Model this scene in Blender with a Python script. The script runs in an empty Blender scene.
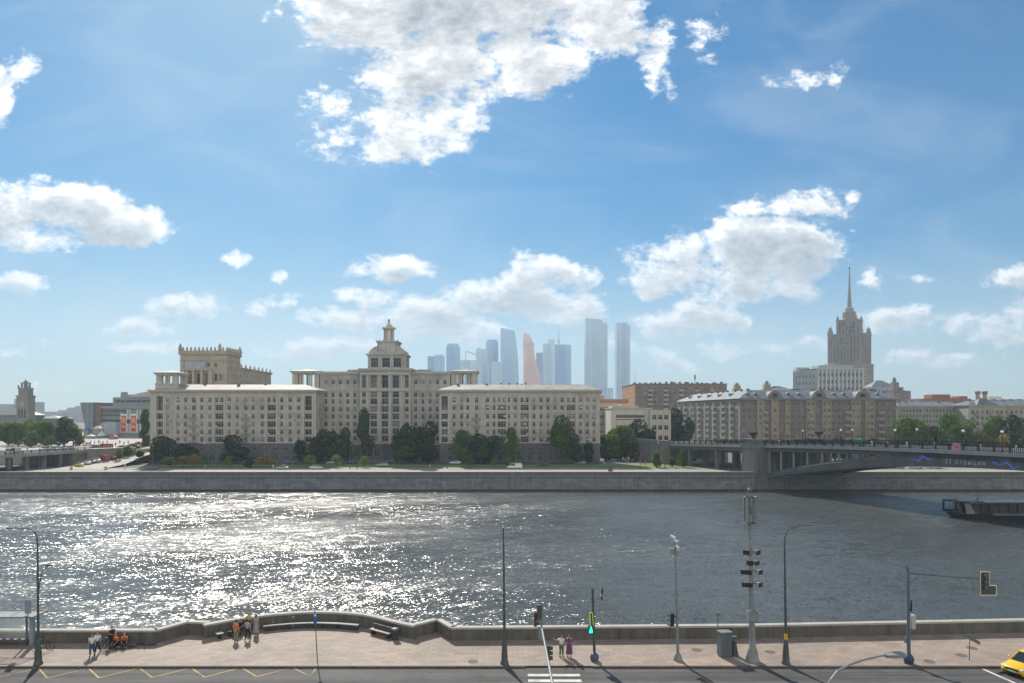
import bpy, math, random
from mathutils import Vector, Matrix
R = math.radians
random.seed(7)
scn = bpy.context.scene
col = scn.collection
F = 683.0; HZ = 415.0; CX = 512.0; CAMZ = 18.8

# ------------------------------------------------------------------ camera
cam_d = bpy.data.cameras.new('camera')
cam_d.lens = 24.0; cam_d.sensor_width = 36.0
cam_d.clip_start = 0.5; cam_d.clip_end = 20000
cam_d.shift_y = (HZ - 341.5) / 1024.0
cam = bpy.data.objects.new('camera', cam_d); col.objects.link(cam)
cam.location = (0, 0, CAMZ); cam.rotation_euler = (R(90), 0, 0)
scn.camera = cam

# ------------------------------------------------------------------ sun and sky
SUN_AZ, SUN_EL = -21.0, 38.0
sd = bpy.data.lights.new('sun', 'SUN'); sd.energy = 4.2; sd.angle = R(0.6); sd.color = (1.0, 0.93, 0.82)
sun = bpy.data.objects.new('sun', sd); col.objects.link(sun)
svec = Vector((math.sin(R(SUN_AZ)) * math.cos(R(SUN_EL)), math.cos(R(SUN_AZ)) * math.cos(R(SUN_EL)), math.sin(R(SUN_EL))))
sun.rotation_mode = 'QUATERNION'; sun.rotation_quaternion = svec.to_track_quat('Z', 'Y')
sun.location = (0, 0, 500)
vs = scn.view_settings
vs.view_transform = 'Standard'; vs.look = 'None'; vs.gamma = 1.0; vs.use_curve_mapping = False
vs.exposure = 0.75
scn.cycles.use_denoising = True
scn.cycles.max_bounces = 6; scn.cycles.volume_bounces = 0
scn.cycles.transparent_max_bounces = 12

w = bpy.data.worlds.new('World'); scn.world = w; w.use_nodes = True
nt = w.node_tree; nt.nodes.clear()
class NB:
    """tiny helper for node trees"""
    def __init__(s, nt): s.nt = nt
    def n(s, t, **kw):
        nd = s.nt.nodes.new(t)
        for k, v in kw.items(): setattr(nd, k, v)
        return nd
    def put(s, sock, v):
        if hasattr(v, 'links') or isinstance(v, bpy.types.NodeSocket): s.nt.links.new(v, sock)
        else: sock.default_value = v
    def m(s, op, a, b=None, c=None, clamp=False):
        nd = s.n('ShaderNodeMath', operation=op); nd.use_clamp = clamp
        s.put(nd.inputs[0], a)
        if b is not None: s.put(nd.inputs[1], b)
        if c is not None: s.put(nd.inputs[2], c)
        return nd.outputs[0]
    def v(s, op, a, b=None, c=None):
        nd = s.n('ShaderNodeVectorMath', operation=op)
        s.put(nd.inputs[0], a)
        if b is not None: s.put(nd.inputs[1], b)
        if c is not None: s.put(nd.inputs[2], c)
        return nd.outputs[1] if op in ('LENGTH', 'DOT_PRODUCT') else nd.outputs[0]
    def ramp(s, x, a, b, lo=0.0, hi=1.0, smooth=True):
        nd = s.n('ShaderNodeMapRange'); nd.interpolation_type = 'SMOOTHSTEP' if smooth else 'LINEAR'
        s.put(nd.inputs[0], x); nd.inputs[1].default_value = a; nd.inputs[2].default_value = b
        nd.inputs[3].default_value = lo; nd.inputs[4].default_value = hi
        return nd.outputs[0]
    def mix(s, f, a, b, mode='MIX'):
        nd = s.n('ShaderNodeMix', data_type='RGBA', blend_type=mode)
        s.put(nd.inputs[0], f); s.put(nd.inputs[6], a); s.put(nd.inputs[7], b)
        return nd.outputs[2]
    def noise(s, vec, scale, detail=4, rough=0.55, out=0, dist=0.0):
        nd = s.n('ShaderNodeTexNoise'); nd.inputs['Scale'].default_value = scale
        nd.inputs['Detail'].default_value = detail; nd.inputs['Roughness'].default_value = rough
        nd.inputs['Distortion'].default_value = dist
        if vec is not None: s.put(nd.inputs['Vector'], vec)
        return nd.outputs[out]
b = NB(nt)
sky = b.n('ShaderNodeTexSky', sky_type='NISHITA'); sky.sun_disc = False
sky.sun_elevation = R(SUN_EL); sky.sun_rotation = R(SUN_AZ % 360); sky.air_density = 1.0
sky.dust_density = 0.6; sky.ozone_density = 2.0; sky.altitude = 150
tc = b.n('ShaderNodeTexCoord')
sep = b.n('ShaderNodeSeparateXYZ'); b.put(sep.inputs[0], tc.outputs['Generated'])
X, Y, Z = sep.outputs
ay = b.m('MAXIMUM', b.m('ABSOLUTE', Y), 0.06)
uu = b.m('DIVIDE', X, ay); vv = b.m('DIVIDE', Z, ay)
comb = b.n('ShaderNodeCombineXYZ'); b.put(comb.inputs[0], uu); b.put(comb.inputs[1], vv)
P0 = comb.outputs[0]
# clouds by direction: (azimuth tangent, height tangent, half width, half height, thickness)
def cl(px, py, a, bb, k=1.0): return ((px - CX) / F, (HZ - py) / F, a / F, bb / F, k)
CL = [cl(455, -15, 165, 62, 1.25), cl(440, 60, 95, 50, 1.0), cl(425, 115, 58, 42, .8), cl(520, 60, 70, 40, .9), cl(595, 10, 60, 50, .9), cl(350, 15, 75, 35, 1.0), cl(410, 145, 42, 20, .65),
      cl(660, 50, 20, 38, .5), cl(706, 40, 16, 18, .3), cl(326, 120, 24, 30, .22), cl(60, 205, 78, 27, 1.1), cl(115, 222, 60, 22, .95), cl(-5, 215, 60, 34, .9), cl(35, 240, 45, 18, .8),
      cl(22, 287, 30, 15, .7), cl(0, 95, 24, 30, .7), cl(28, 65, 14, 16, .3), cl(140, 324, 50, 12, .7), cl(185, 308, 36, 14, .75), cl(150, 348, 45, 8, .55), cl(232, 257, 12, 7, .4), cl(281, 275, 10, 8, .45),
      cl(278, 300, 30, 9, .5), cl(392, 267, 40, 16, .8), cl(320, 348, 66, 10, .6), cl(375, 300, 32, 11, .6), cl(345, 322, 50, 12, .75), cl(430, 322, 62, 22, .95), cl(468, 335, 40, 16, .8), cl(545, 270, 42, 21, .85), cl(508, 296, 68, 22, 1.1),
      cl(560, 310, 36, 20, .7), cl(672, 266, 48, 34, 1.0), cl(772, 252, 78, 36, 1.25), cl(745, 290, 60, 20, .8), cl(800, 205, 50, 17, .8), cl(760, 208, 34, 12, .55), cl(690, 322, 62, 18, .8), cl(742, 325, 16, 10, .5), cl(805, 284, 30, 12, .5),
      cl(868, 272, 14, 14, .4), cl(857, 200, 8, 8, .35), cl(928, 274, 22, 6, .3), cl(1005, 275, 40, 12, .6), cl(895, 320, 44, 14, .55), cl(985, 326, 46, 16, .5), cl(945, 356, 60, 12, .55), cl(818, 348, 22, 10, .4), cl(1020, 312, 20, 16, .6),
      cl(668, 362, 26, 10, .5), cl(775, 354, 18, 6, .35), cl(810, 78, 22, 9, .15), cl(835, 72, 10, 12, .18), cl(60, 386, 40, 5, .3), cl(10, 358, 16, 5, .35), cl(700, 350, 60, 7, .3), cl(590, 345, 36, 8, .4), cl(30, 345, 20, 5, .2)]
grp = bpy.data.node_groups.new('cloud_field', 'ShaderNodeTree')
grp.interface.new_socket('P', in_out='INPUT', socket_type='NodeSocketVector')
grp.interface.new_socket('D', in_out='OUTPUT', socket_type='NodeSocketFloat')
g = NB(grp); gi = g.n('NodeGroupInput'); go = g.n('NodeGroupOutput')
P = gi.outputs[0]
warp = g.v('SUBTRACT', g.noise(P, 9.0, 3, 0.55, out=1), (0.5, 0.5, 0.5))
Pw = g.v('MULTIPLY_ADD', warp, (0.10, 0.055, 0.0), P)
best = None
for (cx, cy, ca, cb, k) in CL:
    q = g.v('MULTIPLY', g.v('SUBTRACT', Pw, (cx, cy, 0)), (1 / ca, 1 / cb, 0))
    l = g.v('DOT_PRODUCT', q, q)
    d = g.m('MULTIPLY_ADD', l, -k * 0.9, k)
    best = d if best is None else g.m('SMOOTH_MAX', best, d, 0.18)
best = g.m('MAXIMUM', best, -2.0)
Ps = g.v('MULTIPLY', P, (1.0, 1.45, 1.0))
n1 = g.noise(Ps, 11.0, 9, 0.62, dist=0.25)
n2 = g.noise(Ps, 27.0, 6, 0.66)
n3 = g.noise(Ps, 75.0, 4, 0.65)
nz0 = g.m('ADD', g.m('MULTIPLY', g.m('SUBTRACT', n1, 0.5), 2.9), g.m('MULTIPLY', g.m('SUBTRACT', n2, 0.5), 1.5))
nz = g.m('ADD', nz0, g.m('MULTIPLY', g.m('SUBTRACT', n3, 0.5), 1.1))
D = g.m('ADD', best, nz)
g.put(go.inputs[0], g.m('SUBTRACT', D, 0.12))
def field(p):
    nd = b.n('ShaderNodeGroup'); nd.node_tree = grp; b.put(nd.inputs[0], p); return nd.outputs[0]
d0 = field(P0)
tos = b.v('NORMALIZE', b.v('SUBTRACT', (-0.20, 0.80, 0), P0))
offs = b.m('MULTIPLY_ADD', b.m('MAXIMUM', vv, 0.0), 0.055, 0.008)
so = b.n('ShaderNodeVectorMath', operation='SCALE'); b.put(so.inputs[0], tos); b.put(so.inputs[3], offs)
d1 = field(b.v('ADD', so.outputs[0], P0))
alpha = b.ramp(d0, -0.22, 0.55)
# bright rims, grey bodies where the cloud is thick towards the sun
thick = b.m('ADD', b.m('MULTIPLY', d0, 0.25), b.m('MULTIPLY', d1, 0.95))
fine = b.noise(b.v('MULTIPLY', P0, (1.0, 1.5, 1.0)), 40.0, 6, 0.65)
thick = b.m('MULTIPLY', thick, b.ramp(vv, 0.10, 0.42, 1.7, 1.12, False))
shade = b.m('MULTIPLY', b.m('SUBTRACT', 1.0, b.m('EXPONENT', b.m('MULTIPLY', b.m('MAXIMUM', b.m('SUBTRACT', thick, 0.12), 0.0), -0.88))), b.m('MULTIPLY_ADD', fine, 0.9, 0.6), clamp=True)
hor = b.ramp(vv, 0.0, 0.45)                         # 0 near the horizon
skyc = b.mix(1.0, sky.outputs[0], (0.55, 0.70, 0.76, 1), 'MULTIPLY')
lum = b.v('DOT_PRODUCT', skyc, (.3, .55, .15))
gam = b.n('ShaderNodeHueSaturation'); gam.inputs['Saturation'].default_value = 1.55
b.put(gam.inputs['Value'], b.m('DIVIDE', 0.84, b.m('MULTIPLY_ADD', lum, 0.085, 1.0)))
b.put(gam.inputs['Color'], skyc)
bright = b.mix(hor, (5.5, 5.7, 6.0, 1), (8.4, 8.3, 8.1, 1))
dark = b.mix(hor, (2.2, 2.7, 3.2, 1), (1.6, 1.85, 2.25, 1))
cloudc = b.mix(shade, bright, dark)
# thin veil of high cirrus
cir = b.ramp(b.noise(b.v('MULTIPLY', P0, (1.0, 2.2, 1.0)), 3.2, 6, 0.6, dist=0.8), 0.42, 0.75, 0.0, 0.2)
base = b.mix(cir, gam.outputs[0], (4.6, 5.0, 5.4, 1))
base = b.mix(b.ramp(vv, 0.30, 0.0, 0.0, 0.55), base, (3.6, 4.35, 4.85, 1))
# bright cloud banks added in the unseen rear sky to fill the shaded facades
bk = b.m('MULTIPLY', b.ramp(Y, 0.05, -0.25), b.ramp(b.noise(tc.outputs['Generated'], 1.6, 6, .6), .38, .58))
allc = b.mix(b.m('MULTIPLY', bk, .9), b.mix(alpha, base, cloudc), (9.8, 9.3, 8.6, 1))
w.cycles.sampling_method = 'MANUAL'; w.cycles.sample_map_resolution = 256
bg = b.n('ShaderNodeBackground'); bg.inputs[1].default_value = 0.10
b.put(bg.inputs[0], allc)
wo = b.n('ShaderNodeOutputWorld'); nt.links.new(bg.outputs[0], wo.inputs[0])

# ------------------------------------------------------------------ helpers
def at(px, Y, z=0.0): return Vector(((px - CX) / F * Y, Y, z))
def gp(px, py, z=0.0):
    Y = (CAMZ - z) * F / (py - HZ); return Vector(((px - CX) / F * Y, Y, z))
def zz(py, Y): return CAMZ + (HZ - py) * Y / F
def xx(px, Y): return (px - CX) / F * Y

class MB:
    def __init__(s): s.v = []; s.f = []; s.m = []; s.sm = []
    def add(s, vs, fs, m=0, smooth=False):
        o = len(s.v); s.v += [tuple(p) for p in vs]
        for f in fs: s.f.append(tuple(i + o for i in f)); s.m.append(m); s.sm.append(smooth)
    def box(s, x0, x1, y0, y1, z0, z1, m=0):
        s.add([(x0,y0,z0),(x1,y0,z0),(x1,y1,z0),(x0,y1,z0),(x0,y0,z1),(x1,y0,z1),(x1,y1,z1),(x0,y1,z1)],
              [(0,3,2,1),(4,5,6,7),(0,1,5,4),(1,2,6,5),(2,3,7,6),(3,0,4,7)], m)
    def obox(s, c, X, N, w, d, z0, z1, m=0):
        """box w along X, d outward along N from c, z0..z1"""
        c = Vector(c); X = Vector(X); N = Vector(N)
        b0 = [c - X*w/2, c + X*w/2, c + X*w/2 + N*d, c - X*w/2 + N*d]
        s.add([(p.x,p.y,z0) for p in b0] + [(p.x,p.y,z1) for p in b0],
              [(0,3,2,1),(4,5,6,7),(0,1,5,4),(1,2,6,5),(2,3,7,6),(3,0,4,7)], m)
    def quad(s, a, b_, c, d, m=0): s.add([a,b_,c,d], [(0,1,2,3)], m)
    def prism(s, poly, z0, z1, m=0, top=None):
        n = len(poly)
        vs = [(p[0],p[1],z0) for p in poly] + [(p[0],p[1],z1) for p in poly]
        s.add(vs, [(i,(i+1)%n,(i+1)%n+n,i+n) for i in range(n)] + [tuple(range(n,2*n)), tuple(range(n-1,-1,-1))], m)
    def tube(s, p0, p1, r0, r1=None, n=8, m=0, cap=True):
        if r1 is None: r1 = r0
        p0 = Vector(p0); p1 = Vector(p1); d = (p1-p0)
        if d.length < 1e-6: return
        q = d.to_track_quat('Z','Y'); vs = []
        for (p,r) in ((p0,r0),(p1,r1)):
            for i in range(n):
                a = 2*math.pi*i/n; vs.append(p + q @ Vector((math.cos(a)*r, math.sin(a)*r, 0)))
        s.add(vs, [(i,(i+1)%n,(i+1)%n+n,i+n) for i in range(n)], m, True)
        if cap: s.add(vs, [tuple(range(n-1,-1,-1)), tuple(range(n,2*n))], m)
    def path(s, pts, r, n=7, m=0):
        rs = r if isinstance(r,(list,tuple)) else [r]*len(pts)
        for i in range(len(pts)-1): s.tube(pts[i], pts[i+1], rs[i], rs[i+1], n, m)
    def lathe(s, prof, c=(0,0,0), n=16, m=0, smooth=True):
        vs = []
        for (r,z) in prof:
            for i in range(n):
                a = 2*math.pi*(i+.5)/n; vs.append((c[0]+r*math.cos(a), c[1]+r*math.sin(a), c[2]+z))
        fs = []
        for j in range(len(prof)-1):
            for i in range(n): fs.append((j*n+i, j*n+(i+1)%n, (j+1)*n+(i+1)%n, (j+1)*n+i))
        s.add(vs, fs, m, smooth)
        s.add(vs, [tuple(range(n-1,-1,-1)), tuple(range((len(prof)-1)*n, len(prof)*n))], m)
    def sph(s, c, rx, ry=None, rz=None, n=10, k=6, m=0):
        ry = ry or rx; rz = rz or rx; vs = []; fs = []
        for j in range(k+1):
            t = math.pi*j/k
            for i in range(n):
                a = 2*math.pi*i/n
                vs.append((c[0]+rx*math.sin(t)*math.cos(a)*1.0001, c[1]+ry*math.sin(t)*math.sin(a), c[2]-rz*math.cos(t)))
        for j in range(k):
            for i in range(n): fs.append((j*n+i, j*n+(i+1)%n, (j+1)*n+(i+1)%n, (j+1)*n+i))
        s.add(vs, fs, m, True)
    def mesh(s, name, mats):
        me = bpy.data.meshes.new(name); me.from_pydata(s.v, [], s.f)
        for mt in (mats if isinstance(mats,(list,tuple)) else [mats]): me.materials.append(mt)
        me.polygons.foreach_set('material_index', s.m); me.polygons.foreach_set('use_smooth', s.sm)
        me.update(); return me
    def build(s, name, mats, parent=None, loc=None):
        return link(name, s.mesh(name, mats), parent, loc)
def link(name, me, parent=None, loc=None, rz=0.0):
    o = bpy.data.objects.new(name, me); col.objects.link(o)
    if parent is not None: o.parent = parent
    if loc is not None: o.location = loc
    if rz: o.rotation_euler = (0,0,rz)
    return o
def tag(o, label, cat, group=None):
    o['label'] = label; o['category'] = cat
    if group: o['group'] = group
    return o
def thing(name, label, cat, loc=(0,0,0), rz=0.0, group=None):
    o = bpy.data.objects.new(name, None); col.objects.link(o); o.empty_display_size = 0.3
    o.location = loc; o.rotation_euler = (0,0,rz); return tag(o, label, cat, group)
def struct(o, kind='structure'): o['kind'] = kind; return o
def dup(root, loc, rz=0.0, label=None, group=None, scale=None):
    r = root.copy(); col.objects.link(r); r.location = loc; r.rotation_euler = (0,0,rz)
    if scale: r.scale = scale
    if label: r['label'] = label
    if group: r['group'] = group
    for ch in root.children:
        c = ch.copy(); col.objects.link(c); c.parent = r
        for gch in ch.children:
            d = gch.copy(); col.objects.link(d); d.parent = c
    return r

# ------------------------------------------------------------------ materials
MT = {}
def mat(name, c, rough=0.8, var=0.12, scale=0.6, metal=0.0, bump=0.0, bscale=None, spec=0.3, c2=None, f2=0.5, streak=0.0, rnd=0.0, emit=None, es=1.0):
    if name in MT: return MT[name]
    m = bpy.data.materials.new(name); m.use_nodes = True; t = NB(m.node_tree)
    p = m.node_tree.nodes['Principled BSDF']
    p.inputs['Roughness'].default_value = rough; p.inputs['Metallic'].default_value = metal
    p.inputs['Specular IOR Level'].default_value = spec
    tcn = t.n('ShaderNodeTexCoord'); ob = tcn.outputs['Object']
    nz = t.noise(ob, scale, 6, 0.65)
    cc = t.mix(t.ramp(nz, 0.3, 0.7), tuple(x*(1-var) for x in c)+(1,), tuple(min(1,x*(1+var)) for x in c)+(1,))
    if c2 is not None:
        cc = t.mix(t.ramp(t.noise(ob, scale*0.35, 5, 0.7), 0.5-0.02, 0.5+0.14, 0, f2), cc, tuple(c2)+(1,))
    if streak:
        sv = t.v('MULTIPLY', ob, (1.0, 1.0, 0.06)); sn = t.ramp(t.noise(sv, 1.3, 5, 0.7), 0.42, 0.72, 1.0, 1.0-streak)
        cc = t.mix(1.0, cc, sn, 'MULTIPLY')
    if rnd:
        oi = t.n('ShaderNodeObjectInfo'); h = t.n('ShaderNodeHueSaturation')
        t.put(h.inputs['Color'], cc); t.put(h.inputs['Value'], t.ramp(oi.outputs['Random'], 0, 1, 1-rnd, 1+rnd, False))
        cc = h.outputs[0]
    t.put(p.inputs['Base Color'], cc)
    if bump:
        bn = t.n('ShaderNodeBump'); bn.inputs['Strength'].default_value = min(1, bump); bn.inputs['Distance'].default_value = 0.05
        t.put(bn.inputs['Height'], t.noise(ob, bscale or scale*6, 5, 0.6)); t.put(p.inputs['Normal'], bn.outputs[0])
    if emit: p.inputs['Emission Color'].default_value = tuple(emit)+(1,); p.inputs['Emission Strength'].default_value = es
    MT[name] = m; return m
def glass(name, c, rough=0.08, spec=0.22):
    return mat(name, c, rough, 0.25, 0.5, spec=spec)
stone = mat('cream_stone', (.435,.40,.345), .85, .10, .22, c2=(.29,.265,.225), f2=.8, streak=.38)
stoneC = mat('pale_stone', (.43,.405,.355), .85, .10, .22, c2=(.29,.27,.235), f2=.8, streak=.38)
trimst = mat('trim_stone', (.45,.415,.355), .8, .06, .5, streak=.1)
granite = mat('dark_granite', (.10,.10,.10), .6, .2, .8, c2=(.07,.07,.075), f2=.6)
roofm = mat('pale_sheet_roof', (.28,.265,.245), .7, .2, .3, c2=(.20,.19,.175), f2=.5)
roofb = mat('blue_grey_sheet_roof', (.145,.165,.19), .65, .25, .25, c2=(.10,.105,.115), f2=.6)
frame_w = mat('window_frame_paint', (.55,.53,.48), .5, .05)
g_dark = glass('dark_glass', (.022,.025,.028)); g_mid = glass('grey_glass', (.055,.06,.065)); g_cur = glass('curtained_glass', (.20,.185,.16), .2)
g_warm = glass('brown_glass', (.07,.05,.035))
iron = mat('black_iron', (.018,.019,.02), .5, .2, 2)
steel = mat('grey_painted_steel', (.115,.125,.13), .45, .15, 2, metal=.2)
galv = mat('pale_grey_steel', (.21,.225,.23), .5, .15, 2, metal=.2)
whitep = mat('white_paint', (.72,.72,.70), .5, .06, 2)
# ------------------------------------------------------------------ the ground, the river, the roads
def sheet(name, x0, x1, y0, y1, z, m):
    mb = MB(); mb.quad((x0,y0,z),(x1,y0,z),(x1,y1,z),(x0,y1,z)); return struct(mb.build(name, m))
WL = -4.6
def water_mat():
    m = bpy.data.materials.new('river_water'); m.use_nodes = True; t = NB(m.node_tree)
    p = m.node_tree.nodes['Principled BSDF']
    p.inputs['Base Color'].default_value = (.062,.070,.070,1); p.inputs['IOR'].default_value = 1.33
    p.inputs['Specular IOR Level'].default_value = .42
    geo = t.n('ShaderNodeNewGeometry'); pos = geo.outputs['Position']
    rot = t.n('ShaderNodeVectorRotate'); rot.rotation_type = 'Z_AXIS'; t.put(rot.inputs['Vector'], pos); rot.inputs['Angle'].default_value = R(-14)
    ps = t.v('MULTIPLY', rot.outputs[0], (.55, 1.0, 1.0))
    patch = t.ramp(t.noise(t.v('MULTIPLY', pos, (.6,1,1)), .022, 4, .6), .36, .64, .55, 1.3)
    acc = None
    for sc_, de, amp in ((.13, 2, .25), (.62, 3, .75), (3.8, 3, 1.5)):
        n = t.noise(ps, sc_, de, .6, out=1)
        sv = t.v('MULTIPLY', t.v('SUBTRACT', n, (.5,.5,.5)), (amp*1.2, amp*1.25, 0))
        acc = sv if acc is None else t.v('ADD', acc, sv)
    sc = t.n('ShaderNodeVectorMath', operation='SCALE'); t.put(sc.inputs[0], acc); t.put(sc.inputs[3], patch)
    nrm = t.v('NORMALIZE', t.v('ADD', sc.outputs[0], (0,0,1)))
    t.put(p.inputs['Normal'], nrm); t.put(p.inputs['Roughness'], t.ramp(t.noise(t.v('MULTIPLY', rot.outputs[0], (.35,1,1)), .05, 3, .6), .38, .62, .18, .31))
    return m
asph = mat('asphalt', (.072,.071,.071), .85, .15, .5, c2=(.10,.097,.093), f2=.5, bump=.2)
pave = mat('pinkish_granite_paving', (.31,.25,.205), .75, .10, .35, c2=(.235,.195,.165), f2=.75, bump=.15, bscale=4)
farpave = mat('pale_concrete_paving', (.33,.305,.265), .85, .1, .1, c2=(.24,.225,.20), f2=.5)
grass = mat('cut_grass', (.11,.165,.03), .95, .3, .25, c2=(.15,.17,.05), f2=.7)
gmix = mat('city_ground', (.13,.125,.11), .95, .2, .02, c2=(.07,.085,.045), f2=.6)
wallst = mat('embankment_granite', (.165,.172,.18), .8, .14, .5, c2=(.12,.125,.13), f2=.7, streak=.35)
def add_blocks(m, bw, rh, dark=.6, axis='XZ'):
    t = NB(m.node_tree); p = m.node_tree.nodes['Principled BSDF']; src = p.inputs['Base Color'].links[0].from_socket
    ob = t.n('ShaderNodeTexCoord').outputs['Object']; s_ = t.n('ShaderNodeSeparateXYZ'); t.put(s_.inputs[0], ob); c_ = t.n('ShaderNodeCombineXYZ')
    t.put(c_.inputs[0], s_.outputs[0]); t.put(c_.inputs[1], s_.outputs[2] if axis == 'XZ' else s_.outputs[1])
    br = t.n('ShaderNodeTexBrick'); br.inputs['Scale'].default_value = 1; br.inputs['Brick Width'].default_value = bw; br.inputs['Row Height'].default_value = rh; br.inputs['Mortar Size'].default_value = .03
    br.inputs['Color1'].default_value = (1.12,1.12,1.12,1); br.inputs['Color2'].default_value = (.78,.78,.8,1); br.inputs['Mortar'].default_value = (dark,dark,dark,1); t.put(br.inputs['Vector'], c_.outputs[0])
    t.put(p.inputs['Base Color'], t.mix(1.0, src, br.outputs[0], 'MULTIPLY'))
add_blocks(wallst, 2.6, .85)
def road_wear(m):
    t = NB(m.node_tree); p = m.node_tree.nodes['Principled BSDF']; src = p.inputs['Base Color'].links[0].from_socket
    ob = t.n('ShaderNodeTexCoord').outputs['Object']; tr = t.ramp(t.noise(t.v('MULTIPLY', ob, (.03,1.1,1)), 1.0, 4, .6), .40, .62, .72, 1.22)
    cr = t.ramp(t.noise(ob, .55, 7, .8), .60, .63, 1.0, .75)
    t.put(p.inputs['Base Color'], t.mix(1.0, t.mix(1.0, src, tr, 'MULTIPLY'), cr, 'MULTIPLY'))
road_wear(asph)
nwall = mat('parapet_granite', (.125,.118,.100), .8, .15, .8, c2=(.085,.082,.072), f2=.6, streak=.45)
cope = mat('parapet_coping', (.36,.34,.31), .75, .1, .8)
kerbm = mat('dark_kerb_granite', (.085,.075,.068), .8, .2, 1.5)
yell = mat('worn_yellow_paint', (.40,.30,.07), .8, .25, 1.5, c2=(.10,.09,.075), f2=.85)
whit = mat('worn_white_paint', (.55,.54,.52), .8, .15, 1.5, c2=(.25,.25,.24), f2=.5)

sheet('water', -1500, 1500, 52, 212.6, WL, water_mat())
# far bank, one sheet to the horizon with the raised station square and the ramp up to it
sheet('city_ground', -9000, 9000, 212.8, 16000, 0.0, gmix)
sheet('embankment_promenade', -168, 480, 213.6, 232, .012, farpave)
sheet('embankment_road', -168, 480, 232.2, 242, .008, mat('pale_dusty_asphalt', (.22,.215,.20), .85, .1, .1))
sheet('embankment_lawn', -138, 52, 243, 259, .016, grass)
sheet('front_road', -140, 60, 259.3, 268.5, .010, asph)
sheet('junction_road', 34, 74, 243, 300, .014, mat('pale_junction_asphalt', (.15,.15,.145), .85, .12, .1))  # paler asphalt for the junction, one even tone
sheet('junction_lawn', 50, 72, 244, 262, .026, grass)
mb = MB(); mb.prism([(-158,262),(-149,270),(-146,300),(-145,560),(-900,560),(-900,262)], -.5, 5.2)
struct(mb.build('station_square', farpave))
mb = MB()
rp = [((-160,236,.02),(-142,236,.02)),((-156,250,.9),(-141.5,250,.9)),((-150,268,3.0),(-143.5,268,3.0)),((-147.5,296,5.25),(-143.2,296,5.25))]
for i in range(3): mb.quad(rp[i][0], rp[i][1], rp[i+1][1], rp[i+1][0])
struct(mb.build('ramp_road', mat('pale_ramp_paving', (.36,.335,.30), .85, .1, .1)))
# retaining walls of the square
mb = MB(); mb.prism([(-160,257),(-157.5,257),(-148.6,269.7),(-149.0,270.6),(-158,262.5)], -.3, 5.9)
mb.prism([(-160.3,256.7),(-157.3,256.7),(-148.4,269.5),(-149.2,270.8),(-158,262.9)], 5.9, 6.1, 1)
tag(mb.build('retaining_wall', [mat('retaining_stone', (.22,.195,.155), .85, .15, .3, c2=(.15,.135,.11), f2=.6, streak=.3), cope]), 'brown stone retaining wall holding up the station square above the parked cars', 'wall')
# far embankment wall with coping and waterline ledge
mb = MB(); xs = [-230 + i*10 for i in range(73)]
for i in range(len(xs)-1):
    a, c = xs[i], xs[i+1]
    g_ = .03
    mb.box(a+g_, c-g_, 212.4, 213.5, -.15, .95, 1)
    mb.add([(a+.01,211.2,WL-2),(c-.01,211.2,WL-2),(c-.01,212.5,-.45),(a+.01,212.5,-.45),(a+.01,213.6,-.45),(c-.01,213.6,-.45),(c-.01,213.6,WL-2),(a+.01,213.6,WL-2)],
           [(0,1,2,3),(3,2,5,4),(4,5,6,7)], 0)
mb.box(-230,490,212.15,213.6,-.45,-.15,2); mb.box(-230,490,212.3,213.6,.95,1.12,2)
mb.box(-230,490,210.6,211.9,WL-1,WL+.35,3)
tag(mb.build('embankment_wall', [wallst, mat('parapet_dark_granite', (.12,.12,.115), .8, .12, .6, streak=.3), mat('far_coping', (.20,.195,.18), .8, .1, .5), mat('wet_moss_ledge', (.035,.035,.022), .7, .3, 1)]),
    'long sloping grey granite embankment wall along the opposite river bank', 'embankment wall')

# near bank
sheet('road', -400, 400, -20, 50.98, -.13, asph)
L1 = [(-400,56.2),(-29.2,56.2),(-28.0,56.9),(-27.4,58.4),(-26.3,58.4)]
L1 = [(-400,56.2),(-29.3,56.2),(-27.85,58.5),(-25.9,58.3)]
arc = [(204,57.4),(219,58.2),(234,58.95),(253,59.8),(273,60.5),(293,61.0),(313.5,61.25),(336,61.15),(350,60.85),(363,60.5),(376,59.7),(389,58.7),(401,57.9),(413.7,57.25)]
L2 = [(xx(p,Y),Y) for p,Y in arc]
L3 = [(xx(413.7,57.6)+.15,57.75),(xx(437,59.2),59.2),(xx(451,56.9),56.9),(0,57.0),(20,57.5),(44,59.0),(120,63.5),(400,80)]
mb = MB()
poly = [(-400,51.05)] + [(400,51.05)] + [(x,y-.05) for x,y in reversed(L3)] + [(x,y-.02) for x,y in reversed(L2)] + [(x,y-.05) for x,y in reversed(L1)]
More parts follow.
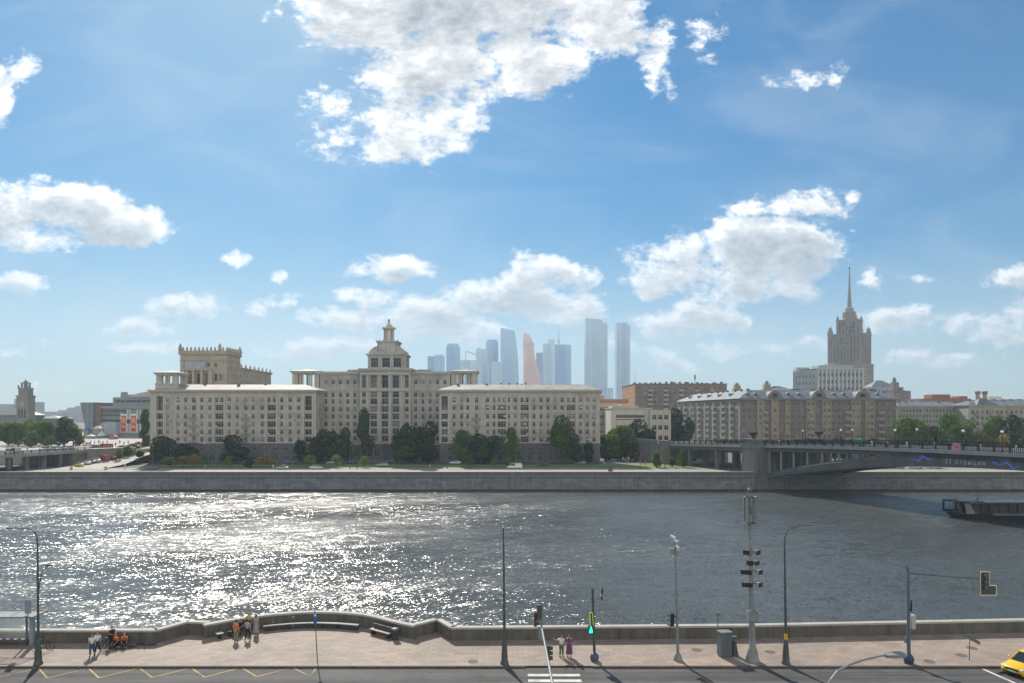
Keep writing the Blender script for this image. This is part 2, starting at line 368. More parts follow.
# build as strips so that the outline stays simple
def ytop(x):
    best = None
    for L in (L1, L2, L3):
        for i in range(len(L)-1):
            (xa,ya),(xb,yb) = L[i],L[i+1]
            if min(xa,xb) <= x <= max(xa,xb) and abs(xb-xa) > 1e-6:
                y = ya+(yb-ya)*(x-xa)/(xb-xa); best = y if best is None else max(best,y)
    return best or 57
xs = sorted(set([-400,400] + [p[0] for L in (L1,L2,L3) for p in L] + [-30+i*.5 for i in range(60)]))
for i in range(len(xs)-1):
    a, c = xs[i], xs[i+1]; mb.quad((a,51.18,0),(c,51.18,0),(c,ytop(c-1e-4),0),(a,ytop(a+1e-4),0))
def pave_mat():
    m = pave.copy(); t = NB(m.node_tree); p = m.node_tree.nodes['Principled BSDF']
    src = p.inputs['Base Color'].links[0].from_socket
    br = t.n('ShaderNodeTexBrick'); br.inputs['Scale'].default_value = 1.0; br.inputs['Brick Width'].default_value = .9; br.inputs['Row Height'].default_value = .45
    br.inputs['Mortar Size'].default_value = .012; br.inputs['Color1'].default_value = (1,1,1,1); br.inputs['Color2'].default_value = (.78,.77,.77,1); br.inputs['Mortar'].default_value = (.45,.43,.4,1)
    ob = t.n('ShaderNodeTexCoord').outputs['Object']; t.put(br.inputs['Vector'], ob)
    st = t.ramp(t.noise(ob, 1.7, 6, .75), .55, .75, 1.0, .82)
    t.put(p.inputs['Base Color'], t.mix(1.0, t.mix(1.0, src, br.outputs[0], 'MULTIPLY'), st, 'MULTIPLY')); return m
pavem = pave_mat()
struct(mb.build('pavement', pavem))
mb = MB()
x = -120.0
while x < 120:
    if not (.4 < x < 5.4): mb.box(x+.01, x+.99, 51.0, 51.17, -.3, .012)
    else: mb.box(x+.01, x+.99, 51.0, 51.17, -.3, -.11)
    x += 1.0
struct(mb.build('kerb', kerbm))
mb = MB(); mb.quad((.9,50.3,-.122),(5.2,50.3,-.122),(5.2,50.99,-.122),(.9,50.99,-.122)); struct(mb.build('gutter_patch', mat('patched_asphalt', (.075,.073,.07), .85, .1, .8)))
def walls(pts, h0, name, label, th=.42):
    """parapet above, quay wall below, split into stones"""
    mb = MB(); 
    segs = []
    for i in range(len(pts)-1):
        a = Vector(pts[i]); c = Vector(pts[i+1]); n = max(1, min(160, round((c-a).length/2.2)))
        if a.x < -100 or c.x > 100: n = 40
        for k in range(n): segs.append((a.lerp(c, k/n), a.lerp(c, (k+1)/n)))
    for a, c in segs:
        d = (c-a).normalized(); nn = Vector((-d.y, d.x)); e = d*.008
        q = [a+e-nn*.03, c-e-nn*.03, c-e+nn*(th-.05), a+e+nn*(th-.05)]; mb.prism([(p.x,p.y) for p in q], -.4, h0-.16, 0)
        q = [a-nn*.09, c-nn*.09, c+nn*(th+.02), a+nn*(th+.02)]; mb.prism([(p.x,p.y) for p in q], h0-.16, h0, 1)
        q = [a+nn*.1, c+nn*.1, c+nn*(th+.3), a+nn*(th+.3)]; mb.prism([(p.x,p.y) for p in q], WL-2, -.41, 0)
    return tag(mb.build(name, [nwall, cope]), label, 'embankment wall')
walls(L1, 1.1, 'parapet_wall', 'dark granite riverside parapet running from the bus shelter to the bicycles')
walls(L2, 1.15, 'parapet_wall', 'bowed dark granite parapet curving out over the river behind the benches')
walls(L3, 1.1, 'parapet_wall', 'long straight dark granite parapet behind the traffic poles and grey cabinet')
# markings on the road
mb = MB(); mk = -.124
def stroke(p, q, wdt, m=0):
    p = Vector(p); q = Vector(q); d = (q-p).normalized(); n = Vector((-d.y,d.x,0))*wdt/2
    mb.quad(p-n, q-n, q+n, p+n, m)
for py in (670.0, 675.2, 680.8, 687.0, 693.5, 700.5, 708.0):
    yy = gp(512,py,mk).y; mb.quad((1.15,yy-.22,mk),(4.95,yy-.22,mk),(4.95,yy+.22,mk),(1.15,yy+.22,mk))
struct(mb.build('crosswalk_stripes', whit))
mb = MB()
zg = [(-52,668),(-45,678),(-8,678.5),(-4,668.5),(0,677),(38,668),(47,678),(88.6,668.6),(98.7,678),(139,668),(152,677.6),(191,668),(204.5,677.4),(241,667.6),(257,677),(292,667.6),(310,676.6),(316.6,667.6)][4:]
for i in range(len(zg)-1):
    p, q = gp(*zg[i],mk), gp(*zg[i+1],mk); p.z = q.z = mk + .0008*i; stroke(p, q, .12)
struct(mb.build('zigzag_marking', yell))
mb = MB(); stroke(gp(983,669,mk), gp(1026,688,mk), .22); struct(mb.build('lane_line', whit))
# haze
mb = MB(); mb.box(-2600, 2600, -60, 5200, WL-3, 560)
hz = mb.build('haze', []); struct(hz, 'stuff')
hm = bpy.data.materials.new('haze_air'); hm.use_nodes = True; hn = hm.node_tree; hn.nodes.remove(hn.nodes['Principled BSDF'])
pv = hn.nodes.new('ShaderNodeVolumePrincipled'); pv.inputs['Density'].default_value = .00019; pv.inputs['Color'].default_value = (.66,.84,1.0,1); pv.inputs['Anisotropy'].default_value = .2
hn.links.new(pv.outputs[0], hn.nodes['Material Output'].inputs['Volume']); hz.data.materials.append(hm)
# ------------------------------------------------------------------ buildings
WM = {}
def win_mesh(w, h, kind, split=2, name='window'):
    key = (round(w,2), round(h,2), kind, split)
    if key in WM: return WM[key]
    mb = MB(); f = .07
    mb.quad((-w/2,.05,0),(w/2,.05,0),(w/2,.05,h),(-w/2,.05,h), 1)
    mb.box(-w/2,-w/2+f,0,.045,0,h); mb.box(w/2-f,w/2,0,.045,0,h)
    mb.box(-w/2+f,w/2-f,0,.045,0,f); mb.box(-w/2+f,w/2-f,0,.045,h-f,h)
    for k in range(1, split):
        x = -w/2 + w*k/split; mb.box(x-f/2,x+f/2,.003,.045,f,h-f)
    if h > 1.4: mb.box(-w/2+f,w/2-f,.006,.04,h*.68,h*.68+f)
    mb.box(-w/2-.1,w/2+.1,-.16,-.005,-.09,-.005)
    WM[key] = mb.mesh(name, [frame_w, {'d':g_dark,'m':g_mid,'c':g_cur,'b':g_warm}[kind]]); return WM[key]
def boxmesh(name, w, d, h, m):
    mb = MB(); mb.box(-w/2,w/2,-d,0,0,h); return mb.mesh(name, m)
def balcony_mesh(w, mats, d=1.0):
    mb = MB(); mb.box(-w/2,w/2,-d,0,-.18,0,0); mb.box(-w/2,w/2,-d,-d+.1,.9,1.0,0)
    n = int(w/.28)
    for i in range(n):
        x = -w/2+.08+i*(w-.16)/(n-1); mb.box(x-.05,x+.05,-d+.01,-d+.09,0,.9,0)
    for s in (-1,1): mb.box(s*(w/2-.05)-.05, s*(w/2-.05)+.05, -d+.1, 0, .0, 1.0, 0)
    return mb.mesh('balcony', mats)
rng = random.Random(11)
class Bld:
    def __init__(s, name, label, loc, rz=0, group=None, cat='building', mats=None):
        s.r = thing(name, label, cat, loc, rz, group); s.w = MB(); s.wins = []; s.mats = mats or [stone, granite]
    def facade(s, O, ang, W, z0, z1, ops, d=.35, m=0, glass='dddddmmccb', split=2, din=None):
        """ops: (x0,x1,z0,z1[,depth]) openings"""
        O = Vector(O); Xv = Vector((math.cos(ang), math.sin(ang), 0)); N = Vector((math.sin(ang), -math.cos(ang), 0))
        def p(x, z, dd=0.0): q = O + Xv*x - N*dd; return (q.x, q.y, z)
        xs = sorted(set([0.0, W] + [round(o[0],3) for o in ops] + [round(o[1],3) for o in ops]))
        zs = sorted(set([z0, z1] + [round(o[2],3) for o in ops] + [round(o[3],3) for o in ops]))
        xs = [x for x in xs if 0 <= x <= W]; zs = [z for z in zs if z0 <= z <= z1]
        for j in range(len(zs)-1):
            zc = (zs[j]+zs[j+1])/2; run = None
            row = [o for o in ops if o[2] < zc < o[3]]
            for i in range(len(xs)-1):
                xc = (xs[i]+xs[i+1])/2
                if any(o[0] < xc < o[1] for o in row):
                    if run is not None: s.w.quad(p(run,zs[j]),p(xs[i],zs[j]),p(xs[i],zs[j+1]),p(run,zs[j+1]), m); run = None
                elif run is None: run = xs[i]
            if run is not None: s.w.quad(p(run,zs[j]),p(W,zs[j]),p(W,zs[j+1]),p(run,zs[j+1]), m)
        for o in ops:
            x0,x1,a,b_ = o[:4]; dd = o[4] if len(o) > 4 else d
            s.w.quad(p(x0,a),p(x0,a,dd),p(x0,b_,dd),p(x0,b_), m); s.w.quad(p(x1,a,dd),p(x1,a),p(x1,b_),p(x1,b_,dd), m)
            s.w.quad(p(x0,a),p(x1,a),p(x1,a,dd),p(x0,a,dd), m); s.w.quad(p(x0,b_,dd),p(x1,b_,dd),p(x1,b_),p(x0,b_), m)
            k = rng.choice(glass); sp = split if (x1-x0) < 2.4 else max(2, round((x1-x0)/1.1))
            c = p((x0+x1)/2, a, dd-.06)
            s.wins.append((win_mesh(x1-x0, b_-a, k, sp), c, ang, (x1-x0)*(b_-a)))
    def grid(s, O, ang, W, z0, z1, nc, nr, ww, wh, mx=1.0, mz0=1.0, mz1=1.0, skip=None, **kw):
        ops = []
        for j in range(nr):
            for i in range(nc):
                if skip and skip(i, j): continue
                xc = mx + (W-2*mx)*(i+.5)/nc; zc = z0+mz0 + (z1-z0-mz0-mz1)*(j+.5)/nr
                ops.append((xc-ww/2, xc+ww/2, zc-wh/2, zc+wh/2))
        s.facade(O, ang, W, z0, z1, ops, **kw)
    def part(s, name, mb, mats, par=None): return mb.build(name, mats, par or s.r)
    def flush(s, mainname='wall', lim=100):
        s.w.build(mainname, s.mats, s.r)
        ws = sorted(s.wins, key=lambda t: -t[3])
        for me, c, ang, _ in ws[:lim]:
            link('window', me, s.r, c, ang)
        rest = ws[lim:]
        if rest:
            mb = MB(); mats = []
            for me, c, ang, _ in rest:
                M = Matrix.Translation(Vector(c)) @ Matrix.Rotation(ang, 4, 'Z')
                for mt in me.materials:
                    if mt not in mats: mats.append(mt)
                o = len(mb.v); mb.v += [tuple(M @ v.co) for v in me.vertices]
                for pl in me.polygons:
                    mb.f.append(tuple(i+o for i in pl.vertices)); mb.m.append(mats.index(me.materials[pl.material_index])); mb.sm.append(False)
            o = mb.build('window', mats, s.r); o['kind'] = 'stuff'
def cornice(mb, x0, x1, y0, y1, z, h=.5, out=.6, m=0):
    mb.box(x0-out*.5, x1+out*.5, y0-out*.5, y1+out*.5, z-h, z-h*.5, m); mb.box(x0-out, x1+out, y0-out, y1+out, z-h*.5+.002, z, m)
acm = boxmesh('air_conditioner', .85, .35, .6, mat('air_conditioner_case', (.50,.49,.46), .6, .1, 2))
chim = boxmesh('chimney', 1.0, 1.0, 1.5, mat('chimney_brick', (.16,.12,.10), .9, .2, 2))
balm = balcony_mesh(3.0, [mat('balcony_stone', (.38,.35,.30), .85, .1, 1)])

def hip_roof(mb, x0, x1, y0, y1, z, h, over=.8, m=0):
    x0 -= over; x1 += over; y0 -= over; y1 += over; d = (y1-y0)/2
    a = [(x0,y0,z),(x1,y0,z),(x1,y1,z),(x0,y1,z),(x0+d,(y0+y1)/2,z+h),(x1-d,(y0+y1)/2,z+h)]
    mb.add(a, [(0,1,5,4),(1,2,5),(2,3,4,5),(3,0,4),(3,2,1,0)], m)

def block(label, px0, px1, Yf, wincols, balcols, wide, arches, tall_left, depth=12, mats=None):
    """seven storey block over a dark granite base; wide = glazed bays, arches = arcaded bays"""
    S = Yf/F; ox = xx(px0, Yf); W = (px1-px0)*S
    B = Bld('apartment_building', label, (ox, Yf, 0), 0, 'cream stone riverside blocks', 'building', mats or [stone, granite])
    rows = [400,407.7,416.4,424.3,432,439.6]; ztop = zz(391, Yf); zpl = zz(443.3, Yf)
    L = lambda p: (p-px0)*S
    ops = []
    for c in wincols:
        for r_ in rows: ops.append((L(c)-.62, L(c)+.62, zz(r_,Yf)-.95, zz(r_,Yf)+.95))
    for c in wide:
        for i, r_ in enumerate(rows): 
            if i in (0,): 
                for dx in (-1.0, 1.0): ops.append((L(c)+dx-.6, L(c)+dx+.6, zz(r_,Yf)-.95, zz(r_,Yf)+.95))
            else: ops.append((L(c)-1.6, L(c)+1.6, zz(r_,Yf)-1.15, zz(r_,Yf)+1.15, .9 if (i+int(c))%3 else .3))
    for c in balcols:
        for r_ in rows: ops.append((L(c)-.7, L(c)+.7, zz(r_,Yf)-1.1, zz(r_,Yf)+.95))
    for c, hw in arches:
        for i, r_ in enumerate(rows):
            if i == 0: ops.append((L(c)-hw, L(c)+hw, zz(r_+1.6,Yf)-1.3, zz(r_,Yf)+1.5, 1.2))
            else: ops.append((L(c)-hw, L(c)+hw, zz(r_,Yf)-1.1, zz(r_,Yf)+1.1, 1.2))
    B.facade((0,0,0), 0, W, zpl, ztop, ops)
    # granite base with shop windows
    n = int(W/4.2); bo = []
    for i in range(n):
        xc = 1.8+(W-3.6)*(i+.5)/n
        bo.append((xc-1.1, xc+1.1, .9, 3.5)); bo.append((xc-.75, xc+.75, 4.7, 6.5))
    B.facade((0,-.25,0), 0, W, 0, zpl-.4, bo, m=1, glass='ddddmb')
    B.w.box(0,W,-.25,-.01,zpl-.4,zpl-.02,1)
    # other sides
    sy = int(depth/3.4)
    B.grid((W,0,0), R(90), depth, zpl, ztop, 3, 6, 1.2, 1.85, mx=.6, mz0=.4, mz1=.9)
    B.w.quad((W,-.25,0),(W,depth,0),(W,depth,zpl),(W,-.25,zpl),1)
    B.w.quad((0,depth,0),(0,0,0),(0,0,ztop),(0,depth,ztop)); B.w.quad((W,depth,0),(0,depth,0),(0,depth,ztop),(W,depth,ztop))
    B.flush()
    mb = MB(); cornice(mb, -.02, W+.02, -.02, depth, ztop+.5, 1.0, .9)
    mb.box(-.12, W+.12, -.28, -.02, zpl+.05, zpl+.45); mb.box(-.08, W+.08, -.2, -.02, zz(411.2,Yf)-.2, zz(411.2,Yf)+.2)
    B.part('cornice', mb, trimst)
    mb = MB(); hip_roof(mb, 0, W, 0, depth, ztop+.52, 2.3, .95); B.part('roof', mb, roofm)
    # pilasters beside the arcades and glazed bays
    ps = sorted(set([round(L(c)+d_*2.15,2) for c in wide for d_ in (-1,1)] + [round(L(c)+d_*(hw+.5),2) for c, hw in arches for d_ in (-1,1)]))
    pm = boxmesh('pilaster', .55, .28, zz(395.5,Yf)-zpl-.5, trimst)
    for x in ps: link('pilaster', pm, B.r, (x, -.005, zpl+.46))
    for c in balcols:
        for r_ in rows[2:]: link('balcony', balm, B.r, (L(c), -.004, zz(r_,Yf)-1.1))
    for c in wincols + wide:
        for r_ in rows:
            if rng.random() < .38: link('air_conditioner', acm, B.r, (L(c)+rng.choice((-1.15,.1,1.2)), -.01, zz(r_,Yf)-rng.choice((1.7,1.0,.2))))
    for k in range(int(W/13)):
        link('chimney', chim, B.r, (6+k*13.0+rng.uniform(-2,2), depth/2+rng.uniform(-1,2.5), ztop+1.6))
    return B
A = block('cream stone block at left with open belvedere on its corner and long pale roof', 150, 316, 270,
      [167.4,177.8,185.3,201.5,209.7,229,237,253,262,281.6,290,298.3], [193.5,245.5], [219.0,271.4], [(159.7,1.15),(308.0,1.35)], True)
S = 270/F
# corner belvedere on block A
def belvedere(B, cx, cy, z0, w, hb, hc, mt, nbay=2, wy=None):
    wy = wy or w; x0,x1,y0,y1 = cx-w/2,cx+w/2,cy-wy/2,cy+wy/2
    mb = MB(); mb.box(x0-.3,x1+.3,y0-.3,y1+.3,z0,z0+hb); mb.box(x0-.6,x1+.6,y0-.6,y1+.6,z0+hb,z0+hb+.35)
    z = z0+hb+.35
    mb.box(x0-.5,x1+.5,y0-.5,y1+.5,z+hc,z+hc+.6); mb.box(x0-1,x1+1,y0-1,y1+1,z+hc+.602,z+hc+1.0)
    mb.add([(x0-.9,y0-.9,z+hc+1.0),(x1+.9,y0-.9,z+hc+1.0),(x1+.9,y1+.9,z+hc+1.0),(x0-.9,y1+.9,z+hc+1.0),(cx,cy,z+hc+2.0)],[(0,1,4),(1,2,4),(2,3,4),(3,0,4)],1)
    b_ = B.part('belvedere', mb, [mt, roofm])
    cmb = MB(); cmb.lathe([(.5,0),(.5,.25),(.38,.3),(.34,hc-.4),(.5,hc-.2),(.52,hc)], n=10); cm = cmb.mesh('column', mt)
    pmb = MB(); pmb.box(-.7,.7,-.7,.7,0,hc); pm_ = pmb.mesh('pier', mt)
    for xa in (x0+.6,x1-.6):
        for ya in (y0+.6,y1-.6): link('pier', pm_, b_, (xa,ya,z))
    for k in range(1,nbay+1):
        for off in ((-.45,.45) if k <= nbay-0 and k < nbay else ()):
            pass
    for k in range(1, nbay):
        xk = x0+w*k/nbay
        for off in (-.5,.5):
            for ya in (y0+.3,y1-.3): link('column', cm, b_, (xk+off,ya,z))
    for k in range(1, nbay):
        yk = y0+wy*k/nbay
        for xa in (x0+.3,x1-.3): link('column', cm, b_, (xa,yk,z))
    for off in (1.7,):
        for xa in (x0+off,x1-off):
            for ya in (y0+.3,): link('column', cm, b_, (xa,ya,z))
    return b_
belvedere(A, (165.2-150)*S, 5.2, zz(390.3,270)+.2, 8.2, 2.2, 3.4, trimst)

Dd = block('cream stone block right of centre with the long low roof below the glass skyscrapers', 440, 600, 270,
      [454,461.6,467.6,487.5,494,508.4,515.4,534,541,548,555,562,580.6,587.3,594], [476.5], [501.7,524.6,571.0], [(444.5,1.2)], True)

# --- central block with the stepped tower
Yc = 292.0; S = Yc/F
C0 = Bld('apartment_building', 'tall central stone block with giant columns, stepped tower and thin spire', (xx(291,Yc), Yc, 0), 0, 'cream stone riverside blocks', 'building', [stoneC, granite])
L = lambda p: (p-291)*S
rows = [382,394.8,401.5,409.3,416.6,423.9,431.2,438.5]
zt = zz(371.5,Yc); zp = zz(444,Yc)
def rowops(cols, rws, w=.65, h=.98): return [(L(c)-w, L(c)+w, zz(r_,Yc)-h, zz(r_,Yc)+h) for c in cols for r_ in rws]
# wings
left = rowops([325.8,333,340.2,347.5,354.7], rows); right = rowops([415.5,422.8,430.1,437.4,444.7], rows)
lop = rowops([296.5,304.8,313.1], rows[1:])
zpv = zz(390,Yc)
C0.facade((0,0,0), 0, L(320), zp, zpv, lop, m=0)
C0.facade((L(320),0,0), 0, L(361.5)-L(320), zp, zt, [(a-L(320),b_-L(320),c,d) for a,b_,c,d in left], m=0)
for xa in (L(320), L(450)): C0.w.quad((xa,0,zpv),(xa,15,zpv),(xa,15,zt),(xa,0,zt))
C0.w.quad((0,0,zpv),(L(320),0,zpv),(L(320),15,zpv),(0,15,zpv)); C0.w.quad((L(450),0,zpv),(L(477),0,zpv),(L(477),15,zpv),(L(450),15,zpv))
C0.facade((L(410.5),0,0), 0, L(450)-L(410.5), zp, zt, [(a-L(410.5),b_-L(410.5),c,d) for a,b_,c,d in right])
C0.facade((L(450),0,0), 0, L(477)-L(450), zp, zpv, [(a-L(450),b_-L(450),c,d) for a,b_,c,d in rowops([455,463.3,471.6], rows[1:])])
C0.facade((0,-.2,0), 0, L(477), 0, zp-.3, [(x,x+1.9,1,4.2) for x in [2+i*4.1 for i in range(18)] if not 28 < x < 49], m=1, glass='ddb')
D_ = 15.0
# portal block, slightly proud
pj = -1.6; px0, px1 = L(361), L(411)
po = []
for c, hw in ((364.5,.75),(374.3,1.35),(385.4,1.35),(396.2,1.35),(407.3,.75)):
    for i, r_ in enumerate(rows):
        x = L(c)-px0
        if i == 0: po.append((x-hw, x+hw, zz(388,Yc), zz(375.5,Yc), 1.6 if hw > 1 else .5))
        else: po.append((x-hw, x+hw, zz(r_,Yc)-(1.2 if hw > 1 else .95), zz(r_,Yc)+(1.3 if hw > 1 else .95), .8))
zport = zz(369.5,Yc)
C0.facade((px0,pj,0), 0, px1-px0, zp, zport, po)
w_ = px1-px0
arch_x = L(388)-px0
C0.facade((px0,pj-.2,0), 0, w_, 0, zp, [(2,4,1,4.4),(6,8.2,1,4.6),(w_-8.2,w_-6,1,4.6),(w_-4,w_-2,1,4.4),(arch_x-1.7,arch_x+1.7,.1,6.4,2.5)], m=1, glass='db')
for (a, y0) in ((px0, 0),(px1, 0)):
    C0.w.quad((a,pj-.2,0),(a,.3,0),(a,.3,zport),(a,pj,zport))
C0.w.quad((px0,D_,zt),(px1,D_,zt),(px1,D_,zport),(px0,D_,zport)); C0.w.quad((px0,pj,zport),(px1,pj,zport),(px1,D_,zport),(px0,D_,zport))
C0.w.quad((px0,0,zt),(px0,D_,zt),(px0,D_,zport),(px0,0,zport)); C0.w.quad((px1,0,zt),(px1,D_,zt),(px1,D_,zport),(px1,0,zport))
WW = L(477)
C0.grid((WW,0,0), R(90), D_, zp, zpv, 4, 7, 1.2, 1.9, mx=.8)
C0.w.quad((0,D_,0),(0,0,0),(0,0,zpv),(0,D_,zpv)); C0.w.quad((WW,D_,0),(0,D_,0),(0,D_,zpv),(WW,D_,zpv)); C0.w.quad((L(450),D_,zpv),(L(320),D_,zpv),(L(320),D_,zt),(L(450),D_,zt)); C0.w.quad((WW,-.2,0),(WW,D_,0),(WW,D_,zp),(WW,-.2,zp),1)
C0.flush()
mb = MB()
cornice(mb, L(319), px0-1.2, 0, D_, zz(372.3,Yc), 1.0, .8); cornice(mb, px1+1.2, L(451), 0, D_, zz(372.3,Yc), 1.0, .8)
cornice(mb, px0, px1, pj, D_, zz(368.6,Yc), 1.1, .9)
mb.box(px0-.2, px1+.2, pj-.5, pj-.02, zz(391,Yc), zz(389.3,Yc)); mb.box(px0-.1, px1+.1, pj-.4, pj-.02, zz(374.8,Yc), zz(373,Yc))
mb.box(0,px0-.1,-.2,-.02,zz(390.3,Yc),zz(389.3,Yc)); mb.box(px1+.1,WW,-.2,-.02,zz(390.3,Yc),zz(389.3,Yc)); mb.box(0,px0-.1,-.35,-.02,zp-.3,zp+.2); mb.box(px1+.1,WW,-.35,-.02,zp-.3,zp+.2)
C0.part('cornice', mb, trimst)
mb = MB(); mb.box(L(319),px0-1.0,.3,D_,zz(372.3,Yc)+.01,zz(371.4,Yc)); mb.box(px1+1.0,L(451),.3,D_,zz(372.3,Yc)+.01,zz(371.4,Yc))
mb.box(L(344),L(356),6,10,zz(371.4,Yc),zz(368.8,Yc),1); mb.box(L(415),L(428),6,10,zz(371.4,Yc),zz(368.5,Yc),1)
C0.part('roof', mb, [roofm, mat('roof_hut_grey', (.30,.30,.29), .8, .1)])
gcol = MB(); hcol = zz(391.5,Yc)-zp-.2; gcol.box(-.5,.5,-.42,0,0,.5); gcol.box(-.38,.38,-.34,0,.5,hcol-.5); gcol.box(-.52,.52,-.45,0,hcol-.5,hcol)
gm = gcol.mesh('pilaster', trimst)
for c in (361.8,368.4,380.0,390.8,402.0,410.2): link('pilaster', gm, C0.r, (L(c),pj-.004,zp+.2))
gcol = MB(); h2 = zz(375.2,Yc)-zz(388.8,Yc); gcol.box(-.32,.32,-.35,0,0,h2); gm2 = gcol.mesh('column', trimst)
for c in (361.8,368.4,380.0,390.8,402.0,410.2): link('column', gm2, C0.r, (L(c),pj-.004,zz(388.8,Yc)))
# loggia pavilions at both ends
belvedere(C0, (L(291)+L(319.5))/2, 5.8, zpv+.02, L(319.5)-L(291)-.8, .9, zz(373.2,Yc)-zz(390,Yc)-1.25, trimst, 3, 10.4)
belvedere(C0, (L(450.5)+L(477))/2, 5.8, zpv+.02, L(477)-L(450.5)-.8, .9, zz(373.2,Yc)-zz(390,Yc)-1.25, trimst, 3, 10.4)
# bring the end walls of the wings down to the pavilions
# tower tiers
cxm = L(386.2); tyc = 6.5
def tier(p0, p1, y_bot, y_top, depth):
    return (L(p0), L(p1), tyc-depth/2, tyc+depth/2, zz(y_bot,Yc), zz(y_top,Yc))
T = Bld.__new__(Bld); T.r = C0.r; T.w = MB(); T.wins = []; T.mats = [stoneC, granite]
x0,x1,y0,y1,z0,z1 = tier(367.5,405,369.2,354.8,12)
tops = []
for c,hw in ((374,1.5),(385.6,1.6),(396.8,1.6)): tops.append((L(c)-x0-hw, L(c)-x0+hw, z0+1.0, z1-1.3, 1.2))
T.facade((x0,y0,0), 0, x1-x0, z0, z1, tops, glass='dm')
T.grid((x1,y0,0), R(90), y1-y0, z0, z1, 3, 1, 1.6, 3.6, mx=.8, glass='dm')
T.w.quad((x0,y1,z0),(x0,y0,z0),(x0,y0,z1),(x0,y1,z1)); T.w.quad((x1,y1,z0),(x0,y1,z0),(x0,y1,z1),(x1,y1,z1)); T.w.box(x0+.3,x1-.3,y0+1.5,y1-.3,z0-.5,z0+.01)
# T windows are few: add them before the tower body is linked
T.flush('tower', lim=20)
mb = MB(); cornice(mb, x0, x1, y0, y1, z1+.5, .9, .7)
for c in (368.6,379.0,381.0,390.6,392.4,402.5): mb.box(L(c)-.32,L(c)+.32,y0-.5,y0-.03,z0+.6,z1-.45)
# scroll buttresses, drum
a0,a1,b0,b1,c0,c1 = tier(376.2,396.4,353.2,341.5,9)
mb.box(x0+.4,x1-.4,y0+.4,y1-.4,z1+.5,z1+1.6)
for sgn,(e0,e1) in ((-1,(L(368.3),a0)),(1,(a1,L(404.4)))):
    n = 7; pts = []
    for i in range(n+1):
        t = i/n; pts.append((e0+(e1-e0)*t if sgn < 0 else e1+(e0-e1)*t, z1+1.6+2.3*math.sin(t*math.pi/2)))
    vs = [(p[0],y0+1.2,p[1]) for p in pts]+[(p[0],y1-1.2,p[1]) for p in pts]; m_ = n+1
    vs += [(pts[-1][0],y0+1.2,z1+1.5),(pts[-1][0],y1-1.2,z1+1.5),(pts[0][0],y0+1.2,z1+1.5),(pts[0][0],y1-1.2,z1+1.5)]
    mb.add(vs, [(i,i+1,i+1+m_,i+m_) for i in range(n)] + [tuple(range(0,n+1))+(2*m_,2*m_+2), tuple(range(m_,2*m_))+(2*m_+1,2*m_+3)])
mb.box(a0,a1,b0,b1,z1+1.5,c1); cornice(mb, a0, a1, b0, b1, c1+.5, .8, .5)
k = 7
for i in range(k): mb.box(a0-.4+(a1-a0+.6)*i/(k-1)-.15, a0-.4+(a1-a0+.6)*i/(k-1)+.15, b0-.4,b0-.1,c1+.5,c1+1.1)
C0.part('upper_tower', mb, [stoneC])
mb = MB(); cxl = L(386.1); lz0 = c1+.5; lz1 = zz(327.5,Yc)
for i in range(8):
    a = math.pi*(i+.5)/4; mb.tube((cxl+2.0*math.cos(a),tyc+2.0*math.sin(a),lz0),(cxl+2.0*math.cos(a),tyc+2.0*math.sin(a),lz1),.34,.3,8)
mb.lathe([(2.5,0),(2.5,.5)], (cxl,tyc,lz0), 12); mb.lathe([(2.4,0),(3.0,.4),(3.0,.8),(2.4,.85),(2.0,1.3),(1.2,2.1),(.9,2.4),(.55,3.0),(.3,3.4)], (cxl,tyc,lz1-.2), 12)
for i in range(8):
    a = math.pi*i/4; mb.tube((cxl+2.7*math.cos(a),tyc+2.7*math.sin(a),lz1+.5),(cxl+2.7*math.cos(a),tyc+2.7*math.sin(a),lz1+1.2),.2,.05,6)
la = C0.part('lantern', mb, trimst)
mb = MB(); mb.tube((cxl,tyc,lz1+3.1),(cxl,tyc,zz(316.5,Yc)),.28,.06,8); mb.sph((cxl,tyc,lz1+4.0),.45); mb.tube((cxl-.7,tyc,zz(319.5,Yc)),(cxl+.7,tyc,zz(319.5,Yc)),.08)
mb.build('spire', mat('dull_spire_metal', (.16,.16,.15), .5, .1), la)

# --- crenellated tower block behind block A and its long wing
Yb = 300.0; S = Yb/F; ob = (xx(180,Yb), Yb, 0)
B2 = Bld('apartment_building', 'tan stone block with spiked parapet rising behind the left riverside block', ob, 0, None, 'building', [mat('tan_stone', (.41,.345,.26), .85, .1, .3, c2=(.32,.28,.225), f2=.5, streak=.15), granite])
L = lambda p: (p-180)*S
W1 = L(226.5); z1 = zz(352,Yb)
ops = [(L(c)-.7,L(c)+.7,zz(381,Yb),zz(373.8,Yb),.5) for c in (185.8,215.5,220.5)]+[(L(c)-1.1,L(c)+1.1,zz(383.8,Yb),zz(373.5,Yb),.8) for c in (190.6,198.8,207)]+[(L(c)-.65,L(c)+.65,zz(367,Yb),zz(363,Yb)) for c in (208.3,215.3)]+[(L(c)-.6,L(c)+.6,zz(390,Yb),zz(386,Yb)) for c in (190,198,206,215,221)]
B2.facade((0,0,0), 0, W1, 0, z1, ops)
dp = 15.0
B2.grid((W1,0,0), R(90), dp, 0, z1, 4, 10, 1.1, 2.0, mx=.8, mz0=4, mz1=5)
B2.w.quad((0,dp,0),(0,0,0),(0,0,z1),(0,dp,z1)); B2.w.quad((W1,dp,0),(0,dp,0),(0,dp,z1),(W1,dp,z1)); B2.w.quad((0,0,z1),(W1,0,z1),(W1,dp,z1),(0,dp,z1))
zw = zz(368.5,315); B2.grid((W1-.6,dp,0), R(90), 42, 0, zw, 11, 11, 1.1, 1.9, mx=1, mz0=2, mz1=1.5)
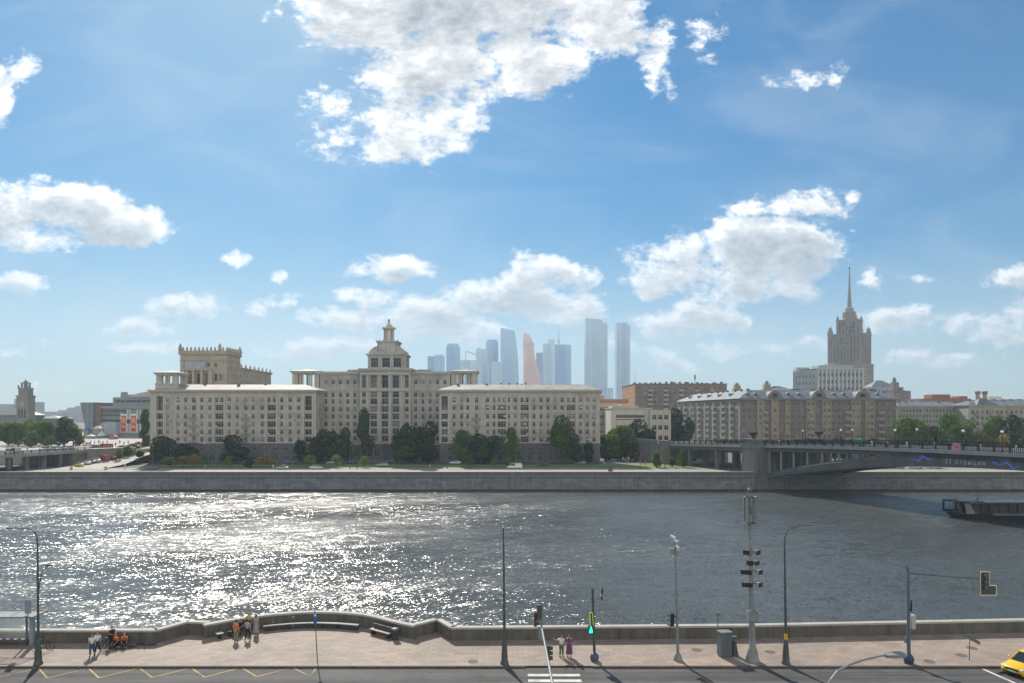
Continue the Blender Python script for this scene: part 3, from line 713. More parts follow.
B2.w.quad((W1-14,dp+42,zw),(W1-14,dp,zw),(W1-.6,dp,zw),(W1-.6,dp+42,zw)); B2.w.quad((W1-.6,dp+42,0),(W1-14,dp+42,0),(W1-14,dp+42,zw),(W1-.6,dp+42,zw))
B2.flush()
mb = MB(); cornice(mb, 0, W1, 0, dp, z1-.4, .9, .7); cornice(mb, 0, W1, 0, dp, zz(360,Yb), .5, .3); mb.box(L(184),L(212),-1.4,-.03,zz(370.6,Yb),zz(368.6,Yb)); mb.box(-.3,W1+.3,-.35,dp+.3,zz(385.6,Yb),zz(384.6,Yb))
cornice(mb, W1-13.5, W1-.6, dp+.8, dp+42, zw+.6, 1.0, .7)
mb.box(L(184),L(212),-1.3,-.7,zz(385.6,Yb),zz(384,Yb))
B2.part('cornice', mb, B2.mats[0])
mb = MB()
for c in (184.6,187.6,194.2,202.4,210.2,212.2):
    mb.box(L(c)-.35,L(c)+.35,-1.3,-.7,zz(384,Yb),zz(370.7,Yb))
B2.part('portico', mb, trimst)
mer = MB(); mer.add([(-.35,-.35,0),(.35,-.35,0),(.35,.35,0),(-.35,.35,0),(-.3,-.3,1.1),(.3,-.3,1.1),(.3,.3,1.1),(-.3,.3,1.1),(0,0,1.8)],[(0,1,5,4),(1,2,6,5),(2,3,7,6),(3,0,4,7),(4,5,8),(5,6,8),(6,7,8),(7,4,8)]); mm = mer.mesh('merlon', B2.mats[0])
par = MB(); par.box(-.5,W1+.5,-.5,-.1,z1-.4,z1+.6); par.box(W1+.1,W1+.5,-.1,dp+.5,z1-.4,z1+.6); par.box(-.5,W1+.1,dp+.1,dp+.5,z1-.4,z1+.6); par.box(-.5,-.1,-.1,dp+.1,z1-.4,z1+.6)
po_ = B2.part('parapet', par, B2.mats[0])
for i in range(13): link('merlon', mm, po_, (-.3+(W1+.6)*i/12, -.3, z1+.6))
for i in range(1,9): link('merlon', mm, po_, (W1+.3, -.3+(dp+.6)*i/8, z1+.6))
for i in range(8): link('merlon', mm, po_, (W1-.3, dp+2+i*5.4, zw+.6))
for c,yo in ((180.5,0),(220,0),(226.4,dp)):
    o = link('merlon', mm, po_, (L(c),yo-.3,z1+.6)); o.scale = (1.6,1.6,1.9)
mb = MB(); mb.box(L(186),L(206),-.9,-.03,zz(368.4,Yb),zz(361.5,Yb)); B2.part('scaffold_screen', mb, mat('faded_screen', (.33,.35,.36), .6, .15))

# --- right bank group: brown brick slab, beige low block, long brick block, pale block
def simple(label, x0, Yf, W, dep, ztop, nc, nr, mats, ww=1.3, wh=1.7, lim=100, rz=0, side='L', snc=4, mx=1.0, mz0=1.5, mz1=1.2, glass='dddmcb', name='apartment_building', group=None, skip=None):
    B = Bld(name, label, (x0, Yf, 0), rz, group, 'building', mats)
    B.grid((0,0,0), 0, W, 0, ztop, nc, nr, ww, wh, mx=mx, mz0=mz0, mz1=mz1, glass=glass, skip=skip)
    if 'L' in side: B.grid((0,dep,0), R(-90), dep, 0, ztop, snc, nr, ww, wh, mx=.8, mz0=mz0, mz1=mz1, glass=glass, m=len(mats)-1)
    else: B.w.quad((0,dep,0),(0,0,0),(0,0,ztop),(0,dep,ztop))
    if 'R' in side: B.grid((W,0,0), R(90), dep, 0, ztop, snc, nr, ww, wh, mx=.8, mz0=mz0, mz1=mz1, glass=glass)
    else: B.w.quad((W,0,0),(W,dep,0),(W,dep,ztop),(W,0,ztop))
    B.w.quad((W,dep,0),(0,dep,0),(0,dep,ztop),(W,dep,ztop)); B.w.quad((0,0,ztop),(W,0,ztop),(W,dep,ztop),(0,dep,ztop))
    B.flush(lim=lim); return B
brick = mat('brown_brick', (.20,.155,.12), .9, .15, .5, c2=(.25,.21,.17), f2=.4)
orange = mat('orange_brick', (.36,.185,.10), .9, .15, .5)
x0 = xx(635,470); B3 = simple('brown brick slab with orange end wall and many rooftop vents', x0, 470, xx(727,470)-x0, 54, zz(384,470), 17, 12, [brick, orange], 1.6, 1.6, mx=1.5, mz0=1.0)
W3 = xx(727,470)-x0
lob = boxmesh('balcony', 3.0, 1.2, 1.1, mat('faded_balcony_panel', (.36,.36,.35), .8, .15, 1)); lob.name = 'balcony'
for ci in (2,5,8,11,14):
    for j in range(1,12): link('balcony', lob, B3.r, (1.5+(W3-3)*(ci+.5)/17, -.004, .3+j*(zz(384,470)-2.2)/12))
for k in range(19):
    hh = rng.uniform(.7,1.25); o = link('roof_vent', chim, B3.r, (1.5+k*(W3-3)/18+rng.uniform(-.7,.7), rng.uniform(1.5,9), zz(384,470))); o.scale = (rng.uniform(1,2.4),1,hh)
mb = MB(); cornice(mb, 0, W3, 0, 54, zz(384,470)+.35, .6, .35); B3.part('cornice', mb, brick)
mb = MB(); mb.tube((xx(697,470)-x0,5,zz(384,470)),(xx(697,470)-x0,5,zz(373.5,470)),.18,.08); mb.box(xx(697,470)-x0-.5,xx(697,470)-x0+.5,4.8,5.2,zz(379,470),zz(374.5,470)); B3.part('antenna_mast', mb, steel)
mb = MB(); mb.tube((xx(636.6,470)-x0,5,zz(384,470)),(xx(636.6,470)-x0,5,zz(370,470)),.08,.05); B3.part('antenna_mast', mb, steel)

beige = mat('beige_plaster', (.44,.40,.32), .85, .1, .3, streak=.15)
x0 = xx(598.5,345); B4 = simple('small beige plaster building with an orange storey beside the central park trees', x0, 345, xx(618,345)-x0, 20, zz(403,345), 5, 6, [beige, orange], 1.5, 1.5, mx=.5, mz0=1)
mb = MB(); mb.box(-.3,xx(624,345)-x0+3,4,18,zz(403,345)+.01,zz(399,345)); B4.part('upper_storey', mb, orange)
x0 = xx(611,320); W4 = xx(650,320)-x0; zt4 = zz(409,320); B5 = simple('low white office building with long window bands and red stripe behind the trees', x0, 320, W4, 24, zt4, 3, 4, [mat('white_plaster', (.50,.47,.41), .85, .1, .3, streak=.15)], W4/3-1.6, 1.5, side='R', mx=2.4, mz0=1, mz1=1, glass='mmb')
mb = MB(); mb.box(-.3,W4+.3,-.3,23,zt4+.01,zt4+.5); mb.box(1,W4*.75,3,15,zt4+.51,zz(405.6,320)); B5.part('roof', mb, beige)
mb = MB(); mb.box(2.3,W4-4,-.06,-.01,zz(420,320),zz(418.8,320)); B5.part('stripe', mb, mat('dull_red_paint', (.30,.09,.07), .8))
x0 = xx(650,318); W5 = xx(671,318)-x0; B6 = simple('two storey concrete annex with dark square windows left of the viaduct', x0, 318, W5, 18, zz(410,318), 3, 4, [beige], 1.9, 2.2, side='R', mx=.8, mz0=1, mz1=1, glass='dd', name='annex_building')

# long brick block with ochre bays, left side seen along its length
Yg = 330.0; cxg = xx(740,Yg); zt6 = zz(399.5,Yg); brick2 = mat('rosy_brick', (.185,.148,.125), .9, .12, .5); ochre = mat('ochre_plaster', (.285,.24,.16), .9, .1, .5, streak=.1); greyst = mat('grey_plaster', (.27,.255,.23), .9, .1, .4, streak=.15)
Wg = xx(896.5,Yg)-cxg
B7 = Bld('apartment_building', 'long rosy brick block with ochre bays and blue grey roof behind the bridge', (cxg, Yg, 0), 0, None, 'building', [brick2, ochre, greyst])
# frontage split in bays
bays = [(740,747,0),(747,757,0),(757,764,1),(764,771,0),(771,778.5,1),(778.5,785,0),(785,790,1),(790,806,0),(806,815,1),(815,822,0),(822,831,1),(831,851,0),(851,860,1),(860,865,0),(865,874,1),(874,896.5,0)]
for p0,p1,mi in bays:
    xa = (p0-740)*Yg/F; W_ = (p1-p0)*Yg/F; n = max(1, round(W_/2.6)); O = (xa, -.5 if mi else 0, 0)
    B7.grid(O, 0, W_, 0, zt6, n, 8, 1.15, 1.75, mx=.15, mz0=.6, mz1=.5, m=mi, glass='ddmcb')
    if mi:
        B7.w.quad((xa,-.5,0),(xa,0,0),(xa,0,zt6),(xa,-.5,zt6),1); B7.w.quad((xa+W_,-.5,0),(xa+W_,0,0),(xa+W_,0,zt6),(xa+W_,-.5,zt6),1)
        B7.w.box(xa,xa+W_,-.5,0,zt6-.01,zt6,1)
dpg = 80.0; SK = -10.6/80; LG = math.hypot(dpg, 10.6); AG = math.atan2(-dpg, 10.6)
PG = lambda f: ((1-f)*-10.6, (1-f)*dpg)
B7.grid((-10.6,dpg,0), AG, LG, 0, zt6, 28, 8, 1.3, 1.8, mx=1, mz0=.6, mz1=.5, m=2, glass='ddmcb')
B7.w.quad((Wg,0,0),(Wg,dpg,0),(Wg,dpg,zt6),(Wg,0,zt6)); B7.w.quad((Wg,dpg,0),(-10.6,dpg,0),(-10.6,dpg,zt6),(Wg,dpg,zt6))
B7.flush(lim=100)
lb2 = balcony_mesh(2.6, [mat('cream_balcony', (.46,.42,.34), .85, .1)], 1.1)
for k in (1,4,8,11,15,18,22,25):
    for j in range(1,8): link('balcony', lb2, B7.r, (PG((1+(LG-2)*(k+.5)/28)/LG)+(.6+j*(zt6-1.1)/8+.1,)), AG)
for xa in (12,34,52,68):
    for j in range(2,7): link('balcony', lb2, B7.r, (xa, -.004, .6+j*(zt6-1.1)/8+.1))
pil = boxmesh('bay_strip', 1.6, .5, zt6-1, greyst)
for k in (3,6.5,10,13.5,17,20.5,24): link('bay_strip', pil, B7.r, (PG((k+.5)/28)+(.3,)), AG)
mb = MB(); cornice(mb, 0, Wg, -.5, 20, zt6+.45, .8, .6); mb.prism([(-11.3,dpg+.5),(-.62,20),(14,20),(5,dpg+.5)], zt6-.3, zt6+.44); B7.part('cornice', mb, greyst)
mb = MB(); zr = zt6+.46; rh = 4.4; dw = 15.0; o_ = .9
A_ = [(-o_,-.5-o_,zr),(Wg+o_,-.5-o_,zr),(Wg+o_,dw,zr),(dw,dw,zr),(dw,dpg,zr),(-o_,dpg+o_,zr),(dw/2,dw/2,zr+rh),(Wg-dw/2,dw/2,zr+rh),(dw/2,dpg-dw/2,zr+rh)]
A_ = [(p[0]+max(0,p[1])*SK,p[1],p[2]) if p[0] < Wg/2 else p for p in A_]
mb.add(A_, [(0,1,7,6),(1,2,7),(2,3,6,7),(3,4,8,6),(4,5,8),(5,0,6,8)])
rf = B7.part('roof', mb, roofb)
for c in (774.5,818.5,862):
    mb = MB(); xc = (c-740)*Yg/F; n = 10; hw = 3.6
    fr = [(xc+hw*math.cos(math.pi*i/n), zr+.2+3.6*math.sin(math.pi*i/n)) for i in range(n+1)]
    vs = [(p[0],-.9,p[1]) for p in fr]+[(p[0],7,p[1]) for p in fr]; m_ = n+1
    mb.add(vs, [tuple(range(m_)), tuple(range(m_,2*m_))[::-1]], 0); mb.add(vs, [(i,i+1,i+1+m_,i+m_) for i in range(n)], 1)
    mb.quad((xc-1.3,-.95,zr+.7),(xc+1.3,-.95,zr+.7),(xc+1.1,-.95,zr+2.4),(xc-1.1,-.95,zr+2.4), 2)
    mb.build('gable', [brick2, roofb, g_dark], rf)
dm = MB(); dm.box(-.9,.9,-.2,2.5,0,1.3,0); dm.add([(-1.1,-.4,1.3),(1.1,-.4,1.3),(1.1,3,1.3),(-1.1,3,1.3),(0,-.4,2.0),(0,3,2.0)],[(0,1,4),(2,3,5),(0,4,5,3),(1,2,5,4)],1); dm.quad((-.6,-.21,.2),(.6,-.21,.2),(.6,-.21,1.15),(-.6,-.21,1.15),2); dmm = dm.mesh('dormer', [greyst, roofb, g_dark])
for c in (749,757,790,801,836,846,880): link('dormer', dmm, rf, ((c-740)*Yg/F, 2.2, zr+1.0))
for k in range(5): link('dormer', dmm, rf, (2.2+(16+k*13)*SK, 16+k*13, zr+1.0), R(-90))
for k in range(14): o = link('chimney', chim, rf, (rng.uniform(6,Wg-6), rng.uniform(8,11), zr+3.3)); o.scale = (1.4,1,1.2)
for k in range(9): link('chimney', chim, rf, (7+(14+k*7)*SK, 14+k*7+rng.uniform(-2,2), zr+3.4))

# pale block on the far right, in two sections, with trees before it
x0 = xx(897,345); W8 = xx(968,345)-x0; z8 = zz(406.5,345); pg = mat('grey_green_plaster', (.30,.30,.26), .9, .1, .4, streak=.2)
B8 = simple('grey green apartment block with pale roof edge behind the bridge trees', x0, 345, W8, 14, z8, 20, 8, [pg], 1.05, 1.7, side='', mz0=.8, mz1=.8)
mb = MB(); cornice(mb, 0, W8, 0, 14, z8+.4, .7, .6); B8.part('cornice', mb, trimst)
mb = MB(); hip_roof(mb, 0, W8, 0, 14, z8+.41, 2.2, .7); r8 = B8.part('roof', mb, roofb)
for k in range(9): link('chimney', chim, r8, (4+k*4, 7+rng.uniform(-2,2), z8+1.6))
x0 = xx(968.5,335); W9 = xx(1060,335)-x0; z9 = zz(406,335)
B9 = simple('pale apartment block with ochre top band and rows of balconies at the far right', x0, 335, W9, 14, z9, 18, 7, [mat('olive_plaster', (.33,.33,.27), .9, .1, .4, streak=.2)], 1.3, 1.9, side='', mz0=.8, mz1=1.6)
for i in (1,4,6,9,12,15):
    for j in range(1,7): link('balcony', lb2, B9.r, (1+(W9-2)*(i+.5)/18, -.004, .8+j*(z9-2.4)/7+.1))
mb = MB(); mb.box(W9*.42,W9,-.12,-.01,z9-1.5,z9-.35); B9.part('band', mb, mat('ochre_band', (.40,.24,.08), .8))
mb = MB(); cornice(mb, 0, W9, 0, 14, z9+.4, .7, .6); B9.part('cornice', mb, trimst)
mb = MB(); hip_roof(mb, 0, W9, 0, 14, z9+.41, 2.8, .7); r9 = B9.part('roof', mb, roofb)
for k in range(10): link('chimney', chim, r9, (5+k*4.1, 7, z9+2))
mb = MB(); hip_roof(mb, 4, 14, -.6, 6, z9+.42, 3.4, .2); mb.build('gable', roofb, r9)
x0 = xx(923,450); B10 = simple('reddish brick slab showing above the grey green block', x0, 450, xx(971,450)-x0, 20, zz(398.5,450), 9, 12, [mat('red_brown_brick', (.27,.12,.08), .9, .12)], 1.4, 1.4, side='')
mb = MB(); mb.box(8,20,3,12,zz(398.5,450)+.01,zz(394.3,450)); mb.box(26,31.5,3,12,zz(398.5,450)+.01,zz(396,450)); B10.part('roof_hut', mb, B10.mats[0])
for px,lab in ((978,'left one of two pinkish boiler chimneys above the far right roofs'),(985,'right one of two pinkish boiler chimneys above the far right roofs')):
    t = thing('boiler_chimney', lab, 'chimney', (xx(px,420),420,0), 0, 'boiler chimneys'); mb = MB(); mb.lathe([(1.5,0),(1.15,zz(394,420))], n=14); mb.build('shaft', mat('pink_brick', (.38,.26,.2), .85), t)
    mb = MB(); mb.lathe([(1.5,0),(1.6,.5),(1.6,1.5),(1.3,1.7)], (0,0,zz(394,420)), 14); mb.build('cap', brick, t)
for p0,p1,yt,Yq,lab in ((990,1002,396.5,480,'pale plant housing on a roof right of the boiler chimneys'),(1004,1030,399,470,'white flat roofed building peeping over the far right block')):
    x0 = xx(p0,Yq); simple(lab, x0, Yq, xx(p1,Yq)-x0, 14, zz(yt,Yq), 4, 10, [mat('white_plaster2', (.5,.49,.46), .8)], 1.4, 1.2, side='', name='office_building')
# extra low roofs filling the gaps on the skyline
for p0,p1,yt,Yq,m_,lab in ((498,531,386,330,orange,'terracotta roofed building peeping over the right riverside block near the pink tower'),(560,578,387.5,330,orange,'terracotta roofed building peeping over the right riverside block near the crane'),(585,604,394,360,beige,'beige wall between the riverside block and orange building')):
    x0 = xx(p0,Yq); W_ = xx(p1,Yq)-x0; b_ = simple(lab, x0, Yq, W_, 12, zz(yt+2,Yq), 5, 9, [m_], 1.2, 1.4, side='', name='apartment_building')
    mb = MB(); hip_roof(mb, 0, W_, 0, 12, zz(yt+2,Yq)+.01, 2.0, .3); rr = b_.part('roof', mb, mat('terracotta_roof', (.30,.12,.07), .8, .15))
    for k in range(4): link('chimney', chim, rr, (1.5+k*W_/4, 6, zz(yt+2,Yq)+1.2))
# ------------------------------------------------------------------ hotel with the spire
hs = mat('warm_hotel_stone', (.285,.235,.185), .85, .15, .05, c2=(.19,.175,.16), f2=.5, streak=.15)
Yh = 900.0; zh = lambda p: zz(p, Yh); K = Yh/F
H = Bld('hotel_tower', 'stepped stone skyscraper with corner turrets and a tall needle spire', (xx(849.6,Yh), Yh, 0), 0, None, 'skyscraper', [hs, granite])
AR = R(-43)
def rotbox_faces(B, s, z0, z1, nc, nr, ww, wh, mz0=1.5, mz1=1.5, m=0):
    for k in range(4):
        a = AR + k*math.pi/2; N = Vector((math.sin(a), -math.cos(a), 0)); Xv = Vector((math.cos(a), math.sin(a), 0))
        O = N*(s/2) - Xv*(s/2)
        if k in (0,1,2,3) and N.y < .1: B.grid(O, a, s, z0, z1, nc, nr, ww, wh, mx=2.2, mz0=mz0, mz1=mz1, d=.6, m=m)
        else: B.w.quad(O.to_tuple()[:2]+(z0,), (O+Xv*s).to_tuple()[:2]+(z0,), (O+Xv*s).to_tuple()[:2]+(z1,), O.to_tuple()[:2]+(z1,), m)
    c = [(Matrix.Rotation(AR,3,'Z') @ Vector((a*s/2,b_*s/2,0))) for a,b_ in ((-1,-1),(1,-1),(1,1),(-1,1))]
    B.w.add([(p.x,p.y,z1) for p in c], [(0,1,2,3)])
rotbox_faces(H, 46, 0, zh(365.5), 9, 20, 1.7, 2.5)
rotbox_faces(H, 40.5, zh(365.5), zh(336), 9, 11, 1.9, 2.6, 1.0, 3.0)
rotbox_faces(H, 25, zh(336), zh(321.5), 5, 3, 2.0, 4.2, 2.5, 2)
H.flush(lim=100)
mb = MB()
def rbox(mb, s, z0, z1, cx=0, cy=0, m=0):
    M = Matrix.Rotation(AR,3,'Z'); c = [M @ Vector((cx+a*s/2, cy+b_*s/2, 0)) for a,b_ in ((-1,-1),(1,-1),(1,1),(-1,1))]
    mb.prism([(p.x,p.y) for p in c], z0, z1, m)
rbox(mb, 42.5, zh(336)+.02, zh(336)+1.6); rbox(mb, 26.5, zh(321.5)+.02, zh(321.5)+1.4); rbox(mb, 47, zh(365.5)+.02, zh(365.5)+1.5); rbox(mb, 41.6, zh(347), zh(347)+.8)
for k in range(4):
    for i in range(10):
        t = -19.4+38.8*i/9; cx,cy = ((t,-20.45),(20.45,t),(t,20.45),(-20.45,t))[k]
        M = Matrix.Rotation(AR,3,'Z') @ Vector((cx,cy,0)); rbox(mb, 1.1, zh(365.5)+1.6, zh(336)-1.5, cx, cy)
H.part('pilasters_and_cornice', mb, hs); 
for a,b_ in ((-1,-1),(1,-1),(1,1),(-1,1)):
    for s_, zb, hgt, r_ in ((18.2, zh(336)+1.6, 11, 3.3),(11.2, zh(321.5)+1.4, 6, 1.7)):
        p = Matrix.Rotation(AR,3,'Z') @ Vector((a*s_,b_*s_,0))
        tm = MB(); tm.lathe([(r_,0),(r_,hgt*.35),(r_*1.15,hgt*.38),(r_*.7,hgt*.42),(r_*.65,hgt*.62),(r_*.85,hgt*.65),(r_*.35,hgt*.8),(.1,hgt)], (p.x,p.y,zb), 8)
        H.part('turret', tm, hs)
tm = MB(); z_ = zh(321.5)+1.4
tm.lathe([(8.6,0),(8.6,3.2),(7.2,3.4),(7.0,9.5),(7.8,10),(7.8,10.6),(5.2,11),(5.0,15),(5.6,15.4),(4.0,16.6),(2.9,18.2)], (0,0,z_), 8, smooth=False)
for i in range(8):
    a = math.pi*i/4+.4; tm.tube((7.6*math.cos(a),7.6*math.sin(a),z_+3),(7.6*math.cos(a),7.6*math.sin(a),z_+12.5),.8,.2,6)
lt = H.part('lantern', tm, hs)
tm = MB(); tm.lathe([(2.9,0),(2.0,14),(1.15,32),(.5,zh(268.5)-z_-18.1)], (0,0,z_+18.1), 8, smooth=False); tm.sph((0,0,zh(268)),1.5)
tm.build('spire', mat('spire_metal', (.20,.21,.20), .45, .1, metal=.3), lt)
# front wing of the hotel, light grey with columns
gs = mat('light_grey_stone', (.36,.37,.36), .8, .1, .1, streak=.1)
Yw = 620.0; x0 = xx(817,Yw); Ww = xx(864,Yw)-x0; zt = zz(368.5,Yw)
HW = Bld('hotel_wing', 'light grey columned wing standing in front of the spired hotel tower', (x0, Yw, 0), 0, None, 'building', [gs])
HW.grid((0,0,0), 0, Ww, 0, zt, 11, 9, 1.8, 3.2, mx=1, mz0=2, mz1=2.5)
HW.grid((-11,26,0), math.atan2(-26,11), 28.23, 0, zt-1, 6, 9, 1.6, 2.6, mx=2, mz0=2, mz1=2.5)
HW.w.quad((Ww,0,0),(Ww,30,0),(Ww,30,zt),(Ww,0,zt)); HW.w.add([(0,0,zt),(Ww,0,zt),(Ww,30,zt),(-11,30,zt),(-11,26,zt)],[(0,1,2,3,4)]); HW.flush(lim=60)
mb = MB(); mb.box(-.6,Ww+.6,-.9,-.02,zt-1.6,zt+.6); mb.box(-.4,Ww+.4,-.6,-.02,zz(391,Yw)-.5,zz(391,Yw)+.5); mb.box(3,Ww-8,2,18,zt+.62,zt+3.2); mb.box(-9,3,22,28,zt+.02,zt+2.5); mb.box(12,18,4,12,zt+3.21,zt+5)
HW.part('cornice', mb, gs)
cm = MB(); cm.tube((0,0,0),(0,0,zt-1.8-zz(391,Yw)),.75,.62,10); cmm = cm.mesh('column', mat('white_column_stone', (.52,.52,.50), .8, .05))
for i in range(12): link('column', cmm, HW.r, (1+(Ww-2)*i/11, -1.0 if False else -.7, zz(391,Yw)+.5))
# grey roofs and stepped wing right of the tower
def roofed(name, lab, p0, p1, yeave, yridge, Yq, dep, m, rm, nc=8, nr=8):
    x0 = xx(p0,Yq); W = xx(p1,Yq)-x0; z = zz(yeave,Yq)
    B = simple(lab, x0, Yq, W, dep, z, nc, nr, [m], W/nc*.42, z/nr*.5, side='', name=name, lim=40)
    mb = MB(); hip_roof(mb, 0, W, 0, dep, z+.02, zz(yridge,Yq)-z, .5); B.part('roof', mb, rm); return B
roofed('hotel_wing','grey hip roofed wing to the right of the spired hotel tower',872,896,387,380,760,20,gs,roofb)
b_ = roofed('apartment_building','stepped brown building with small towers right of the hotel wing',894,911,391,389.5,640,20,brick2,brick2)
mb = MB(); Lx = lambda p: xx(p,640)-xx(894,640)
mb.box(Lx(895.5),Lx(901),3,9,zz(391,640),zz(382,640)); mb.lathe([(1.6,0),(1.6,3),(.4,5)],(Lx(898),6,zz(382,640)),8); mb.box(Lx(902),Lx(905.5),3,9,zz(391,640),zz(387,640)); b_.part('roof_tower', mb, brick2)
roofed('apartment_building','low grey domed roofs showing left of the hotel wing',770,796,391,385.5,520,24,greyst,roofb)
roofed('apartment_building','flat grey roof strip showing below the hotel wing columns',806,880,393.5,390.5,480,20,greyst,roofb)
for px,yt,lab in ((737,382.5,'stepped ochre roof turret left of the blue grey roof ridge'),(767,380.5,'stepped ochre roof turret nearer the spired hotel')):
    Yq = 520; t = thing('roof_turret', lab, 'turret', (xx(px,Yq),Yq,0), 0, 'stepped ochre roof turrets'); zb = zz(391,Yq)
    mb = MB(); mb.box(-3,3,-3,3,0,zb+1.5); mb.build('shaft', ochre, t)
    mb = MB(); h_ = zz(yt,Yq)-zb; mb.box(-2.2,2.2,-2.2,2.2,zb+1.51,zb+h_*.6)
    for a in (-1.7,1.7):
        for c in (-1.7,1.7): mb.tube((a,c,zb+h_*.6),(a,c,zb+h_*.8),.4,.1,6)
    mb.lathe([(1.3,0),(1.3,h_*.2),(1.7,h_*.22),(.9,h_*.3),(.2,h_*.42)],(0,0,zb+h_*.6),8); mb.build('crown_piece', ochre, t)

# ------------------------------------------------------------------ glass towers far off
def curtain(name, c, sx, sz, c2=None, contrast=.5):
    m = bpy.data.materials.new(name); m.use_nodes = True; t = NB(m.node_tree); p = m.node_tree.nodes['Principled BSDF']
    ob = t.n('ShaderNodeTexCoord').outputs['Object']; s_ = t.n('ShaderNodeSeparateXYZ'); t.put(s_.inputs[0], ob)
    hx = t.m('ADD', s_.outputs[0], s_.outputs[1])
    fx = t.m('FRACT', t.m('DIVIDE', hx, sx)); fz = t.m('FRACT', t.m('DIVIDE', s_.outputs[2], sz))
    line = t.m('MAXIMUM', t.m('GREATER_THAN', fx, .72), t.m('GREATER_THAN', fz, .86))
    nz = t.noise(t.v('MULTIPLY', ob, (.02,.02,.006)), 1.0, 4, .7)
    cc = t.mix(t.ramp(nz,.3,.7), tuple(x*.75 for x in c)+(1,), tuple(x*1.2 for x in c)+(1,))
    cc = t.mix(t.m('MULTIPLY', line, contrast), cc, tuple(min(1,x*2.0) for x in (c2 or c))+(1,))
    t.put(p.inputs['Base Color'], cc); p.inputs['Roughness'].default_value = .22; p.inputs['Specular IOR Level'].default_value = .6; p.inputs['Metallic'].default_value = .25
    return m
gb = curtain('blue_curtain_glass', (.20,.36,.52), 4.5, 8); gb2 = curtain('pale_curtain_glass', (.36,.47,.56), 6, 10); gb3 = curtain('deep_blue_glass', (.12,.27,.46), 5, 9); gp_ = curtain('copper_glass', (.68,.30,.22), 5, 9, contrast=.25); gw = curtain('ribbed_pale_glass', (.30,.42,.52), 7, 400)
YC = 2600.0; kc = YC/F; hc = lambda p: zz(p,YC)
def tower(lab, p0, p1, ytop, m, dep=30, shape=None, extra=None, Y=YC):
    t = thing('glass_tower', lab, 'skyscraper', (xx((p0+p1)/2,Y), Y, 0), 0, 'cluster of far glass skyscrapers')
    k = Y/F; w_ = (p1-p0)*k/2; mb = MB()
    if shape: shape(mb, w_, k, Y)
    else:
        z = zz(ytop,Y); mb.prism([(-w_,-dep/2),(w_*.2,-dep/2-6),(w_,-dep/2+4),(w_,dep/2),(-w_,dep/2)], 0, z)
    mb.build('shaft', m, t)
    if extra: extra(t, w_, k, Y)
    return t
def crownbox(p_l, p_r, y0, y1, m=None):
    def f(t, w_, k, Y):
        mb = MB(); mb.box(p_l*k, p_r*k, -10, 10, zz(y0,Y)+.05, zz(y1,Y)); mb.build('top_storeys', m or gb2, t)
    return f
tower('small square blue tower, leftmost of the far glass cluster',428,433.8,356.5,gb3)
tower('twin of the leftmost far tower, slightly wider and paler',434.4,444.5,356.5,gb,extra=crownbox(-4.4,4.0,356.5,354.8))
tower('flat topped tower with a narrower cap standing left of the arched crane frame',446.6,460,346.5,gb3,extra=crownbox(-6,5,346.5,343.8,gb))
def crane_arch(t, w_, k, Y):
    mb = MB(); n = 10; pts = [(-3*k+ (12*k)*i/n, 0, zz(356.5,Y)+ (zz(354.8,Y)-zz(361,Y))*math.sin(math.pi*(.5+.5*i/n))*.8) for i in range(n+1)]; mb.path(pts, 1.6, 5); mb.tube(pts[0], (pts[0][0],0,zz(362,Y)), 1.2); mb.build('arched_frame', steel, t)
tower('low broad tower carrying a curved steel frame on its roof',460.5,477,360.5,gb2,extra=crane_arch)
tower('tall pale tower between the arched frame and the slim capped one',476.2,487,349.5,gb2,extra=crownbox(-4.2,-1,349.5,348))
tower('slim tower with rounded cap left of the slanted top skyscraper',486,498.3,341.8,gb,Y=2650,extra=crownbox(-5,5,341.8,339.8,gb))
tower('shorter front tower below the slim capped skyscraper',491.5,502,362,gb2,Y=2540)
def slant(mb, w_, k, Y):
    n = 10; pts = []
    for i in range(n+1):
        t = i/n; y = 392+(331.5-392)*t; pts.append((w_ - (t**2.4)*4.2*k, zz(y,Y)))
    d0,d1 = -22,22; vs = [(-w_,d0,0),(-w_,d0,zz(328.2,Y))]+[(p[0],d0,p[1]) for p in reversed(pts)]+[(w_,d0,0)]
    m_ = len(vs); vs += [(v[0],d1,v[2]) for v in vs]
    mb.add(vs, [tuple(range(m_)), tuple(range(m_,2*m_))[::-1]] + [(i,(i+1)%m_,(i+1)%m_+m_,i+m_) for i in range(m_)])
tower('tall tower with slanted top and right edge curving outward at its foot',500.6,518.8,330,gb,shape=slant)
def evo(mb, w_, k, Y):
    L_ = [(523.4,389),(523.4,362),(523.0,345),(523.4,336),(523.6,333)]; Rr = [(542.5,389),(540,375),(536.5,366),(534.2,356),(533.8,347),(532,340),(528.5,335),(523.8,333)]
    c = 532.75; out = [((p-c)*k, zz(y,Y)) for p,y in Rr][::-1]
    ol = [((p-c)*k, zz(y,Y)) for p,y in L_]
    pts = [(out[-1][0],0)] + out[::-1] + ol[::-1][1:] + [(ol[0][0],0)]
    m_ = len(pts); vs = [(p[0],-20,p[1]) for p in pts]+[(p[0],20,p[1]) for p in pts]
    mb.add(vs, [tuple(range(m_)), tuple(range(m_,2*m_))[::-1]] + [(i,(i+1)%m_,(i+1)%m_+m_,i+m_) for i in range(m_)])
def evoband(t, w_, k, Y):
    for i in range(6):
        mb = MB(); x = (-8.6+i*1.75)*k; mb.box(x, x+1.0*k, -21.2, -20.1, zz(347.2,Y), zz(343.2,Y)); mb.build('blue_panel', gb3, t)
tower('pink copper glass tower with a curved twisting outline',523,542.5,333,gp_,shape=evo,extra=evoband)
tower('blue slab half hidden behind the pink tower',536,544,353,gb3,Y=2700)
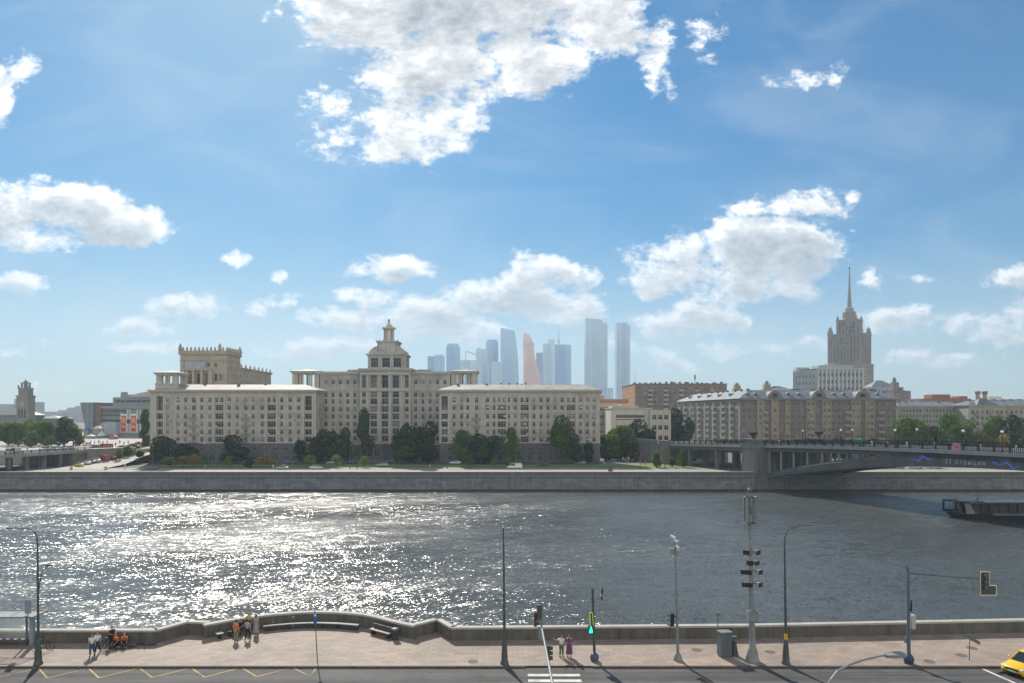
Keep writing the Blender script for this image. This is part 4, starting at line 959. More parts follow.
tower('stepped pale tower left of the crane topped slab',543,556,344,gb2,extra=crownbox(-1.5,5,344,339.6,gb2))
def mastcrane(t, w_, k, Y):
    mb = MB(); mb.tube((-4.5*k,0,zz(345,Y)),(-4.5*k,0,zz(329,Y)),1.5,.8,6); mb.tube((-4.5*k-9,0,zz(341,Y)),(-4.5*k+6,0,zz(342,Y)),1.2); mb.build('crane', steel, t)
    mb = MB(); mb.box(-4.5*k-3.5,-4.5*k+3.5,-3,3,zz(343,Y),zz(340.8,Y)); mb.build('crane_cab', mat('yellow_crane_paint', (.6,.38,.05), .5), t)
tower('dark blue slab tower with a yellow crane mast on its roof',555.8,571,345,gb3,extra=mastcrane)
def twin(pa, pb):
    def f(mb, w_, k, Y):
        mb.box(-w_, w_*.52, -26, 20, 0, zz(pa,Y)); mb.box(w_*.52, w_, -14, 20, 0, zz(pb,Y))
        n = 6
        for i in range(n):
            x = -w_+ (w_*1.5)*(i+.5)/n; mb.box(x-.9, x+.9, -27.2, -26.02, 0, zz(pa,Y)-3)
    return f
def slanttop(t, w_, k, Y):
    mb = MB(); z = zz(320.8,Y); mb.add([(-w_,-26,z+.1),(w_*.5,-26,z+.1),(w_*.5,20,z+.1),(-w_,20,z+.1),(-w_,-26,z+6),(w_*.5,-26,z+.5),(w_*.5,20,z+.5),(-w_,20,z+6)],[(0,1,5,4),(1,2,6,5),(2,3,7,6),(3,0,4,7),(4,5,6,7)]); mb.build('sloping_cap', gw, t)
tower('wider of the two tallest ribbed towers right of the cluster',585,607,320.8,gw,shape=twin(320.8,323.5),extra=slanttop,Y=2300)
tower('slimmer ribbed tower standing alone at the right end of the cluster',615.6,629.5,323.5,gw,shape=twin(323.8,325.5),extra=crownbox(-6,2,323.8,323.1,gb2),Y=2300)
tower('short pale tower between the two tallest ribbed ones',605.5,613,388,gb2,Y=2500)

# ------------------------------------------------------------------ left: station tower, shopping mall, low roofs
st = mat('greenish_tower_stone', (.20,.195,.165), .85, .1, .3)
Yt = 430.0; t = thing('clock_tower', 'grey stone clock tower with open lantern above the station square trees', 'clock tower', (xx(25.6,Yt),Yt,0))
k = Yt/F*.84; mb = MB(); ZT = lambda p: zz(p,Yt)
mb.box(-6.7*k,6.7*k,-3.3,3.3,0,ZT(397)); mb.box(-7.2*k,7.2*k,-3.7,3.7,ZT(397)+.01,ZT(395.5)); mb.box(-5.4*k,5.4*k,-2.6,2.6,ZT(395.5)+.01,ZT(389)); mb.box(-5.9*k,5.9*k,-2.9,2.9,ZT(389)+.01,ZT(388))
mb.build('shaft', st, t)
mb = MB()
for a in (-2.9*k,2.9*k):
    for c in (-1.3,1.3): mb.box(a-.4,a+.4,c-.4,c+.4,ZT(388)+.02,ZT(383.4))
mb.box(-3.9*k,3.9*k,-2.0,2.0,ZT(383.4)+.01,ZT(382.7)); mb.lathe([(1.5,0),(1.3,.6),(.7,1.2),(.25,1.6),(.08,2.6)],(0,0,ZT(382.7)),10)
for a in (-5.3*k,5.3*k): mb.lathe([(.5,0),(.6,.8),(.1,1.9)],(a,-2.5,ZT(388)),8)
mb.build('lantern', st, t)
cf = MB(); cf.tube((0,-3.32,0),(0,-3.5,0),1.5,1.5,20); cfo = cf.build('clock_face', mat('clock_dial', (.30,.30,.27), .6), t, (0,0,ZT(404)))
mb = MB(); mb.box(-.08,.08,-3.57,-3.52,0,1.4); mb.box(-.08,.8,-3.57,-3.52,-.08,.08); mb.build('clock_hands', iron, cfo)
mb = MB()
for dx in (-1.8,0,1.8): mb.box(dx-.4,dx+.4,-3.36,-3.29,ZT(418),ZT(409))
mb.build('window_slits', g_dark, t)
def lowb(name, lab, p0, p1, yt, Yq, m, nc=6, nr=4, dep=20, roof=None, rh=3):
    x0 = xx(p0,Yq); W = xx(p1,Yq)-x0; z = zz(yt,Yq); B = simple(lab, x0, Yq, W, dep, z, nc, nr, [m], W/nc*.5, z/nr*.45, side='R', name=name, lim=40)
    if roof: mb = MB(); hip_roof(mb, 0, W, 0, dep, z+.02, rh, .4); B.part('roof', mb, roof)
    return B
greyst2 = mat('shaded_grey_stone', (.17,.17,.155), .85, .1, .2)  # dark grey stone of the station halls, one even tone
lowb('station_hall','dark station hall with a broad roof left of the clock tower',-12,19,415,440,greyst2,10,4,24,mat('dark_arched_roof', (.13,.135,.135), .6, .1),6)
lowb('station_hall','long low station shed right of the clock tower',33,58.5,418.5,460,greyst2,10,3,16,roofb,2)
for p0,p1,yt,Yq,lab in ((14,19.5,398.5,1500,'pale distant tower block behind the clock tower'),(31,35,402,1500,'narrow distant block just right of the clock tower'),(-3,9,404,1500,'wide hazy distant block at the left edge of the skyline'),(37,50,411.5,1900,'low hazy distant block right of the clock tower'),(52,62,412,1700,'second low hazy block on the far left skyline'),(66,80,408.5,1700,'hazy distant block with uneven roof left of the mall'),(58,65,410,2100,'small hazy distant block between two wider ones')):
    b_ = lowb('distant_block', lab, p0, p1, yt, Yq, mat('distant_plaster', (.33,.33,.32), .9, .1), 5, 8, 30); b_.r['group'] = 'hazy blocks on the far left skyline'
    if p0 == 66: mb = MB(); k=Yq/F; mb.box(8*k,11*k,3,20,zz(yt,Yq)+.01,zz(yt-2.5,Yq)); mb.box(1*k,4*k,3,20,zz(yt,Yq)+.01,zz(yt-1,Yq)); b_.part('roof_hut', mb, mat('distant_plaster',(.3,.3,.3)))
# mall
Ym = 420.0; k = Ym/F; M0 = thing('shopping_mall', 'big grey glass shopping mall with red banners and arched glass roof', 'shopping mall', (xx(81,Ym),Ym,5.2))
ml = lambda p: (p-81)*k; mz = lambda p: zz(p,Ym)-5.2
mg = curtain('mall_curtain_wall', (.14,.17,.18), 3.2, 3.6, contrast=.3); mgrey = mat('mall_grey_cladding', (.24,.25,.25), .6, .1, .3); mbr = mat('mall_brown_cladding', (.17,.11,.09), .7, .1, .3)
mb = MB(); n = 8; vs = []
for i in range(n+1):
    t = i/n; z = mz(446)+(mz(402.5)-mz(446))*t; e = ml(87.5)-(t**1.7)*6.8*k; vs += [(e,-1,z),(ml(97),-4,z),(ml(97),40,z),(e,40,z)]
mb.add(vs, [(4*i+a,4*i+(a+1)%4,4*i+4+(a+1)%4,4*i+4+a) for i in range(n) for a in range(4)]+[(4*n,4*n+1,4*n+2,4*n+3)]); M0g = mb.build('flared_glass_corner', mg, M0)
mb = MB(); mb.box(ml(97),ml(104),-3,40,0,mz(404.3),1); mb.box(ml(104),ml(160),-2,60,0,mz(406),0); mb.box(ml(104),ml(160),-3.4,-2.01,mz(408.5),mz(406.8),0)
mb.build('facade', [mgrey, mbr], M0)
mb = MB(); mb.box(ml(105),ml(128),-2.3,-2.02,mz(418.5),mz(410)); mb.build('upper_glazing', mg, M0)
wm_ = boxmesh('window', 2.6, .2, 1.5, g_mid)
for i in range(9):
    for yy_ in (412.5,416.3): link('window', wm_, M0, (ml(107+i*2.3), -2.31, mz(yy_)))
for i in range(7): link('window', wm_, M0, (ml(112+i*5.4), 5.98, mz(402)))
pw_ = boxmesh('white_pier', .9, .4, mz(409)-mz(433), mat('white_pier_paint', (.5,.5,.49), .6))
for p_ in (122.8,129.6,131.8,139.2,142,146): link('white_pier', pw_, M0, (ml(p_), -2.03, mz(433)))
mb = MB(); mb.box(ml(104.2),ml(150),-2.5,-2.03,mz(423.5),mz(419.3)); mb.build('dark_band', mat('dark_cladding', (.07,.07,.075), .6), M0)
mb = MB(); mb.box(ml(107),ml(160),6,50,mz(406)+.02,mz(397)); mb.box(ml(111),ml(126),10,40,mz(397)+.01,mz(394)); mb.box(ml(109.5),ml(113),12,16,mz(394)+.01,mz(391.3)); mb.box(ml(130),ml(134),5.2,5.98,mz(400),mz(398.2)); mb.build('upper_storeys', [mgrey], M0)
mb = MB(); n = 14; xa, xb = ml(124), ml(170); vs = []
for i in range(n+1):
    t = i/n; x = xa+(xb-xa)*t; z = mz(397)+.05+(mz(391.2)-mz(397))*math.sin(math.pi*t)**.8; vs += [(x,5,z),(x,45,z)]
mb.add(vs, [(2*i,2*i+2,2*i+3,2*i+1) for i in range(n)]); mb.add(vs, [tuple(2*i for i in range(n+1))])
mb.build('arched_glass_roof', mat('pinkish_glass_roof', (.40,.36,.34), .25, .1), M0)
mb = MB(); n = 8; vs = []
for i in range(n+1):
    a = math.pi*i/n/2; vs += [(ml(104.5)+(1-math.cos(a))*5*k if False else ml(104.5)+5*k*(1-math.sin(a)), -5, mz(437)*0+ (mz(422)-0)*0 + 0)]
vs = []; pts = [(104.3,434.5),(104.6,429),(106,425),(108.5,422.6),(112,421.8),(122.5,422.2),(122.5,434.5)]
vs = [(ml(p),-7,mz(y)) for p,y in pts]+[(ml(p),-2.05,mz(y)) for p,y in pts]; m_ = len(pts)
mb.add(vs, [tuple(range(m_))]+[(i,(i+1)%m_,(i+1)%m_+m_,i+m_) for i in range(m_)]); mb.build('entrance_glazing', mat('pale_entrance_glass', (.33,.38,.40), .3, .15), M0)
redb = mat('banner_red', (.55,.035,.075), .7, .15, .5); yelb = mat('banner_yellow', (.75,.42,.03), .7)
for pc,lab in ((125.8,'left of the two tall red and yellow banners on the mall wall'),(135.8,'right of the two tall red and yellow banners on the mall wall')):
    t = thing('banner', lab, 'banner', (xx(81,Ym)+ml(pc),Ym-2.6,5.2), 0, 'tall banners on the mall')
    mb = MB(); mb.box(-2.9*k,2.9*k,0,.5,mz(432.5),mz(414)); mb.build('white_frame', whitep, t)
    mb = MB(); mb.box(-2.3*k,2.3*k,-.12,-.02,mz(431.6),mz(415.6)); cl_ = mb.build('cloth', redb, t)
    mb = MB()
    for i,(ya,yb_) in enumerate(((419.5,417.2),(423,421),(428,424.8))):
        za, zb = mz(ya), mz(yb_); mb.add([(-1.7*k,-.16,za),(.1*k,-.16,za+.4),(1.9*k,-.16,za-.6),(1.5*k,-.16,zb-.5),(0,-.16,zb),(-1.2*k,-.16,zb-.3)],[(0,1,2,3,4,5)])
    for s_ in (-1,0,1): mb.box(s_*.9*k-.12,s_*.9*k+.25,-.165,-.125,mz(421.5),mz(417.5))
    mb.build('yellow_figure', yelb, cl_)
# plaza clutter: kiosk roofs and awnings
for p0,p1,ya,yb_,Yq,c,lab in ((86,91,436.5,434.2,390,(.6,.6,.58),'white market canopy on the square left of the mall'),(83,88,429.5,427.5,410,(.08,.22,.45),'blue kiosk roof in front of the flared mall corner'),(92,100,428.6,425.8,400,(.62,.5,.4),'tilted pale awning beside the mall entrance'),(108,114,440,437,380,(.45,.03,.05),'crimson kiosk on the station square'),(97,102,437,431,395,(.55,.56,.55),'white billboard kiosk before the mall entrance')):
    x0 = xx(p0,Yq); W = xx(p1,Yq)-x0; t = thing('kiosk', lab, 'kiosk', (x0,Yq,5.2), 0, 'kiosks on the station square')
    h_ = zz(ya,Yq)-5.2; mb = MB(); hip_roof(mb, 0, W, 0, 4, max(1.5,h_), zz(yb_,Yq)-zz(ya,Yq), .3); mb.build('roof', mat('kiosk_paint_%d' % int(p0), c, .6), t)
    mb = MB(); mb.box(.1,W-.1,.1,3.9,0,max(1.5,h_)-.02); mb.build('booth', mgrey, t)

# ------------------------------------------------------------------ right bridge
bst = mat('bridge_granite', (.17,.165,.15), .8, .15, .4, c2=(.11,.11,.10), f2=.6, streak=.35); bsteel = mat('bridge_grey_paint', (.105,.108,.10), .6, .15, .2, streak=.2); bfas = mat('bridge_fascia', (.26,.26,.25), .6, .1, .3, streak=.2)
BP = Vector((78.3,213,0)); BD = Vector((.343,-.939,0)).normalized(); BN = Vector((.939,.343,0)).normalized()
ZDK = lambda s: 9.3+.031*s if s < 0 else 10.8-1.5*((78-s)/78)**2
ZB = lambda s: 7.3-7.8*(abs(78-s)/75)**2
br = thing('bridge', 'grey steel arch bridge crossing the river at right behind dark railings', 'bridge', tuple(BP), math.atan2(BD.y,BD.x))
# local frame: x along the bridge (towards the camera), y = left-hand normal
RB = Matrix.Rotation(-math.atan2(BD.y,BD.x),3,'Z'); ny = 1.0 if (RB @ BN).y > 0 else -1.0
BW = 24.0
def strip(mb, s0, s1, n, off0, off1, zlo, zhi, m=0):
    for i in range(n):
        a = s0+(s1-s0)*i/n; c = s0+(s1-s0)*(i+1)/n; y0, y1 = ny*off0, ny*off1
        vs = [(a,y0,zlo(a)),(c,y0,zlo(c)),(c,y1,zlo(c)),(a,y1,zlo(a)),(a,y0,zhi(a)),(c,y0,zhi(c)),(c,y1,zhi(c)),(a,y1,zhi(a))]
        fs = [(0,3,2,1),(4,5,6,7),(0,1,5,4),(2,3,7,6)]
        if i == 0: fs.append((3,0,4,7))
        if i == n-1: fs.append((1,2,6,5))
        mb.add(vs, fs, m)
mb = MB(); strip(mb, -56, 175, 60, .25, BW-.25, lambda s: ZDK(s)-1.0, lambda s: ZDK(s), 0); mb.build('deck', [asph], br)
for off in (0, BW-.26):
    mb = MB(); strip(mb, -56, 175, 60, off-.35, off+.24, lambda s: ZDK(s)-.75, lambda s: ZDK(s)+.12, 0); mb.build('fascia', bfas, br)
for off in (.3, 8, 16, BW-1.1):
    mb = MB(); strip(mb, 1, 155, 56, off, off+.8, ZB, lambda s: min(ZDK(s)-1.02, ZB(s)+1.5+.035*min(s,156-s)), 0); mb.build('arch_rib', bsteel, br)
    mb = MB(); strip(mb, -56, 160, 54, off, off+.5, lambda s: ZDK(s)-1.9, lambda s: ZDK(s)-1.01, 0); mb.build('girder', bsteel, br)
cmat = mat('pale_bridge_post', (.27,.27,.26), .7, .1)
for k_, s_ in enumerate((2.2,7.2,12.4,17.8,23.4,29.3)):
    for off in (.7, 8.4, 16.4, BW-.7):
        mb = MB(); mb.box(s_-.22,s_+.22, ny*off-.22, ny*off+.22, ZB(s_)+1.4, ZDK(s_)-1.0); mb.build('spandrel_post', cmat, br)
# railings
def railing(mb, s0, s1, off, h=1.25, step=.42):
    n = int((s1-s0)/6)
    strip(mb, s0, s1, n, off-.07, off+.07, lambda s: ZDK(s)+h, lambda s: ZDK(s)+h+.14)
    strip(mb, s0, s1, n, off-.05, off+.05, lambda s: ZDK(s)+.24, lambda s: ZDK(s)+.36)
    s_ = s0; i = 0
    while s_ < s1:
        w_ = .16 if i % 8 == 0 else .055; hh = h+.35 if i % 8 == 0 else h
        mb.box(s_-w_,s_+w_,ny*off-w_*.8,ny*off+w_*.8,ZDK(s_)+.1,ZDK(s_)+hh)
        if i % 2 == 0: mb.box(s_,s_+step,ny*off-.03,ny*off+.03,ZDK(s_)+.62,ZDK(s_)+.7)
        s_ += step; i += 1
for off in (-.05, BW-.2):
    mb = MB(); railing(mb, -56, 172, off); mb.build('railing', iron, br)
# near pier under the landward end, approach columns and abutment
def lbox(mb, s0, s1, o0, o1, z0, z1, m=0): mb.box(s0, s1, min(ny*o0,ny*o1), max(ny*o0,ny*o1), z0, z1, m)
mb = MB(); lbox(mb, -7.5, 1.6, .5, BW-.5, WL-3, ZDK(-3)-1.95); lbox(mb, -8, 2.1, .3, BW-.3, WL-3, WL+1.2); mb.build('pier', bst, br)
for o0, o1 in ((-2.8,.35),(BW-.35,BW+2.8)):
    mb = MB(); lbox(mb, -6.6, .9, o0, o1, WL-3, ZDK(0)+.1); lbox(mb, -7.1, 1.4, o0-.4, o1+.4 if o1 > 1 else o1+.0, WL-3, WL+2); lbox(mb, -6.9, 1.2, o0-.3, o1, ZDK(0)-.9, ZDK(0)-.4)
    lbox(mb, -6.3, .6, o0+.3, o1-.3, ZDK(0)+.1, ZDK(0)+1.5); lbox(mb, -6.8, 1.1, o0-.2, o1+.1, ZDK(0)+1.5, ZDK(0)+2.0); mb.build('pylon', bst, br)
mb = MB()
for s_ in (-24,-40):
    for off in (1,8,15.5,BW-1.4): lbox(mb, s_-.55, s_+.55, off-.5, off+.6, 0, ZDK(s_)-1.92)
    lbox(mb, s_-.6, s_+.6, .2, BW-.2, ZDK(s_)-2.7, ZDK(s_)-1.93)
mb.build('approach_columns', bst, br)
mb = MB(); lbox(mb, -76, -52, -3, BW+3, 0, ZDK(-54)-.02); lbox(mb, -76, -56.1, -3.3, -2.4, ZDK(-56), ZDK(-56)+1.6); lbox(mb, -54, -51.5, -3.5, .2, 0, ZDK(-54)+1.4); mb.build('abutment', bst, br)
def vase(lab, s_, off, r_=1.0):
    v = BP + BD*s_ + BN*off; t = thing('stone_vase', lab, 'vase', (v.x,v.y,ZDK(0)+2.0), 0, 'dark vases on the bridge pylons')
    mb = MB(); mb.lathe([(.5*r_,0),(.55*r_,.3),(.28*r_,.5),(.3*r_,.75)], n=14); mb.build('foot', iron, t)
    mb = MB(); mb.lathe([(.3*r_,.75),(.9*r_,1.1),(1.25*r_,1.6),(1.55*r_,1.9),(1.6*r_,2.05),(1.3*r_,2.0),(.8*r_,2.15),(.2*r_,2.3)], n=16); mb.build('bowl', iron, t)
vase('dark metal vase on the near stone pylon where the bridge meets the bank', -3, -1.2)
vase('dark metal vase on the far stone pylon, seen beyond the bridge deck', -3, BW+1.2)
# lettering and painted light figures on the near arch face
def arch_s(px):
    r_ = (px-CX); return (r_*213-F*78.3)/(F*.343+r_*.939)
offn = .3
paint = mat('pale_letter_paint', (.42,.42,.40), .7); blue = mat('blue_light_strip', (.10,.16,.75), .5, emit=(.1,.2,1.0), es=.12)
cv = bpy.data.curves.new('lettering', 'FONT'); cv.body = '31 станция'; cv.size = 1.5; cv.extrude = .02; cv.space_character = 1.25
cv.materials.append(paint); tx0 = bpy.data.objects.new('lettering', cv); col.objects.link(tx0)
txm = bpy.data.meshes.new_from_object(tx0.evaluated_get(bpy.context.evaluated_depsgraph_get())); bpy.data.objects.remove(tx0)
tx = link('lettering', txm, br)
s_ = arch_s(944); s2 = arch_s(984); zc = lambda px, py: zz(py, 213-.939*arch_s(px))
tx.location = (s_, ny*(offn-.03), zc(944, 463.4)); tx.rotation_euler = (R(90), R(-.6) , 0)
def stripe(pts, m, name, r_=.1):
    mb = MB(); q = [(arch_s(p), ny*(offn-.05), zc(p,y)) for p,y in pts]; mb.path(q, r_, 5); mb.build(name, m, br)
stripe([(913,459.3),(917.5,461.6),(921,457),(923,456.3),(927.5,459.6),(932,458.6)], blue, 'light_zigzag')
stripe([(992,462.2),(999,465.5),(1006,462.4),(1013,469),(1018,466.3)], blue, 'light_zigzag')
for p,y,c,nm in ((857.3,458,(.03,.25,.7),'blue'),(873.5,459,(.5,.04,.05),'red'),(798.5,468,(.05,.2,.6),'blue')):
    mb = MB(); s0 = arch_s(p); mb.tube((s0,ny*(offn-.02),zc(p,y)),(s0,ny*(offn-.08),zc(p,y)),.42,.42,12); mb.build('round_sign', mat('sign_%s' % nm, c, .5), br)
stripe([(802,467.4),(812,465.4),(822,463.9),(832,462.8),(841,462)], paint, 'painted_line', .12)
t = thing('bridge_sign', 'small pink square sign hanging on the bridge railing', 'sign', tuple(BP+BD*arch_s(957.5)-BN*.3)); t.rotation_euler = (0,0,math.atan2(BD.y,BD.x)); s_ = arch_s(957.5)
mb = MB(); mb.box(-.85,.85,-.06,.06,ZDK(s_)+.0,ZDK(s_)+1.75); bdp = mb.build('board', mat('pink_sign', (.55,.24,.32), .6), t)
mb = MB()
for dx in (-.3,.3): mb.box(dx-.08,dx+.08,-ny*.0-.09,.09,ZDK(s_)+.6,ZDK(s_)+1.2)
mb.box(-.22,.22,-.088,.088,ZDK(s_)+.82,ZDK(s_)+.98); mb.build('mark', mat('dark_pink_mark', (.25,.05,.10), .6), bdp)
t = thing('info_pillar', 'teal info pillar behind the bridge railing', 'pillar', tuple(BP+BD*arch_s(857)+BN*1.2+Vector((0,0,ZDK(arch_s(857)))))); mb = MB(); mb.lathe([(.5,0),(.5,1.9),(.6,1.95),(.6,2.15),(.2,2.3)], n=10); mb.build('column', mat('teal_paint', (.04,.28,.22), .5), t)
for i,(px,off) in enumerate(((802.8,BW-1),(840,.4),(852.6,BW-1),(894,.4),(917,BW-1),(962,.4),(1001,.4))):
    base_s = arch_s(px) if off < 1 else (lambda r_: (r_*(213+.343*off)-F*(78.3+.939*off))/(F*.343+r_*.939))(px-CX)
    v = BP + BD*base_s + BN*off; zd = ZDK(base_s)
    if i == 0:
        GL = thing('globe_lamp', '', 'street lamp', (0,0,0), 0, 'white globe lamps along the bridge'); mb = MB(); mb.lathe([(.22,0),(.24,.5),(.12,.7),(.08,4.1),(.14,4.2)], n=8); mb.build('post', iron, GL); mb = MB(); mb.sph((0,0,4.45),.32); mb.build('globe', mat('opal_glass', (.8,.8,.78), .3), GL); g_ = GL
        GL.location = (v.x,v.y,zd)
    else: g_ = dup(GL, (v.x,v.y,zd))
    g_['label'] = ['far side globe lamp nearest the pylon vases','globe lamp rising above the painted arch line on the near railing','globe lamp just right of the arch line, on the far railing','globe lamp midway along the bridge above the block end','globe lamp on the far railing left of the lettering','globe lamp on the near railing right of the pink sign','rightmost globe lamp on the bridge in view'][i]

# ------------------------------------------------------------------ left bridge over the embankment road
lb = thing('bridge', 'low road overpass with dark columns beneath it at the left edge', 'bridge', (0,0,0))
ld = Vector((8,44,0)).normalized(); lp = Vector((-168.5,219,0)); lnn = Vector((-ld.y,ld.x,0))
def lz(s_): return 5.9
def pbox(mb, s0, s1, o0, o1, z0, z1, m=0):
    q = [lp+ld*s0+lnn*o0, lp+ld*s1+lnn*o0, lp+ld*s1+lnn*o1, lp+ld*s0+lnn*o1]; mb.prism([(p.x,p.y) for p in q], z0, z1, m)
mb = MB(); pbox(mb, -2, 44, .1, 22, 4.7, 5.5); mb.build('deck', asph, lb)
mb = MB(); pbox(mb, -2, 42, -.3, .09, 4.6, 5.75); mb.build('fascia', bfas, lb)
mb = MB()
for i in range(12):
    pbox(mb, 3+i*3.3, 3.3+i*3.3, -.2, .0, 5.76, 6.75)
for i in range(110): pbox(mb, .2+i*.38, .28+i*.38, -.14, -.06, 5.76, 6.6)
pbox(mb, 0, 42, -.17, -.03, 6.6, 6.72); mb.build('railing', iron, lb)
for s_ in (8,15,22,29):
    for o in (.6,7.5,14.5): mb = MB(); pbox(mb, s_, s_+1.1, o, o+1.0, 0, 4.69); mb.build('column', bst, lb)
mb = MB(); pbox(mb, -6, 1.5, -3, 24, WL-3, 5.3); pbox(mb, -6.5, 2, -3.4, -.4, WL-3, 0); pbox(mb, -6.3,1.8,-3.3,0.0,5.3,5.8); mb.build('pier', mat('pale_bridge_granite', (.30,.285,.25), .8, .12, .4, streak=.3), lb)
mb = MB(); pbox(mb, 34, 43, .1, 22, 0, 4.69); mb.build('abutment', bst, lb)

# ------------------------------------------------------------------ river boat
bt = thing('river_boat', 'long dark glass sided river boat with open stern frame', 'boat', (xx(942,152)+3.4, 152, WL), R(-3))
navy = mat('dark_navy_hull', (.018,.022,.03), .35, .1, .3); bglass = mat('boat_dark_glass', (.012,.014,.018), .12, .2, .2, spec=.4); grb = mat('boat_grey_trim', (.22,.23,.24), .5)
BL = 38.0; mb = MB()
sec = [(.9,.0,2.3),(2.4,.8,2.45),(5,1.6,2.6),(BL-6,1.6,2.6),(BL,2.2,.4)]
vs = []
for i,(x,wl,wd) in enumerate(((.7,1.9,2.3),(3,2.35,2.55),(6,2.5,2.7),(BL-8,2.5,2.7),(BL-3,1.4,1.9),(BL,.1,.35))):
    xb = x+(1.2 if i == 0 else 0) - (1.5 if i == 5 else 0)
    vs += [(xb,3.2-wl,-.6),(x,3.2-wd,1.25),(x,3.2+wd,1.25),(xb,3.2+wl,-.6)]
mb.add(vs, [(4*i+a,4*i+(a+1)%4,4*i+4+(a+1)%4,4*i+4+a) for i in range(5) for a in range(4)]+[(0,1,2,3),(23,22,21,20)]); hull = mb.build('hull', navy, bt)
mb = MB(); mb.box(8,16.7,.45,.49,1.0,1.45); mb.build('pale_stripe', grb, hull)
mb = MB(); mb.add([(4.4,.7,1.26),(BL-8,.7,1.26),(BL-8,5.7,1.26),(4.4,5.7,1.26),(3.3,.95,3.5),(BL-10,.95,3.5),(BL-10,5.45,3.5),(3.3,5.45,3.5)],[(0,1,5,4),(1,2,6,5),(2,3,7,6),(3,0,4,7),(4,5,6,7)]); cab = mb.build('glass_cabin', bglass, bt)
mb = MB()
mul = boxmesh('mullion', .12, .25, 2.1, navy)
for i in range(12): link('mullion', mul, cab, (5.56+i*2,.9,1.3))
mb = MB(); mb.box(3.1,BL-9.5,.75,5.65,3.51,3.66); mb.box(7,BL-14,1.4,5,3.67,3.95,1); mb.build('roof', [navy, mat('roof_skylight', (.33,.38,.45), .2)], bt)
mb = MB()
for yy_ in (.85,5.55): mb.box(0,.35,yy_-.15,yy_+.15,1.3,3.9); mb.box(0,3.2,yy_-.15,yy_+.15,3.66,3.95) ; mb.box(.3,3.4,yy_-.12,yy_+.12,1.3,1.75)
mb.box(0,.35,.7,5.7,3.66,3.95); mb.build('stern_frame', navy, bt)
mb = MB(); mb.add([(2.4,.66,1.3),(4.4,.66,1.3),(3.3,.9,3.6),(2.2,.9,3.6)],[(0,1,2,3)]); mb.add([(2.4,5.74,1.3),(4.4,5.74,1.3),(3.3,5.5,3.6),(2.2,5.5,3.6)],[(0,1,2,3)]); mb.box(2.3,2.5,.8,5.6,1.3,1.35); mb.build('grey_panel', grb, bt)
mb = MB(); mb.tube((6.4,3.2,3.6),(6.4,3.2,5.2),.07,.04); mb.box(6.2,6.6,2.9,3.5,4.3,4.4); mb.build('mast', iron, bt)

# ------------------------------------------------------------------ trees
def leafmat(name, c, c2, tr=.5):
    m = bpy.data.materials.new(name); m.use_nodes = True; nt_ = m.node_tree; nt_.nodes.clear(); t = NB(nt_)
    ob = t.n('ShaderNodeNewGeometry').outputs['Position']; nz = t.noise(ob, .55, 4, .7)
    oi = t.n('ShaderNodeObjectInfo'); cc = t.mix(t.ramp(nz,.35,.65), tuple(c)+(1,), tuple(c2)+(1,))
    h = t.n('ShaderNodeHueSaturation'); t.put(h.inputs['Color'], cc); t.put(h.inputs['Value'], t.ramp(oi.outputs['Random'],0,1,.75,1.25,False)); t.put(h.inputs['Hue'], t.ramp(oi.outputs['Random'],0,1,.485,.51,False))
    d = t.n('ShaderNodeBsdfDiffuse'); t.put(d.inputs[0], h.outputs[0]); tl = t.n('ShaderNodeBsdfTranslucent'); t.put(tl.inputs[0], h.outputs[0])
    mx = t.n('ShaderNodeMixShader'); mx.inputs[0].default_value = tr; t.put(mx.inputs[1], d.outputs[0]); t.put(mx.inputs[2], tl.outputs[0])
    o = t.n('ShaderNodeOutputMaterial'); t.put(o.inputs[0], mx.outputs[0]); return m
lf_dark = leafmat('dark_leaves', (.026,.045,.016), (.045,.070,.020), .25); lf_mid = leafmat('green_leaves', (.075,.135,.020), (.13,.19,.03)); lf_young = leafmat('young_leaves', (.13,.23,.03), (.18,.26,.04)); lf_yel = leafmat('yellow_leaves', (.38,.27,.04), (.28,.23,.04))
bark = mat('tree_bark', (.075,.055,.04), .9, .2, 3)
def crown_mesh(seed, rx, h, z0, n, leaf, mt, lobes=11, tall=False):
    r_ = random.Random(seed); mb = MB(); L_ = []
    for i in range(lobes):
        t = r_.random(); a = r_.random()*6.28
        env = math.sin(math.pi*min(1,max(.08,(t*.86+.12))))**.7
        q = rx*env*.62*r_.random()**.5; s = rx*r_.uniform(.30,.52)*(0.75 if tall else 1)
        L_.append((q*math.cos(a), q*math.sin(a), z0+h*(.12+.78*t), s, s, s*r_.uniform(.8,1.15)*(1.3 if tall else 1)))
    tot = sum(l[3]**2 for l in L_)
    for l in L_:
        for k in range(int(n*l[3]**2/tot)):
            u = Vector((r_.gauss(0,1),r_.gauss(0,1),r_.gauss(0,1))).normalized(); rr = r_.uniform(.55,1.08)**.5
            p = Vector((l[0]+u.x*l[3]*rr, l[1]+u.y*l[4]*rr, l[2]+u.z*l[5]*rr))
            nn = (u+Vector((r_.gauss(0,.7),r_.gauss(0,.7),r_.gauss(0,.7)))).normalized(); q = nn.to_track_quat('Z','Y'); s = leaf*r_.uniform(.6,1.35)
            a = r_.random()*3.14; c, s_ = math.cos(a)*s, math.sin(a)*s
            mb.add([p+q@Vector((c,s_,0)), p+q@Vector((-s_,c,0)), p+q@Vector((-c*.8,-s_*.8,0)), p+q@Vector((s_,-c,0))],[(0,1,2,3)])
    return mb.mesh('crown', mt), L_
